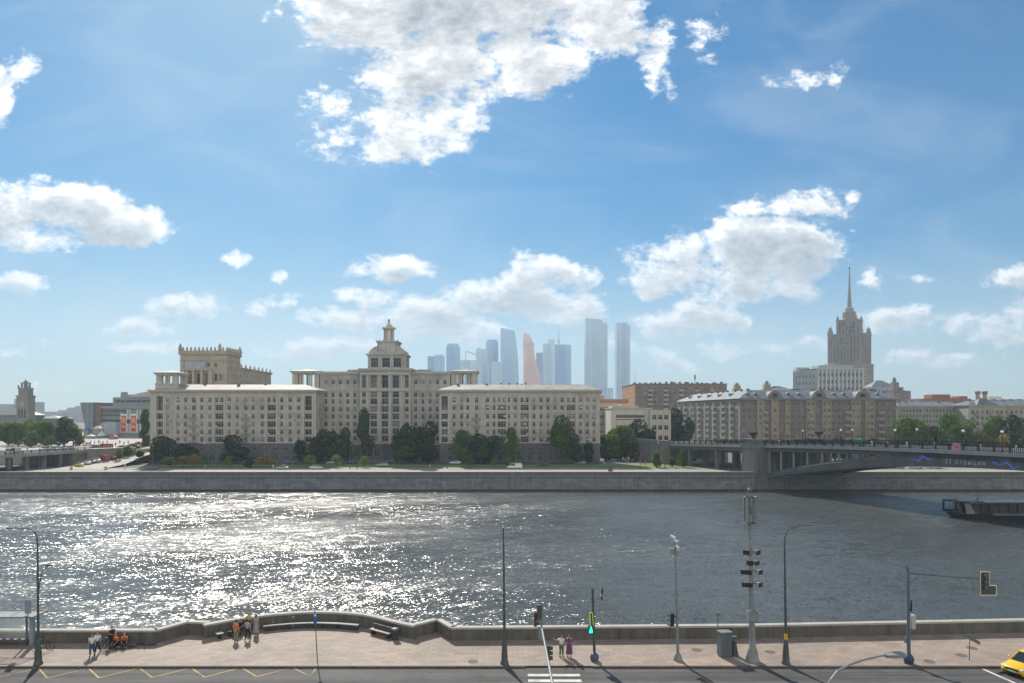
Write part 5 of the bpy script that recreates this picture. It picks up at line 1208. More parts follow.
def trunk_mesh(h, r_, L_=()):
    mb = MB(); mb.path([(0,0,-.1),(.05,0,h*.4),(0,.08,h)], [r_*1.3,r_,r_*.75], 8)
    for l in list(L_)[:7]: mb.path([(0,.05,h*.8),(l[0]*.5,l[1]*.5,(h+l[2])/2),(l[0]*.9,l[1]*.9,l[2])], [r_*.5,r_*.33,r_*.12], 5)
    return mb.mesh('trunk', bark)
KT = {}
def kind(nm, seed, rx, h, z0, n, leaf, mt, tr, tall=False, lobes=11):
    me, L_ = crown_mesh(seed, rx, h, z0, n, leaf, mt, lobes, tall); KT[nm] = (me, trunk_mesh(z0+h*.35, tr, L_), z0+h, rx)
for i in range(3): kind('dark%d'%i, 10+i, 5.0, 11, 1.2, 3000, .34, lf_dark, .28, lobes=13)
for i in range(3): kind('mid%d'%i, 20+i, 5.0, 11, 1.2, 3000, .34, lf_mid, .26, lobes=13)
kind('poplar', 30, 3.2, 15, .8, 2800, .32, lf_mid, .25, True, 12)
for i in range(2): kind('young%d'%i, 40+i, 1.6, 3.8, 1.2, 700, .16, lf_young, .07); kind('yellow%d'%i, 50+i, 1.8, 3.6, 1.2, 700, .17, lf_yel, .07)
def tree(kd, px, ytop, Yq, wpx, label, group, z=0.0, name='tree', cat='tree'):
    me, tm, H_, rx = KT[kd]; hh = zz(ytop,Yq)-z; t = thing(name, label, cat, (xx(px,Yq),Yq,z), random.uniform(0,6.28), group)
    sz = hh/H_; sx = (wpx*Yq/F/2)/(rx*.74); t.scale = (sx, sx, sz); link('trunk', tm, t); link('crown', me, t); return t
G1 = 'dark mature trees before the riverside blocks'
for i,(px,yt,w_,Yq,kd,lab) in enumerate([
 (163,437,24,262,'dark0','broad dark tree at the left corner of the belvedere block'),(184,439,22,263,'dark1','dark tree just right of the corner tree at the left block'),
 (232,437,27,262,'dark2','round dark tree before the middle of the left block'),(301,441,15,263,'dark0','slim dark tree before the right end of the left block'),
 (327,421,25,266,'dark1','tall dark tree where the left and central blocks meet'),(345,430,14,268,'dark2','narrower dark tree left of the tall portal tree'),
 (365,411,16,272,'dark0','tall narrow dark tree left of the central portal'),(412,415,30,270,'dark1','largest dark tree, right of the central portal'),
 (431,424,20,272,'dark2','dark tree between the largest one and the right block'),(402,446,17,262,'mid0','small rounded tree in front of the largest dark tree'),(425,445,18,262,'dark0','low bushy tree right of the small rounded one'),
 (463,429,20,262,'mid1','leafy tree at the left end of the right block'),(485,426,27,263,'dark1','broad dark tree before the right block, third bay'),
 (511,430,14,262,'mid2','slim tree before the middle of the right block'),(560,416,23,261,'mid0','tall lighter green tree before the right block'),(575,436,14,262,'dark2','short dark tree right of the tall lighter one'),(588,443,12,263,'dark0','small dark tree near the right end of the right block')]):
    tree(kd, px, yt, Yq, w_, lab, G1)
G2 = 'park trees between the right block and the viaduct'
for px,yt,w_,Yq,kd,lab in [(605,427,20,284,'dark1','dark tree at the corner beyond the right block'),(621,425,28,288,'mid1','bright green tree left in the park by the viaduct'),(638,422,24,292,'dark2','tallest dark tree of the park by the viaduct'),(651,430,17,288,'dark0','dark tree against the viaduct abutment'),(613,436,20,280,'mid2','low green tree in front of the park clump'),(630,434,22,281,'mid0','low green tree in the middle of the park clump'),(643,440,15,280,'dark1','low dark tree at the right of the park clump'),(676,412,24,330,'dark2','dark tree standing above the viaduct abutment'),(664,421,14,330,'mid1','small green tree above the left end of the abutment'),(689,419,12,330,'dark0','small dark tree above the viaduct railing')]:
    tree(kd, px, yt, Yq, w_, lab, G2)
G3 = 'green trees behind the right bridge'
for i,(px,yt,w_,Yq,kd,lab) in enumerate([(899,421,16,300,'mid0','green tree at the end of the ochre bay block'),(914,417,22,302,'mid1','first tall green tree right of the ochre bay block'),(931,419,20,306,'dark1','darker tree between two bright ones behind the bridge'),(949,416,24,300,'mid2','broad bright green tree behind the pink sign'),(966,420,19,304,'mid0','green tree right of the one behind the pink sign'),(980,430,18,296,'mid1','low bushy green tree behind the lettering'),(997,419,18,310,'mid2','green tree under the far right balconies'),(1013,418,20,305,'dark2','darker green tree near the right edge'),(1030,417,20,305,'mid1','green tree cut by the right edge of the view')]):
    tree(kd, px, yt, Yq, w_, lab, G3)
for px,yt,lab in ((986,435,'yellowish tree behind the bridge railing'),(1004,436,'second yellowish tree nearer the right edge')): tree('yellow0', px, yt, 290, 11, lab, G3)
for px,yt,w_,lab in ((907,428,14,'low green tree between the first two behind the bridge'),(923,427,16,'low green tree left of the broad bright one behind the bridge'),(957,427,16,'low green tree under the one behind the pink sign'),(990,425,16,'low green tree between the balconied block trees')): tree('mid2', px, yt, 290, w_, lab, G3)
for px,lab in ((803,'small dark tree left of the gable behind the bridge'),(832,'small dark tree below the ochre bays behind the bridge'),(845,'low dark tree below the middle bays behind the bridge'),(872,'small green tree near the right end of the ochre bay block')): tree('dark1', px, 433.5, 300, 12, lab, G3)
G4 = 'green trees on the station square'
LT = [(-4,424,20,300,'mid0'),(8,422,18,305,'mid1'),(18,425,15,296,'mid2'),(27,420,16,330,'mid0'),(36,421,18,312,'mid1'),(46,423,17,300,'mid2'),(55,421,18,320,'dark1'),(64,419,20,298,'dark2'),(73,424,13,305,'mid0'),(79,434,10,300,'mid1'),(31,433,13,288,'mid2'),(51,437,12,286,'mid0')]
LL = ['leftmost green tree on the station square, cut by the frame','green tree left of the clock tower foot','bushy green tree below the clock tower','green tree just right of the clock tower','green tree before the long station shed','pale green tree under the right part of the shed','dark tree at the right end of the station shed','tallest dark tree of the station square row','green tree at the right end of the square row','small green tree at the edge of the station square','low green tree by the overpass railing','second low green tree by the overpass railing']
for (px,yt,w_,Yq,kd),lab in zip(LT,LL): tree(kd, px, yt, Yq, w_, lab, G4, 5.2)
tree('poplar', 144.5, 407, 296, 13, 'tall bright poplar hugging the left end of the belvedere block', None, 0, 'poplar_tree')
G5 = 'young trees along the embankment lawn'
YT = [(170,458,'young0',12,'green sapling left of the two golden ones'),(183,457.5,'yellow0',11,'golden sapling, left one of the pair'),(193.5,456,'yellow1',10,'orange golden sapling, right one of the pair'),(205.5,455.5,'young1',10,'pointed bright green sapling right of the golden pair'),(229.6,457.5,'young0',7,'thin green sapling before the round dark tree'),(249.5,458,'dark0',9,'small dark sapling right of the thin green one'),(260.7,458.5,'yellow0',10,'golden sapling before the left block right half'),(272,459,'yellow1',9,'smaller golden sapling beside another golden one'),(310.4,455.5,'young1',10,'bright green sapling before the left block end'),(336.8,456,'young0',7,'green sapling before the dark trees left of the portal'),(364.6,456,'young1',8,'green sapling in line with the central portal'),(468.6,457,'young0',7,'green sapling before the right block left end'),(494.7,458,'young1',6,'thin sapling left of the white van'),(508,457.5,'young0',7,'sapling directly behind the white van'),(656.6,452,'mid1',8,'small dark green tree on the lawn by the viaduct'),(672,458,'mid0',6,'bush sized tree left of the viaduct van'),(683,451.5,'mid2',7,'slim tree nearest the viaduct van'),(738,455,'young0',6,'small tree seen through the viaduct opening')]
for px,yt,kd,w_,lab in YT: tree(kd, px, yt-.8, 244, w_*1.3, lab, G5)
for px,yt,w_,Yq,z_,kd,lab in ((127,446,9,266,2.6,'mid1','slim tree on the ramp beside the belvedere block'),(135,444,8,276,3.6,'mid0','tree higher up the ramp'),(119,450,6,258,1.8,'mid2','thin tree low on the ramp by the parked cars'),(139.5,449,7,262,2.4,'dark1','dark thin tree at the corner of the ramp')): tree(kd, px, yt, Yq, w_, lab, 'trees on the ramp', z_)
# ------------------------------------------------------------------ vehicles
rub = mat('tyre_rubber', (.02,.02,.02), .8); rimm = mat('wheel_rim', (.35,.36,.37), .35, metal=.6); cgl = mat('car_window_glass', (.02,.025,.03), .06, spec=.6); hl = mat('headlight_glass', (.6,.6,.58), .15); rl = mat('tail_light_red', (.35,.02,.02), .3); plas = mat('black_plastic', (.02,.02,.022), .5); plate = mat('number_plate', (.6,.6,.58), .5)
def ring_loft(mb, rings, m=0, smooth=True, cap=True):
    n = len(rings[0]); vs = [p for r_ in rings for p in r_]
    mb.add(vs, [(j*n+i, j*n+(i+1)%n, (j+1)*n+(i+1)%n, (j+1)*n+i) for j in range(len(rings)-1) for i in range(n)], m, smooth)
    if cap: mb.add(vs, [tuple(range(n-1,-1,-1)), tuple(range((len(rings)-1)*n, len(rings)*n))], m)
wheel_me = {}
def add_wheels(root, L0, L1, w, r_=.32):
    for x in (L0, L1):
        for s in (-1,1):
            mb = MB(); mb.tube((x,s*(w-.22),r_),(x,s*(w-.01),r_),r_,r_,16); wh = mb.build('wheel', rub, root)
            mb = MB(); mb.tube((x,s*(w-.03),r_),(x,s*(w+.004),r_),r_*.64,r_*.6,12); mb.build('rim', rimm, wh)
def car(label, paint, loc, rz, kind='sedan', group=None, name='car', cat='car', taxi=False):
    """x forward is negative: the nose points to -x"""
    t = thing(name, label, cat, loc, rz, group); mb = MB()
    S_ = {'sedan': [(-2.28,.42,.60,.62),(-2.22,.24,.68,.78),(-1.95,.2,.75,.86),(-1.1,.2,.90,.89),(-.9,.2,.94,.90),(.0,.2,.95,.90),(1.2,.2,.98,.90),(1.75,.22,1.02,.86),(2.2,.26,.98,.80),(2.28,.42,.85,.72)],
          'van': [(-2.5,.4,.8,.75),(-2.45,.25,.95,.9),(-2.1,.22,1.12,.95),(-1.6,.22,1.2,.97),(0,.22,1.25,.97),(2.6,.22,1.25,.97),(2.72,.3,1.2,.95)]}[kind]
    rings = []
    for x,z0,z1,w in S_:
        zm = z0+(z1-z0)*.45
        rings.append([(x,-w*.93,z0),(x,-w,zm),(x,-w*.97,z1-.07),(x,-w*.84,z1),(x,w*.84,z1),(x,w*.97,z1-.07),(x,w,zm),(x,w*.93,z0)])
    ring_loft(mb, rings); body = mb.build('body', paint, t)
    if kind == 'sedan': C_ = [(-1.15,.90,.72,.05),(-.35,1.38,.60,1),(.0,1.44,.60,1),(.85,1.42,.59,1),(1.72,1.0,.66,.05)]
    else: C_ = [(-2.0,1.1,.86,.05),(-1.4,1.95,.80,1),(-1.0,2.02,.8,1),(2.5,2.02,.8,1),(2.7,1.2,.88,.05)]
    zb = .88 if kind == 'sedan' else 1.15
    mb = MB(); rings = []
    for x,z,w,_ in C_:
        wb = .80 if kind == 'sedan' else .93
        rings.append([(x,-wb,zb),(x,-w,z),(x,w,z),(x,wb,zb)])
    ring_loft(mb, rings, smooth=False); mb.build('windows', cgl, t)
    mb = MB(); i0, i1 = 1, 3
    pts = C_[1:4]; w0 = pts[0][2]
    mb.add([(p[0],s*(p[2]+.02),p[1]+dz) for p in pts for s in (-1,1) for dz in (.015,.05)], [(0,2,3,1),(4,6,7,5),(8,10,11,9),(1,3,7,5),(5,7,11,9),(0,1,5,4),(4,5,9,8),(2,3,7,6),(6,7,11,10)])
    # pillars
    a, b_ = C_[0], C_[1]; c, d = C_[3], C_[4]; wb = .82 if kind == 'sedan' else .95
    for s in (-1,1):
        mb.path([(a[0],s*wb,zb),(b_[0],s*(b_[2]+.03),b_[1]+.02)], .035, 5); mb.path([(c[0],s*(c[2]+.03),c[1]+.02),(d[0],s*wb,zb)], .05, 5); xm = (b_[0]+c[0])/2; mb.path([(xm,s*(wb+.0),zb),(xm,s*(b_[2]+.04),b_[1]+.03)], .035, 5)
        if kind == 'van': mb.box(.2,2.5,s*.93-.02,s*.93+.02,1.2,1.98)
    mb.build('roof', paint, t)
    add_wheels(t, -1.42 if kind == 'sedan' else -1.7, 1.38 if kind == 'sedan' else 1.6, .88 if kind == 'sedan' else .95)
    nx = S_[0][0]
    for s in (-1,1):
        mb = MB(); mb.sph((nx+.14,s*.64,.64 if kind == 'sedan' else .82),.12,.19,.085); mb.build('headlight', hl, t)
        mb = MB(); mb.box(S_[-1][0]-.08,S_[-1][0]+.01,s*.6-.13,s*.6+.13,.68,.82); mb.build('tail_light', rl, t)
    mb = MB(); mb.box(nx-.03,nx+.07,-.44,.44,.50,.63); mb.box(nx-.02,nx+.08,-.6,.6,.27,.37); mb.build('grille', plas, t)
    if taxi:
        mb = MB(); mb.box(nx-.05,nx-.031,-.26,.26,.39,.50); mb.build('number_plate', plate, t)
        for s in (-1,1):
            mb = MB(); mb.sph((-.85,s*.98,1.0),.09,.11,.07); mb.build('mirror', paint, t)
        mb = MB(); mb.box(.15,.35,-.33,.33,1.5,1.64); mb.build('roof_sign', mat('roof_sign_white', (.7,.7,.55), .4), t)
        mb = MB(); mb.tube((-1.0,-.3,.95),(-.55,.25,1.17),.012); mb.build('wiper', plas, t)
    return t
cp = {k: mat('car_paint_'+k, c, .25, .03, spec=.6) for k,c in dict(yellow=(.72,.45,.02), white=(.62,.62,.61), silver=(.32,.33,.34), dark=(.025,.027,.03), grey=(.12,.125,.13), blue=(.04,.07,.16), red=(.30,.03,.025)).items()}
taxi = car('yellow sedan turning out at the right edge of the road', cp['yellow'], (38.2,50.25,-.13), R(24), 'sedan', taxi=True)
proto = {}
def fcar(kd, colr, px, py, Y=None, z=0.0, rz=0.0, lab='', group='cars on the opposite bank'):
    key = (kd, colr); v = at(px, Y, z) if Y else gp(px, py, z)
    if key not in proto: proto[key] = car(lab, cp[colr], v, rz, kd, group, 'van' if kd == 'van' else 'car', 'van' if kd == 'van' else 'car')
    else: dup(proto[key], v, rz, lab, group)
for a in [('sedan','grey',151,None,236,0,0,'grey car on the embankment road below the corner tree'),('sedan','silver',282.5,None,236,0,0,'silver car on the embankment road before the left block'),('sedan','white',316.5,None,237,0,R(180),'white car on the embankment road right of the silver one'),('sedan','silver',382,None,250,0,0,'silver car on the lawn side road near the portal'),
          ('van','white',514.5,None,238,0,0,'white minibus parked on the embankment before the right block'),('sedan','dark',544.5,None,252,0,0,'dark car right of the white minibus'),('sedan','white',455,None,262,0,0,'white car in front of the right block left end'),('sedan','silver',580,None,262,0,R(180),'silver car before the right block right end'),('sedan','silver',332,None,262,0,0,'silver car under the dark trees left of the portal'),
          ('sedan','dark',350,None,263,0,0,'black car parked near the central portal, left side'),('sedan','dark',391,None,263,0,0,'black car parked right of the central portal'),('sedan','blue',291,None,263,0,0,'blue car under the trees of the left block'),('sedan','grey',240,None,264,0,0,'grey car under the round dark tree'),('sedan','dark',490,None,263,0,0,'dark car before the shop windows of the right block'),
          ('van','white',695,None,262,0,R(8),'white van parked under the viaduct edge'),('sedan','dark',607,None,278,0,R(70),'dark car nearest the right block corner'),('sedan','white',613,None,280,0,R(70),'white car second in the row by the park trees'),('sedan','blue',619,None,279,0,R(70),'blue car third in the row by the park trees'),('sedan','yellow',625.5,None,281,0,R(70),'yellow car in the row by the park trees'),('sedan','silver',632,None,280,0,R(70),'silver car fifth in the row by the park trees'),('sedan','dark',638.5,None,281,0,R(70),'black car at the right end of the row by the park trees')]:
    fcar(*a)
for px,lab in ((862,'white coach seen through the gap under the arch, leftmost'),(880,'white van second under the arch'),(897,'silver-white van third under the arch'),(915,'white van fourth under the arch'),(934,'white van at the right end of the row under the arch')): fcar('van','white',px,None,240,0,R(180) if px % 2 else 0,lab,'vans seen under the bridge arch')
for a in [('sedan','yellow',79,None,244,.5,R(-35),'yellow car lowest on the ramp beside the retaining wall'),('sedan','white',86.5,None,249,.9,R(-40),'white car second up the ramp'),('sedan','silver',91.5,None,252,1.15,R(-40),'silver car third up the ramp'),('sedan','white',96.5,None,254,1.4,R(-40),'white car fourth up the ramp behind a silver one'),('sedan','red',113,None,259,2.0,R(-40),'dark red car near the top of the ramp'),
          ('van','red',104.5,None,257,1.7,R(-40),'brown red van on the ramp beside the retaining wall'),('van','white',12,None,233,5.5,R(80),'white van on the left overpass'),('sedan','white',45,None,255,5.5,R(80),'white car on the overpass right of the van'),('sedan','silver',53,None,258,5.5,R(80),'silver car on the overpass among white ones'),('sedan','white',61,None,259,5.5,R(70),'white car at the right end of the overpass'),('sedan','white',68.5,None,261,5.5,R(60),'last white car where the overpass meets the square'),
          ('sedan','dark',121,None,272,5.2,0,'dark car on the square above the retaining wall'),('van','red',105,None,275,5.2,0,'red van on the square above the parked cars'),('sedan','dark',96,None,278,5.2,0,'dark car left of the red van on the square'),('sedan','grey',131,None,290,5.2,R(20),'grey car on the square below the banners'),('sedan','white',88,None,300,5.2,0,'white car on the square beyond the overpass end'),('sedan','red',138,None,310,5.2,0,'red car on the square beside the poplar')]:
    fcar(*a)

# ------------------------------------------------------------------ street furniture on the near bank
pole_c = mat('dark_green_grey_pole', (.075,.085,.085), .45, .15, 2, metal=.2)
base_prof = [(.32,0),(.32,.12),(.26,.22),(.23,.9),(.19,1.35),(.14,1.75),(.12,1.85)]
def foot(px, py): return gp(px, py, 0)
def lamp(label, px, py, ytop, r_=.095, base=base_prof, mt=pole_c, group='tall street lamps along the kerb'):
    v = foot(px, py); t = thing('street_lamp', label, 'street lamp', tuple(v), 0, group); H_ = zz(ytop, v.y)
    mb = MB(); mb.lathe(base, n=12); mb.build('pedestal', mt, t)
    return t, v, H_
# left lamp with two arms
t, v, H_ = lamp('street lamp with two arms standing right of the bus shelter', 38, 664.5, 545)
mb = MB(); k = v.y/F; mb.tube((0,0,1.8),(-.05,0,H_),.10,.06,10)
mb.path([(-.05,0,H_),(-.09,0,H_+.55),(-.25,0,H_+.98),(-.6,0,H_+1.2),(-1.85,0,H_+1.28)], [.06,.05,.045,.04,.035], 7); mb.build('pole', pole_c, t)
mb = MB(); mb.box(-2.35,-1.75,-.13,.13,H_+1.24,H_+1.33); mb.build('lamp_head', pole_c, t)
mb = MB(); zL = zz(585,v.y); mb.path([(0,0,zL-.9),(.08,0,zL),(.3,0,zz(572,v.y)),(.62,0,zz(567,v.y))], [.045,.04,.035,.03], 6); mb.build('side_arm', pole_c, t)
mb = MB(); mb.sph((.82,0,zz(565.5,v.y)),.32,.13,.09); mb.build('side_lamp_head', pole_c, t)
# middle lamp
t, v, H_ = lamp('straight street lamp standing before the pavement left of the crosswalk', 504.5, 664, 528)
mb = MB(); mb.tube((0,0,1.8),(-.08,0,H_),.11,.055,10); mb.tube((-.08,0,H_-.02),(-.16,1.3,H_+.12),.04,.03,6); mb.build('pole', pole_c, t)
mb = MB(); mb.box(-.3,-.04,1.2,1.85,H_+.08,H_+.18); mb.build('lamp_head', pole_c, t)
# right lamp with curved arm
t, v, H_ = lamp('street lamp with curved arm and yellow band right of the big mast', 786, 664, 545)
mb = MB(); mb.tube((0,0,1.8),(-.1,0,H_),.11,.06,10)
mb.path([(-.1,0,H_),(-.06,.05,H_+.6),(.15,.1,H_+1.05),(.5,.2,H_+1.22),(1.6,.4,H_+1.45)], [.06,.05,.045,.04,.035], 7); mb.build('pole', pole_c, t)
mb = MB(); mb.box(1.5,2.15,.3,.58,H_+1.40,H_+1.50); mb.build('lamp_head', pole_c, t)
mb = MB(); mb.lathe([(.125,1.86),(.12,2.3)], n=12); mb.build('yellow_band', mat('yellow_tape', (.65,.42,.03), .6), t)
# lamp reaching in from the near side of the street
c0 = at(895.5, 25.5, zz(655.5,25.5)); t = thing('street_lamp', 'nearby street lamp head on a curved arm reaching in from below the frame', 'street lamp', (c0.x-3.6, 21.0, -.13), 0, 'tall street lamps along the kerb')
ro = Vector((c0.x-3.6,21.0,-.13)); pts = [at(826,24,zz(690,24)),at(831,24.1,zz(680,24.1)),at(838,24.3,zz(671,24.3)),at(850,24.6,zz(664.5,24.6)),at(866,25,zz(659.3,25)),at(886,25.4,zz(655,25.4))]
mb = MB(); mb.path([(0,0,0),(.0,.0,3),pts[0]-ro]+[p-ro for p in pts[1:]], [.11,.09,.05,.045,.043,.04,.036,.034], 9); mb.build('pole', galv, t)
mb = MB(); q = c0-ro; Xd = Vector((.97,.22,0))
hp = [(-.42,-.10,0),(-.1,-.2,.02),(.28,-.2,.02),(.42,-.09,0),(.42,.09,0),(.28,.2,.02),(-.1,.2,.02),(-.42,.1,0)]
M_ = Matrix.Rotation(R(10),3,'Z'); top = [q+M_@Vector((a,b_,.06+c)) for a,b_,c in hp]; bot = [q+M_@Vector((a*.95,b_*.9,-.05)) for a,b_,c in hp]
mb.add(top+bot, [tuple(range(8)), tuple(range(15,7,-1))]+[(i,(i+1)%8,(i+1)%8+8,i+8) for i in range(8)]); hd = mb.build('lamp_head', galv, t)
mb = MB(); pv_ = [q+M_@Vector((a,b_,.087)) for a,b_ in ((.0,-.15),(.33,-.15),(.33,.15),(.0,.15))]; mb.add(pv_,[(0,1,2,3)]); mb.build('dark_top_panel', mat('dark_panel', (.05,.055,.06), .5), hd)
mb = MB(); mb.lathe(base_prof, n=12); mb.build('pedestal', galv, t)

# camera pole
v = foot(678, 660.5); k = v.y/F; t = thing('camera_pole', 'slim grey pole carrying white cameras left of the metal cabinet', 'pole', tuple(v)); HP = zz(533, v.y)
mb = MB(); mb.lathe([(.33,0),(.33,.15),(.24,.45),(.13,.6)], n=12); mb.tube((0,0,.5),(-.24,0,HP),.11,.075,10); mb.build('pole', galv, t)
for px,py,sx,nm in ((672.5,537,.3,'camera'),(675.5,541,.22,'camera'),(671.8,551,.34,'junction_box'),(676.8,553,.3,'junction_box'),(674,559.5,.24,'junction_box'),(677,547,.16,'camera')):
    mb = MB(); x = (px-678)*k; z = zz(py,v.y)
    if nm == 'camera': mb.tube((x-sx*.6,-.1,z+.12),(x+sx*.5,-.25,z-.05),.10,.12,8); mb.tube((x,-.1,z),(-.2,0,z-.1),.03)
    else: mb.box(x-sx*.5,x+sx*.5,-.2,.1,z-.2,z+.22)
    mb.build(nm, whitep if nm == 'camera' else galv, t)
mb = MB(); x = (672-678)*k; z = zz(619.5,v.y); mb.box(x-.1,x+.14,-.15,.15,z-.5,z+.5)
for i in range(3): mb.box(x-.34,x-.1,-.12,.12,z+.28-i*.36,z+.34-i*.36); mb.tube((x-.12,0,z+.17-i*.36),(x-.1,0,z+.17-i*.36),.1)
mb.box(x+.1,0,-.03,.03,z+.2,z+.28); mb.build('traffic_signal', iron, t)

# tall mast
v = foot(752.5, 661); k = v.y/F; MH = zz(487, v.y); t = thing('antenna_mast', 'tall thick mast with loudspeakers and antenna panels before the parapet', 'mast', tuple(v))
conc = mat('pale_cast_base', (.24,.24,.22), .7, .15, 1.5)
mb = MB(); mb.lathe([(.50,0),(.50,.2),(.44,.3),(.40,.75),(.32,.95),(.25,1.1),(.24,1.6)], n=16); mb.build('pedestal', conc, t)
mb = MB(); mb.tube((0,0,1.5),(-.1,0,zz(600,v.y)),.24,.20,12); mb.tube((-.1,0,zz(600,v.y)),(-.18,0,zz(525,v.y)),.17,.13,12); mb.tube((-.18,0,zz(525,v.y)),(-.22,0,MH),.09,.07,10); mb.build('shaft', galv, t)
XO = lambda z: -.02*z/1.4
mb = MB(); z = zz(615.5,v.y); mb.box(-.42,.32,-.38,-.2,z-.35,z+.45); mb.box(-.3,.3,.15,.3,z-.3,z+.3); mb.build('control_box', galv, t)
for py,offs in ((551.5,(-.3,.3)),(562,(.2,-.05)),(571,(-.5,-.15,.45)),(583.5,(-.42,-.08,.42))):
    z = zz(py,v.y)
    for o_ in offs:
        s = 1 if o_ > 0 else -1
        mb = MB(); c = Vector((XO(z)+o_, -.1, z)); d = Vector((s*.5,-.75,-.08)).normalized()
        q = d.to_track_quat('Z','Y'); rr = [(.10,.08,-.1),(.12,.1,.0),(.24,.17,.28),(.25,.18,.30)]; vs = []
        for a,b_,h_ in rr:
            for sx,sy in ((-1,-1),(1,-1),(1,1),(-1,1)): vs.append(c+q@Vector((sx*a,sy*b_,h_)))
        mb.add(vs, [(4*j+i,4*j+(i+1)%4,4*j+4+(i+1)%4,4*j+4+i) for j in range(3) for i in range(4)]+[(3,2,1,0)]); mb.add([vs[12]*1.0,vs[13]*1.0,vs[14]*1.0,vs[15]*1.0],[(0,1,2,3)],1)
        mb.tube(c, (XO(z),0,z), .05); mb.build('loudspeaker', [mat('horn_grey', (.24,.23,.21), .6, .1), mat('horn_mouth', (.03,.03,.028), .8)], t)
for i in range(4):
    a = math.pi/4+i*math.pi/2; x, y = XO(12)+.46*math.cos(a), .46*math.sin(a)
    mb = MB(); z0, z1 = zz(522,v.y), zz(498,v.y); mb.box(x-.075,x+.075,y-.06,y+.06,z0,z1); mb.tube((x,y,z0-.45),(x,y,z0),.02); mb.tube((x,y,(z0+z1)/2+.5),(XO(12),0,(z0+z1)/2+.5),.03); mb.tube((x,y,(z0+z1)/2-.5),(XO(12),0,(z0+z1)/2-.5),.03); mb.build('antenna_panel', mat('antenna_grey', (.17,.18,.18), .6), t)
mb = MB(); z1 = zz(497,v.y)
for zq in (zz(523,v.y),): mb.lathe([(.5,-.03),(.5,.03),(.44,.03),(.44,-.03)], (XO(12),0,zq), 14)
mb.build('lower_ring', steel, t)
mb = MB(); mb.lathe([(.5,-.03),(.5,.03),(.44,.03),(.44,-.03)], (XO(12),0,z1), 14); mb.build('upper_ring', steel, t)
mb = MB(); mb.sph((XO(12)-.05,0,zz(490.5,v.y)),.17); mb.build('beacon', steel, t)
mb = MB(); mb.box(XO(12)-.12,XO(12)+.12,-.12,.12,zz(514,v.y),zz(506,v.y)); mb.build('radio_unit', steel, t)
mb = MB()
for i in range(9): z = 3.0+i*.5; mb.box(-.34,.26,-.04,.04,z,z+.04)
mb.build('climbing_rungs', steel, t)

# cabinet, pedestal pylon, small post
v = gp(724.5, 656.5); t = thing('metal_cabinet', 'grey metal electrical cabinet standing on the pavement left of the mast', 'cabinet', tuple(v), R(12))
cabm = mat('cabinet_paint', (.115,.135,.145), .45, .1, 1.5, streak=.2); mb = MB(); mb.box(-.45,.45,-.32,.32,.1,1.9); mb.box(-.4,.4,-.28,.28,0,.1); mb.build('case', cabm, t)
mb = MB(); mb.box(-.5,.5,-.37,.37,1.901,1.98); mb.build('lid', mat('cabinet_lid', (.17,.185,.19), .5), t)
mb = MB(); mb.box(-.4,-.01,-.335,-.322,.16,1.84); mb.build('door', cabm, t); mb = MB(); mb.box(.01,.4,-.335,-.322,.16,1.84); mb.build('door', cabm, t)
v = gp(734, 655.5); t = thing('stone_bollard', 'dark tapered bollard right beside the metal cabinet', 'bollard', tuple(v))
mb = MB(); mb.lathe([(.34,0),(.32,.2),(.2,.9),(.15,1.15)], n=10); mb.build('cone', mat('dark_cast_bollard', (.075,.075,.07), .7), t); mb = MB(); mb.box(-.2,.2,-.16,.16,1.15,1.5); mb.build('head', steel, t)
v = gp(718, 650); t = thing('thin_post', 'thin dark post rising behind the metal cabinet', 'post', tuple(v)); mb = MB(); mb.tube((0,0,0),(0,0,2.9),.045,.035,8); mb.build('rod', steel, t); mb = MB(); mb.box(-.12,.12,-.05,.05,2.75,2.95); mb.build('cap_piece', steel, t)

# pedestrian signal pole right of the crosswalk
border_glow = mat('yellow_green_border_glow', (.55,.66,.06), .5, emit=(.5,.7,.05), es=.12); green_l = mat('green_signal_light', (.02,.4,.28), .3, emit=(.02,1.0,.6), es=1.6); hous = mat('signal_housing', (.06,.068,.066), .5)  # the reflective border is unlit; its faint glow stands in for reflected light
v = foot(594.5, 661); k = v.y/F; t = thing('signal_pole', 'dark pole with yellow bordered signal and green light right of the crosswalk', 'traffic signal', tuple(v)); HP = zz(588, v.y)
mb = MB(); mb.sph((0,0,.28),.34,.34,.36,12,8); mb.lathe([(.3,0),(.3,.12)], n=12); mb.build('pedestal', mat('blue_grey_cast', (.07,.085,.12), .5), t)
mb = MB(); mb.tube((0,0,.5),(-.15,0,HP),.11,.09,10); mb.tube((-.14,0,HP-.9),(.55,0,HP-.8),.015,.012,5); mb.build('pole', pole_c, t)
mb = MB(); z = zz(619,v.y); x = -.33
mb.add([(x-.05,-.25,z+.55),(x+.16,-.1,z+.45),(x+.22,-.1,z-.55),(x+.02,-.25,z-.5)],[(0,1,2,3)]); mb.box(x-.02,x+.2,-.09,.12,z-.5,z+.5); mb.build('back_board', hous, t)
mb = MB(); pts = [(x-.07,-.26,z+.57),(x+.17,-.11,z+.47),(x+.23,-.11,z-.57),(x+.0,-.26,z-.52),(x-.07,-.26,z+.57)]
mb.path(pts, .035, 5); mb.build('reflective_border', border_glow, t)
mb = MB(); z = zz(628.6,v.y); mb.box(-.5,-.1,-.3,-.06,z-.36,z+.3); hb = mb.build('signal_box', hous, t)
mb = MB(); mb.tube((-.3,-.305,z+.19),(-.3,-.33,z+.19),.06,.06,8); mb.box(-.38,-.22,-.325,-.305,z-.08,z+.11); mb.box(-.42,-.33,-.325,-.305,z-.25,z-.05); mb.box(-.27,-.19,-.325,-.305,z-.25,z-.05); mb.build('green_figure', green_l, hb)
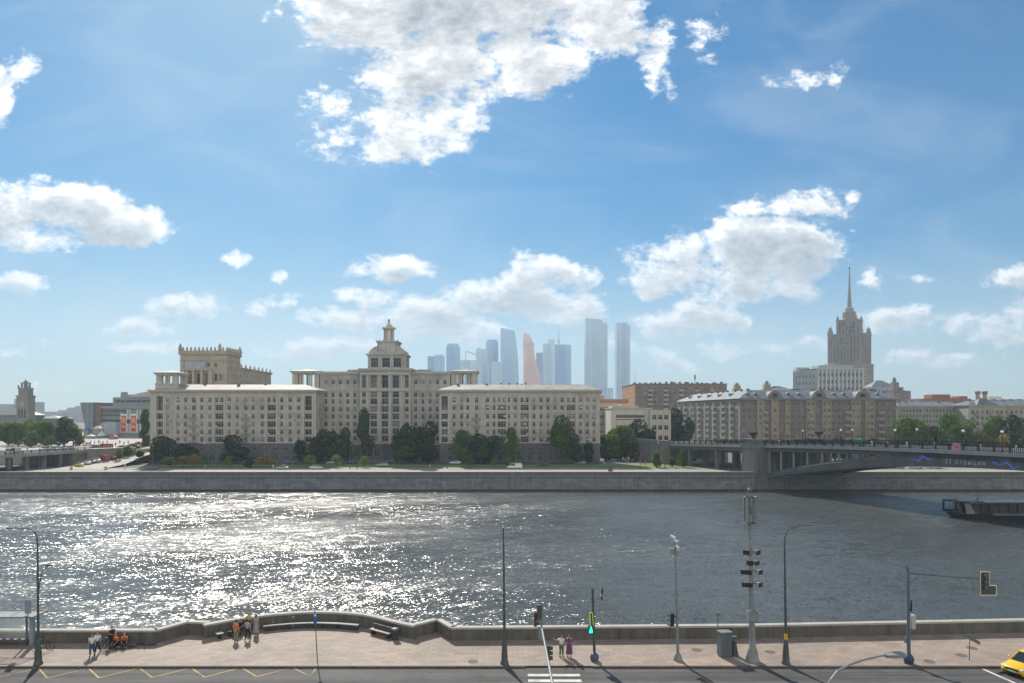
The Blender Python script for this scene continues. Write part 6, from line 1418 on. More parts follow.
mb = MB(); mb.box(.52,.62,-.25,.12,zz(594,v.y),zz(587.5,v.y)); mb.box(.5,.6,-.2,.1,zz(600,v.y),zz(596,v.y)); mb.build('side_sign', iron, t)

# pole with the long arm
v = foot(909, 663.5); k = v.y/F; t = thing('signal_pole', 'grey blue pole with long arm holding yellow bordered signals over the road', 'traffic signal', tuple(v)); HP = 6.9
pb = mat('blue_grey_pole', (.10,.125,.16), .45, .1, 2)
mb = MB(); mb.sph((0,0,.33),.37,.37,.4,12,8); mb.lathe([(.34,0),(.34,.12)], n=12); mb.build('pedestal', mat('dark_blue_cast', (.04,.055,.10), .5), t)
mb = MB(); mb.tube((0,0,.6),(-.05,0,HP),.14,.10,10); mb.path([(-.05,0,HP-1.0),(.55,-.2,HP-.1)], .045); mb.tube((-.05,0,HP-.05),(5.0,-2.1,HP-.1),.07,.05,8); mb.build('pole', pb, t)
mb = MB(); mb.tube((-.05,0,HP),(-.05,0,HP+.45),.05,.03,6); mb.tube((-.2,0,HP+.1),(-.2,0,HP+.6),.02,.02,5); mb.build('top_rod', iron, t)
g0 = Vector((4.5,-1.95,HP-.2)); bor = mat('pale_yellow_border', (.62,.62,.35), .6)
mb = MB(); mb.box(g0.x-.45,g0.x+.12,g0.y-.1,g0.y+.1,g0.z-.95,g0.z+.65); mb.box(g0.x+.13,g0.x+.62,g0.y-.1,g0.y+.1,g0.z-.95,g0.z-.32); bb = mb.build('signal_board', hous, t)
mb = MB()
def bar(x0,z0,x1,z1,w_=.035): mb.tube((g0.x+x0,g0.y-.12,g0.z+z0),(g0.x+x1,g0.y-.12,g0.z+z1),w_,w_,4)
for a in ((-.5,-1.0,-.5,.7),(-.5,.7,.17,.7),(.17,.7,.17,-.3),(.17,-.3,.67,-.3),(.67,-.3,.67,-1.0),(.67,-1.0,-.5,-1.0)): bar(*a)
mb.build('border', bor, bb)
mb = MB(); mb.tube((g0.x-.16,g0.y-.11,g0.z+.4),(g0.x-.16,g0.y-.3,g0.z+.4),.15,.15,12); mb.tube((g0.x-.16,g0.y-.11,g0.z),(g0.x-.16,g0.y-.3,g0.z),.15,.15,12); mb.tube((g0.x-.16,g0.y-.11,g0.z-.4),(g0.x-.16,g0.y-.3,g0.z-.4),.15,.15,12); mb.build('lenses', mat('signal_housing_grey', (.10,.105,.10), .5), bb)
mb = MB(); z = zz(622,v.y); mb.box(.14,.42,-.18,.12,z-.5,z+.55); sb = mb.build('side_signal', mat('pale_signal_back', (.38,.42,.38), .6), t)
mb = MB(); mb.box(-.3,-.15,-.12,.1,zz(643,v.y),zz(637.5,v.y)); mb.build('button_box', pb, t)
mb = MB(); mb.tube((.1,-.12,zz(611,v.y)),(.14,-.12,zz(600,v.y)),.07,.05,6); mb.build('cable_box', iron, t)

# traffic lights on an arm over the crosswalk, coming from the near kerb
a0 = Vector((1.78,41.9,6.0)); a1 = Vector((2.12,24.0,5.75)); t = thing('traffic_signal', 'pale signal arm stretching over the crosswalk from the near kerb', 'traffic signal', (2.12,24.0,-.13)); o_ = Vector((2.12,24.0,-.13))
mb = MB(); mb.tube((0,0,0),(0,0,5.9),.13,.10,10); mb.tube(a1-o_, a0-o_, .085,.055,9); mb.build('arm', galv, t)
def sighead(loc, rz, n=3, m_=hous):
    mb = MB(); M_ = Matrix.Translation(loc) @ Matrix.Rotation(rz,4,'Z'); b_ = MB(); b_.box(-.13,.13,-.08,.08,-.44,.44)
    for i in range(n): b_.tube((0,-.08,.28-i*.28),(0,-.24,.28-i*.28),.11,.11,10)
    mb.v = [tuple(M_ @ Vector(p)) for p in b_.v]; mb.f = b_.f; mb.m = b_.m; mb.sm = b_.sm; return mb.build('signal_head', m_, t)
sighead(a0-o_+Vector((-.35,.1,.25)), R(100)); sighead(a0-o_+Vector((-.12,-.2,.75)), R(185)).name = 'signal_head'
mb = MB(); c = a0-o_; mb.box(c.x-.05,c.x+.1,c.y-.05,c.y+.05,c.z-.1,c.z+1.3); mb.build('bracket', galv, t)
mb = MB(); c = at(540.6,41.5,zz(634,41.5))-o_; mb.add([tuple(c+Vector(p)) for p in ((-.16,0,.45),(.05,.0,.4),(.2,0,-.45),(-.02,0,-.4))],[(0,1,2,3)]); mb.box(c.x-.12,c.x+.1,c.y+.02,c.y+.2,c.z-.35,c.z+.35); mb.build('pale_back_plate', galv, t)
sighead(at(548.5,38.5,zz(653,38.5))-o_, R(80))
mb = MB(); c = at(538.3,41.6,zz(620,41.6))-o_; mb.tube(c, c+Vector((0,-.02,0)), .1,.1,8); mb.build('red_lens', mat('dim_red_lens', (.35,.03,.03), .4), t)

# direction sign and info post
v = gp(969.5, 660); t = thing('direction_sign', 'short post with two crossed grey green arrow boards on the right pavement', 'sign', tuple(v)); mb = MB(); mb.tube((0,0,0),(.05,0,1.95),.035,.03,8); mb.build('post', steel, t)
sg = mat('grey_green_sign', (.10,.15,.15), .5)
for (xa,za),(xb,zb) in (((-.5,2.05),(.3,1.75)),((-.05,1.85),(.62,1.5))):
    mb = MB(); y_ = -.05 if xa < -.2 else -.12; mb.add([(xa,y_,za),(xb,y_-.2,zb),(xb,y_-.2,zb-.26),(xa,y_,za-.26),(xa,y_+.03,za),(xb,y_-.17,zb),(xb,y_-.17,zb-.26),(xa,y_+.03,za-.26)],[(0,1,2,3),(4,5,6,7),(0,1,5,4),(3,2,6,7),(1,2,6,5),(0,3,7,4)]); mb.build('arrow_board', sg, t)
v = gp(317.3, 661.5); k = v.y/F; t = thing('stop_sign_post', 'thin post with a small blue plate before the curved terrace', 'sign', tuple(v)); mb = MB(); mb.tube((0,0,0),(-.2,0,zz(611,v.y)),.04,.035,8); mb.build('post', steel, t)
mb = MB(); z0, z1 = zz(623,v.y), zz(613.5,v.y); mb.box(-.28,-.02,-.09,-.05,z0,z1); pl_ = mb.build('plate', mat('blue_plate', (.03,.11,.32), .4), t); mb = MB(); mb.box(-.24,-.06,-.1,-.091,z1-.2,z1-.06); mb.build('white_mark', whitep, pl_)

# manhole covers
for i,(px,py,lab) in enumerate(((696.5,650,'manhole cover on the pavement left of the metal cabinet'),(770,652,'manhole cover between the mast and the curved street lamp'),(473,661.5,'faint manhole cover on the pavement left of the straight lamp'),(961.5,655.3,'manhole cover left of the direction sign'),(972,648.2,'manhole cover behind the direction sign'),(929.5,661.5,'manhole cover right of the long armed pole'))):
    v = gp(px,py); mb = MB(); mb.lathe([(.42,.004),(.42,.012)], n=20); mb.lathe([(.36,.012),(.34,.018)], n=20)
    tag(mb.build('manhole_cover', mat('rusty_iron_cover', (.13,.095,.08), .8, .2, 3), None, tuple(v)), lab, 'manhole cover', 'manhole covers in the pavement')

# benches on the curved terrace
bdk = mat('dark_bench_stone', (.045,.045,.045), .6, .15, 1); bwd = mat('bench_top', (.085,.075,.07), .6, .1, 2)
def onarc(px, dy=0.0):
    for i in range(len(arc)-1):
        if arc[i][0] <= px <= arc[i+1][0]:
            f = (px-arc[i][0])/(arc[i+1][0]-arc[i][0]); Y_ = arc[i][1]+f*(arc[i+1][1]-arc[i][1]); return Vector((xx(px,Y_), Y_-dy, 0))
def bench(lab, p0, p1, dy, top, wdt=.5):
    a, c = onarc(p0,dy), onarc(p1,dy); m_ = (a+c)/2; d = c-a; t = thing('bench', lab, 'bench', tuple(m_), math.atan2(d.y,d.x), 'benches on the curved terrace'); L_ = d.length/2
    mb = MB(); mb.box(-L_,L_,-wdt/2,wdt/2,.40,.48); mb.build('seat', top, t)
    for s in (-1,1): mb = MB(); mb.box(s*(L_-.25)-.1,s*(L_-.25)+.1,-wdt/2+.04,wdt/2-.04,0,.399); mb.build('leg', bdk, t)
    return t, L_
def longbench(lab, pxs, dy, top):
    t = thing('bench', lab, 'bench', (0,0,0), 0, 'benches on the curved terrace'); mb = MB(); lg = MB()
    P_ = [onarc(p,dy) for p in pxs]
    for i in range(len(P_)-1):
        a, c = P_[i], P_[i+1]; d = (c-a).normalized(); n_ = Vector((-d.y,d.x,0)); q = [a-n_*.25,c-n_*.25,c+n_*.25,a+n_*.25]; mb.prism([(p.x,p.y) for p in q], .42, .5)
        q = [a-n_*.15+d*.1,c-n_*.15-d*.1,c+n_*.15-d*.1,a+n_*.15+d*.1]; lg.prism([(p.x,p.y) for p in q], 0, .419)
    mb.build('seat', top, t); lg.build('plinth', bdk, t); return t
gtop = mat('grey_bench_slab', (.14,.14,.135), .6, .1, 1)
longbench('long curved grey bench following the terrace parapet', [267,282,297,312,327,342,361], .95, gtop)
t, L_ = bench('short dark bench with pinkish back right of the long curved one', 374, 393, 1.1, mat('pinkish_wood', (.23,.17,.15), .5), .55)
mb = MB(); mb.box(-L_,L_,.22,.3,.5,.85); mb.build('backrest', bwd, t)
bench('dark bench under the seated group on the terrace', 231, 246, .9, bwd)
bench('small pale topped bench left of the group', 221, 227.5, 1.0, mat('pale_bench_top', (.5,.48,.45), .6))
v = onarc(397,1.0); t = thing('litter_bin', 'dark litter bin with pale lid at the right end of the terrace', 'litter bin', tuple(v)); mb = MB(); mb.lathe([(.26,0),(.28,.85)], n=12); mb.build('drum', bdk, t); mb = MB(); mb.lathe([(.3,.851),(.3,.93),(.1,.97)], n=12); mb.build('lid', galv, t)

# bus shelter
t = thing('bus_shelter', 'glass bus shelter with thin brown framed roof at the left edge', 'bus shelter', (-42,55.3,0))
brn = mat('bronze_frame', (.16,.12,.09), .5, .1, 2); sg_ = bpy.data.materials.new('shelter_glass'); sg_.use_nodes = True
p_ = sg_.node_tree.nodes['Principled BSDF']; p_.inputs['Base Color'].default_value = (.75,.85,.80,1); p_.inputs['Roughness'].default_value = .05; p_.inputs['Alpha'].default_value = .16
rg = bpy.data.materials.new('milky_roof_panel'); rg.use_nodes = True; p_ = rg.node_tree.nodes['Principled BSDF']; p_.inputs['Base Color'].default_value = (.8,.82,.8,1); p_.inputs['Roughness'].default_value = .3; p_.inputs['Alpha'].default_value = .32
x1 = xx(36,54.6)+42; x1b = xx(47,56)+42
mb = MB(); fr = [(-3.2,-.75,2.62),(x1-.3,-.75,2.62),(x1b,.75,2.72),(-3.2,.75,2.72)]
for i in range(3): mb.path([fr[i],fr[i+1]], .055, 6)
for x in (-1.4,.2,1.8): mb.path([(x,-.75,2.64),(x,.75,2.72)], .03, 5)
mb.build('roof_frame', brn, t); mb = MB(); mb.add([(p[0],p[1],p[2]+.01) for p in fr],[(0,1,2,3)]); mb.build('roof_panel', rg, t)
for x in (-2.6,-.2,2.3): mb = MB(); mb.box(x-.06,x+.06,.5,.62,0,2.66); mb.build('post', steel, t)
mb = MB(); mb.box(-2.5,2.9,.54,.56,.25,2.45); mb.build('back_glass', sg_, t)
mb = MB(); mb.box(-.45,-.3,-.7,.5,.0,2.6); mb.build('side_panel', mat('dark_side_panel', (.05,.07,.06), .4), t)
mb = MB(); mb.box(.0,2.7,.1,.45,.42,.48); sr = mb.build('seat_rail', steel, t)
for i in range(4): mb = MB(); mb.sph((.35+i*.62,.3,.56),.2,.17,.06); mb.build('seat', mat('pale_plastic_seat', (.62,.6,.55), .4), sr)
mb = MB(); mb.box(2.75,3.05,.2,.5,.0,.0+2.3); mb.build('route_panel', mat('blue_grey_route_panel', (.20,.24,.28), .4), t)
vv_ = at(27.5,55.0,2.72); mb = MB(); mb.box(vv_.x+42-.22,vv_.x+42+.24,-.32,-.24,2.8,3.9); fl = mb.build('stop_flag', mat('grey_blue_flag', (.20,.24,.28), .4), t); mb = MB(); mb.tube((vv_.x+42,-.28,2.62),(vv_.x+42,-.28,2.82),.04); mb.build('bracket', steel, fl)
v = gp(42.5,651); t = thing('bicycle', 'dark bicycle leaning by the shelter behind the double armed lamp', 'bicycle', tuple(v), R(15)); BK0 = t

# ------------------------------------------------------------------ bicycles
def bike_parts(t, m_frame):
    for x in (-.52,.52):
        mb = MB(); n = 16
        for i in range(n):
            a, c = 2*math.pi*i/n, 2*math.pi*(i+1)/n; mb.tube((x+.33*math.cos(a),0,.34+.33*math.sin(a)),(x+.33*math.cos(c),0,.34+.33*math.sin(c)),.022,.022,5,cap=False)
        for i in range(6): a = math.pi*i/6; mb.tube((x-.32*math.cos(a),0,.34-.32*math.sin(a)),(x+.32*math.cos(a),0,.34+.32*math.sin(a)),.005,.005,4)
        mb.build('wheel', rub, t)
    mb = MB()
    for a,c in (((-.52,0,.34),(-.1,0,.32)),((-.1,0,.32),(-.22,0,.82)),((-.22,0,.82),(-.52,0,.34)),((-.1,0,.32),(.36,0,.78)),((-.2,0,.74),(.34,0,.86)),((.33,0,.95),(.52,0,.34))): mb.tube(a, c, .022, .02, 6)
    mb.build('frame', m_frame, t)
    mb = MB(); mb.sph((-.23,0,.92),.14,.07,.035); mb.tube((-.22,0,.82),(-.23,0,.9),.015); mb.build('saddle', plas, t)
    mb = MB(); mb.path([(.42,-.28,1.02),(.34,0,1.0),(.42,.28,1.02)], .016, 6); mb.tube((.33,0,.93),(.34,0,1.0),.018); mb.build('handlebar', plas, t)
    mb = MB(); mb.tube((-.1,-.06,.32),(-.1,.06,.32),.09,.09,10); mb.box(-.28,-.18,-.12,-.06,.26,.29); mb.box(0,.1,.06,.12,.36,.39); mb.build('pedals', steel, t)
bike_parts(BK0, plas)
def bike(lab, px, py, rz, lay=0.0, fm=plas):
    v = gp(px,py); t = dup(BK0, tuple(v), rz, lab, 'bicycles by the parapet'); t.rotation_mode = 'XYZ'; t.rotation_euler = (lay,0,rz)
    if lay: t.location.z = .06
    return t
BK0['group'] = 'bicycles by the parapet'
bike('black bicycle standing left of the orange clad riders', 108.5, 648.5, R(70))
bike('bicycle lying on the pavement nearest the orange clad riders', 121.5, 647.5, R(20), R(80))
bike('bicycle lying flat just right of another fallen one', 129, 646.5, R(-15), R(82))
bike('bicycle leaning on the parapet behind the fallen ones', 134, 642, R(8), R(-14))
bike('lone bicycle lying at the right end of the bicycle group', 148.5, 644.5, R(-8), R(78))

# ------------------------------------------------------------------ people
def skin_mesh(name, joints, edges, rad, m, sub=1):
    me = bpy.data.meshes.new(name); me.from_pydata(joints, edges, []); o = bpy.data.objects.new(name, me); col.objects.link(o)
    md = o.modifiers.new('skin','SKIN'); md.use_smooth_shade = True
    if not me.skin_vertices: me.skin_vertices  # created with the modifier
    lay = me.skin_vertices[0].data if me.skin_vertices else None
    if lay:
        for i, r_ in enumerate(rad): lay[i].radius = (r_, r_); lay[i].use_root = (i == 0)
    if sub: sm_ = o.modifiers.new('sub','SUBSURF'); sm_.levels = sub; sm_.render_levels = sub
    dg = bpy.context.evaluated_depsgraph_get(); me2 = bpy.data.meshes.new_from_object(o.evaluated_get(dg)); bpy.data.objects.remove(o); bpy.data.meshes.remove(me)
    me2.name = name; me2.materials.clear(); me2.materials.append(m); me2.polygons.foreach_set('use_smooth', [True]*len(me2.polygons)); return me2
skinm = mat('skin', (.42,.25,.17), .6, .05)
cloth = {k: mat('cloth_'+k, c, .9, .08, 4) for k,c in dict(white=(.55,.56,.58), blue=(.05,.08,.16), orange=(.62,.14,.03), khaki=(.22,.21,.13), black=(.022,.022,.025), lilac=(.30,.26,.42), grey=(.28,.28,.27), green=(.10,.15,.07), purple=(.14,.06,.14), lime=(.42,.42,.08), navy=(.03,.04,.08), brown=(.14,.08,.05), pink=(.5,.3,.3)).items()}
hairm = {k: mat('hair_'+k, c, .7) for k,c in dict(dark=(.02,.015,.012), brown=(.07,.04,.025), fair=(.28,.20,.11), grey=(.3,.3,.3)).items()}
def person(lab, loc, rz, top, bottom, hair='dark', pose='stand', dress=False, h=1.74, group=None, seat=.46, longhair=False, sleeves=True):
    t = thing('person', lab, 'person', tuple(loc), rz, group); s = h/1.74
    J = dict(pel=(0,0,.95),sp=(0,.01,1.15),ch=(0,.0,1.33),nk=(0,.01,1.47),hd=(0,-.01,1.56),hl=(-.09,0,.92),hr=(.09,0,.92),kl=(-.10,-.02,.50),kr=(.10,-.02,.50),al=(-.11,.03,.09),ar=(.11,.03,.09),fl=(-.12,-.14,.04),fr=(.12,-.14,.04),
             sl=(-.18,0,1.41),sr=(.18,0,1.41),el=(-.24,.03,1.13),er=(.24,.03,1.13),wl=(-.25,-.07,.89),wr=(.25,-.07,.89))
    def sh(keys, dx=0, dy=0, dz=0):
        for k_ in keys: a = J[k_]; J[k_] = (a[0]+dx, a[1]+dy, a[2]+dz)
    if pose == 'walk': sh(['kl'],0,-.12,.02); sh(['al'],0,-.22,.0); sh(['fl'],0,-.24,.02); sh(['kr'],0,.02,0); sh(['ar'],0,.26,.05); sh(['fr'],0,.24,.03); sh(['wl'],0,.12,0); sh(['wr'],0,-.14,.03)
    if pose == 'sit':
        dz = seat-.85
        for k_ in ('pel','sp','ch','nk','hd','hl','hr','sl','sr','el','er','wl','wr'): sh([k_],0,0,dz)
        for sd_,kx in (('l',-.13),('r',.13)): J['k'+sd_] = (kx,-.42,seat+.06); J['a'+sd_] = (kx,-.42,.09); J['f'+sd_] = (kx,-.56,.04); J['w'+sd_] = (kx*.9,-.34,seat+.18)
        sh(['ch','nk','hd','sl','sr'],0,-.08,0); sh(['el','er'],0,-.12,.02)
    if pose == 'crouch':
        for k_ in ('pel','sp','ch','nk','hd','hl','hr','sl','sr','el','er','wl','wr'): sh([k_],0,0,-.62)
        for sd_,kx in (('l',-.17),('r',.17)): J['k'+sd_] = (kx,-.36,.52); J['a'+sd_] = (kx*.9,-.06,.09); J['f'+sd_] = (kx*.9,-.22,.04); J['w'+sd_] = (kx,-.45,.35); J['e'+sd_] = (kx*1.3,-.25,.52)
        sh(['ch','nk','hd','sl','sr'],0,-.22,-.04)
    if pose == 'armup': J['el'] = (-.42,-.1,1.36); J['wl'] = (-.62,-.2,1.5); 
    if pose == 'lean': sh(['ch','nk','hd','sl','sr'],0,-.1,-.03); J['wl'] = (-.2,-.35,1.12); J['wr'] = (.2,-.35,1.12); J['el'] = (-.26,-.1,1.14); J['er'] = (.26,-.1,1.14)
    names = list(J.keys()); E = [('pel','sp'),('sp','ch'),('ch','nk'),('nk','hd'),('pel','hl'),('pel','hr'),('hl','kl'),('hr','kr'),('kl','al'),('kr','ar'),('al','fl'),('ar','fr'),('ch','sl'),('ch','sr'),('sl','el'),('sr','er'),('el','wl'),('er','wr')]
    Rr = dict(pel=.135,sp=.115,ch=.14,nk=.055,hd=.06,hl=.09,hr=.09,kl=.058,kr=.058,al=.04,ar=.04,fl=.036,fr=.036,sl=.06,sr=.06,el=.042,er=.042,wl=.028,wr=.028)
    V = [Vector(J[k_])*s for k_ in names]; rad = [Rr[k_]*s for k_ in names]; ed = [(names.index(a),names.index(c)) for a,c in E]
    # palms and five fingers
    for sd_ in 'lr':
        w_ = Vector(J['w'+sd_])*s; d = (w_-Vector(J['e'+sd_])*s).normalized(); pi_ = len(V); V.append(w_+d*.07); rad.append(.03); ed.append((names.index('w'+sd_), pi_))
        lat = d.cross(Vector((1,0,0))); lat = lat.normalized() if lat.length > .1 else Vector((0,1,0)); inn = d.cross(lat).normalized()
        for q,(o_,ln) in enumerate(((-.026,.075),(-.009,.085),(.009,.08),(.026,.065))):
            b0 = w_+d*.1+lat*o_; V += [b0, b0+d*ln*.55, b0+d*ln+inn*.012]; rad += [.009,.0085,.007]; n_ = len(V); ed += [(pi_,n_-3),(n_-3,n_-2),(n_-2,n_-1)]
        b0 = w_+d*.045+lat*-.04; V += [b0, b0+d*.04-lat*.022]; rad += [.011,.008]; n_ = len(V); ed += [(pi_,n_-2),(n_-2,n_-1)]
    me = skin_mesh('body', V, ed, rad, skinm, 1)
    # head joined into the same mesh
    hc = Vector(J['hd'])*s + Vector((0,-.01,.07)); mb = MB(); mb.sph(hc,.075,.095,.115,12,9); mb.sph(hc+Vector((0,-.03,-.05)),.055,.065,.065,10,6); mb.sph(hc+Vector((0,-.1,-.012)),.012,.02,.024,6,5)
    for sd_ in (-1,1): mb.sph(hc+Vector((sd_*.076,0,-.005)),.012,.022,.032,6,5)
    mb.box(hc.x-.022,hc.x+.022,hc.y-.094,hc.y-.088,hc.z-.052,hc.z-.044,1)
    for sd_ in (-1,1): mb.sph(hc+Vector((sd_*.03,-.082,.012)),.012,.01,.008,6,5,1)
    o_ = len(me.vertices); vs = [tuple(v_.co) for v_ in me.vertices]+mb.v; fs = [tuple(p.vertices) for p in me.polygons]+[tuple(i+o_ for i in f) for f in mb.f]; mi = [0]*len(me.polygons)+mb.m
    m2 = bpy.data.meshes.new('body'); m2.from_pydata(vs,[],fs); m2.materials.append(skinm); m2.materials.append(mat('eye_and_lip', (.12,.05,.045), .5)); m2.polygons.foreach_set('material_index', mi); m2.polygons.foreach_set('use_smooth',[True]*len(fs)); link('body', m2, t)
    # hair
    mb = MB(); mb.sph(hc+Vector((0,.018,.03)),.083,.095,.10,12,8)
    if longhair: mb.sph(hc+Vector((0,.06,-.10)),.08,.05,.16,10,7)
    mb.build('hair', hairm[hair], t)
    def sub(names_, E_, R_, nm, m_, ext=None):
        V_ = [Vector(J[k_])*s if k_ in J else ext[k_] for k_ in names_]; link(nm, skin_mesh(nm, V_, [(names_.index(a),names_.index(c)) for a,c in E_], [r_*s for r_ in R_], m_, 1), t)
    if dress:
        mb = MB(); px_,py_,_ = Vector(J['pel'])*s; z0 = .28*s
        prof = [(.27,z0),(.24,.6*s),(.185,.93*s),(.15,1.12*s),(.17,1.3*s),(.15,1.42*s),(.07,1.46*s)]; vs = []
        ring_loft(mb, [[(r_*math.cos(2*math.pi*i/14), r_*.72*math.sin(2*math.pi*i/14)+.005, z_) for i in range(14)] for r_,z_ in prof], 0)
        mb.build('dress', top, t)
        sub(['sl','el'],[('sl','el')],[.085,.07],'sleeve',top); sub(['sr','er'],[('sr','er')],[.085,.07],'sleeve',top)
    else:
        ex = {'eml':Vector(J['sl']).lerp(Vector(J['el']),.75 if sleeves else .15)*s,'emr':Vector(J['sr']).lerp(Vector(J['er']),.75 if sleeves else .15)*s,'lo':(Vector(J['pel'])+Vector((0,0,-.0)))*s,'nb':Vector(J['ch']).lerp(Vector(J['nk']),.55)*s}
        sub(['sp','lo','ch','nb','sl','sr','eml','emr'],[('sp','lo'),('sp','ch'),('ch','nb'),('ch','sl'),('ch','sr'),('sl','eml'),('sr','emr')],[.14,.155,.165,.09,.085,.085,.068,.068],'shirt',top,ex)
        ax = {'xl':Vector(J['kl']).lerp(Vector(J['al']),.85)*s,'xr':Vector(J['kr']).lerp(Vector(J['ar']),.85)*s}
        sub(['pel','hl','hr','kl','kr','xl','xr'],[('pel','hl'),('pel','hr'),('hl','kl'),('hr','kr'),('kl','xl'),('kr','xr')],[.15,.12,.12,.085,.085,.075,.075],'trousers',bottom,ax)
    for sd_ in 'lr':
        mb = MB(); a = Vector(J['a'+sd_])*s; f_ = Vector(J['f'+sd_])*s; mb.sph((a+f_)/2+Vector((0,0,-.01)),.05,.15,.055,8,6); mb.build('shoe', cloth['black'], t)
    return t
pw = 'people on the riverside pavement'
person('person in white shirt and blue jeans walking left of a similar one', gp(92,656.3), R(20), cloth['white'], cloth['blue'], 'brown', 'walk', group=pw)
person('person in pale shirt and dark shorts walking right of the white shirted one', gp(97.5,653.5), R(10), cloth['white'], cloth['navy'], 'brown', 'walk', group=pw, h=1.72)
person('person in black bending beside the standing bicycle', gp(111,647), R(60), cloth['black'], cloth['black'], 'dark', 'lean', group=pw)
person('person in orange top crouching left among the fallen bicycles', gp(118,646.3), R(-20), cloth['orange'], cloth['black'], 'fair', 'crouch', group=pw)
person('person in orange top and blue trousers crouching nearer the parapet', gp(124.5,645.5), R(25), cloth['orange'], cloth['navy'], 'grey', 'crouch', group=pw)
gt = 'group gathered at the terrace bench'
person('person in orange tank top and khaki trousers at the left of the group', gp(236,641.5), R(170), cloth['orange'], cloth['khaki'], 'dark', 'stand', group=gt, sleeves=False)
person('person in dark clothes seated in the middle of the group', onarc(240,.85), R(0), cloth['brown'], cloth['black'], 'brown', 'sit', group=gt)
person('second dark clothed person seated closer to the lilac shirt', onarc(244.5,.85), R(-10), cloth['black'], cloth['black'], 'dark', 'sit', group=gt)
person('person in lilac shirt and black trousers with back to the street', gp(247.5,640.3), R(175), cloth['lilac'], cloth['black'], 'dark', 'walk', group=gt)
person('person in lime top standing at the parapet behind the lilac shirt', onarc(250.5,.5), R(180), cloth['lime'], cloth['navy'], 'fair', 'stand', group=gt, h=1.68)
person('person in long pale grey dress at the right of the group', gp(256,635.5), R(160), cloth['grey'], cloth['grey'], 'dark', 'stand', dress=True, group=gt, h=1.8, longhair=True)
person('person in white top and green trousers with raised arm by the crosswalk', gp(561.5,657.2), R(10), cloth['white'], cloth['green'], 'brown', 'armup', group=pw)
person('person in long purple dress waiting by the crosswalk', gp(569.3,657.6), R(-10), cloth['purple'], cloth['purple'], 'brown', 'stand', dress=True, group=pw, h=1.82, longhair=True)
# small far figures on the square, the promenade and the bridge
FP = None
def farperson(lab, v, c, grp):
    t = thing('person', lab, 'person', tuple(v), random.uniform(0,6.28), grp); mb = MB()
    vs = [(0,0,.92),(0,0,1.15),(0,0,1.4),(0,0,1.55),(-.1,0,.88),(.1,0,.88),(-.11,-.08,.45),(.11,.05,.45),(-.12,0,.03),(.12,.12,.03),(-.2,0,1.38),(.2,0,1.38),(-.25,0,1.05),(.25,0,1.05),(-.24,-.1,.8),(.24,-.05,.8)]
    ed = [(0,1),(1,2),(2,3),(0,4),(0,5),(4,6),(5,7),(6,8),(7,9),(2,10),(2,11),(10,12),(11,13),(12,14),(13,15)]
    global FP
    if FP is None: FP = skin_mesh('body', vs, ed, [.16,.15,.17,.07,.12,.12,.08,.08,.05,.05,.08,.08,.055,.055,.035,.035], skinm, 0)
    me = FP.copy(); me.materials.clear(); me.materials.append(c); me.name = 'body'; link('body', me, t); mb.sph((0,0,1.66),.09,.1,.12,8,6); mb.build('head', skinm, t); mb = MB(); mb.sph((0,.02,1.7),.095,.1,.1,8,6); mb.build('hair', hairm['dark'], t)
cs = list(cloth.keys()); rp_ = random.Random(5)
SQ = ['left edge','cars','white canopy','crimson kiosk','left banner','right banner','poplar']
for i in range(14):
    px = 86+i*4.2; Yq = 268+rp_.random()*60; c = cs[i % len(cs)]
    if xx(px,Yq) > -147: Yq = 300; px = min(px, 132)
    farperson('small figure in %s walking on the station square, number %d from its left end' % (c, i+1) if False else 'small %s clad figure on the station square %s' % (c, ['at its left end','near the overpass end','left of the white canopy','below the white canopy','above the yellow car','above the white cars','left of the crimson kiosk','below the crimson kiosk','above the retaining wall middle','left of the left banner','below the left banner','between the banners','below the right banner','beside the poplar'][i]), (xx(px,Yq),Yq,5.2), cloth[c], 'people on the station square')
for i,(px,lab) in enumerate(((125,'below the ramp trees'),(205,'near the golden saplings'),(273,'beside the silver car'),(357,'left of the portal sapling'),(430,'before the dark trees'),(604,'at the right block corner'),(616,'among the cars by the park'),(628,'right of the yellow car'),(645,'on the path by the viaduct'),(669,'on the lawn by the viaduct'))):
    c = ('white','lime','white','blue','pink','white','lime','white','orange','lime')[i]; farperson('tiny %s clad figure on the far embankment %s' % (c, lab), (xx(px,238 if px < 600 else 256), 238 if px < 600 else 256, 0), cloth[c], 'people on the far embankment')
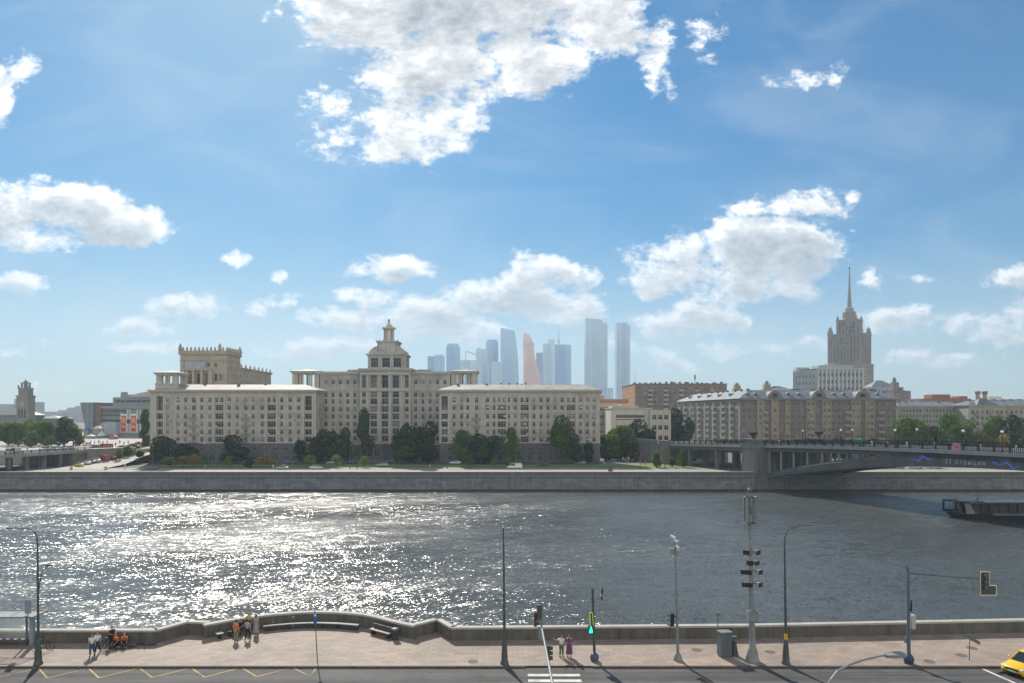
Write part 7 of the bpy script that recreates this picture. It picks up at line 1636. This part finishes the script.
for i,(px,lab) in enumerate(((776,'near the pylon'),(822,'left of the second globe lamp'),(868,'right of the teal pillar'),(884,'left of the fourth globe lamp'),(903,'between the middle globe lamps'),(931,'above the first blue zigzag'),(950,'just left of the pink sign'),(976,'above the lettering'),(1012,'right of the last globe lamp'))):
    s_ = arch_s(px); v = BP+BD*s_+BN*1.3; c = ('white','black','white','grey','white','lilac','white','white','white')[i]; farperson('%s clad walker on the bridge pavement %s' % (c, lab), (v.x,v.y,ZDK(s_)), cloth[c], 'walkers on the bridge')
# waste bins and yellow boxes on the far embankment, lamp posts
for px,py,lab in ((71,468.5,'left yellow litter box on the far embankment'),(105.5,468.5,'right yellow litter box on the far embankment'),(675,466,'yellow litter box near the viaduct lawn')):
    v = at(px, 234 if px < 600 else 240, 0); t = thing('litter_box', lab, 'litter bin', tuple(v), 0, 'yellow litter boxes'); mb = MB(); mb.box(-.38,.38,-.3,.3,.2,1.05); mb.build('box', mat('yellow_box', (.7,.42,.02), .5), t); mb = MB(); mb.box(-.42,.42,-.34,.34,1.051,1.15); mb.box(-.3,.3,-.22,.22,0,.199); mb.build('lid', steel, t)
FL = None
for i,(px,Yq,lab) in enumerate(((39,236,'left of the overpass columns'),(152,234,'before the corner tree'),(216,240,'right of the golden pair'),(293,240,'before the left block end'),(350,240,'left of the portal'),(447,240,'at the right block left end'),(537,240,'right of the white minibus'),(599,240,'at the right block corner'),(640.5,236,'right of the information board'),(665,240,'on the viaduct lawn'),(100,262,'by the parked cars on the ramp'),(27,262,'before the station trees'))):
    v = (xx(px,Yq),Yq,5.2 if Yq == 262 and px < 50 else 0)
    if FL is None:
        FL = thing('lamp_post', '', 'lamp post', v, 0, 'slim lamp posts on the far embankment'); mb = MB(); mb.lathe([(.2,0),(.2,.8),(.09,1),(.06,8.2)], n=8); mb.build('post', steel, FL); mb = MB(); mb.sph((.5,0,8.3),.45,.14,.09); mb.tube((0,0,8.1),(.3,0,8.3),.04); mb.build('lamp_head', steel, FL); g_ = FL
    else: g_ = dup(FL, v)
    g_['label'] = 'slim lamp post on the far bank ' + lab
v = at(610.5, 218, 0); t = thing('information_board', 'brown framed information board on the embankment promenade', 'board', tuple(v)); mb = MB(); mb.box(-.7,.7,-.08,.08,.5,2.5); mb.build('panel', mat('brown_panel', (.12,.085,.06), .6), t)
for s in (-1,1): mb = MB(); mb.box(s*.6-.06,s*.6+.06,-.06,.06,0,.499); mb.build('leg', steel, t)
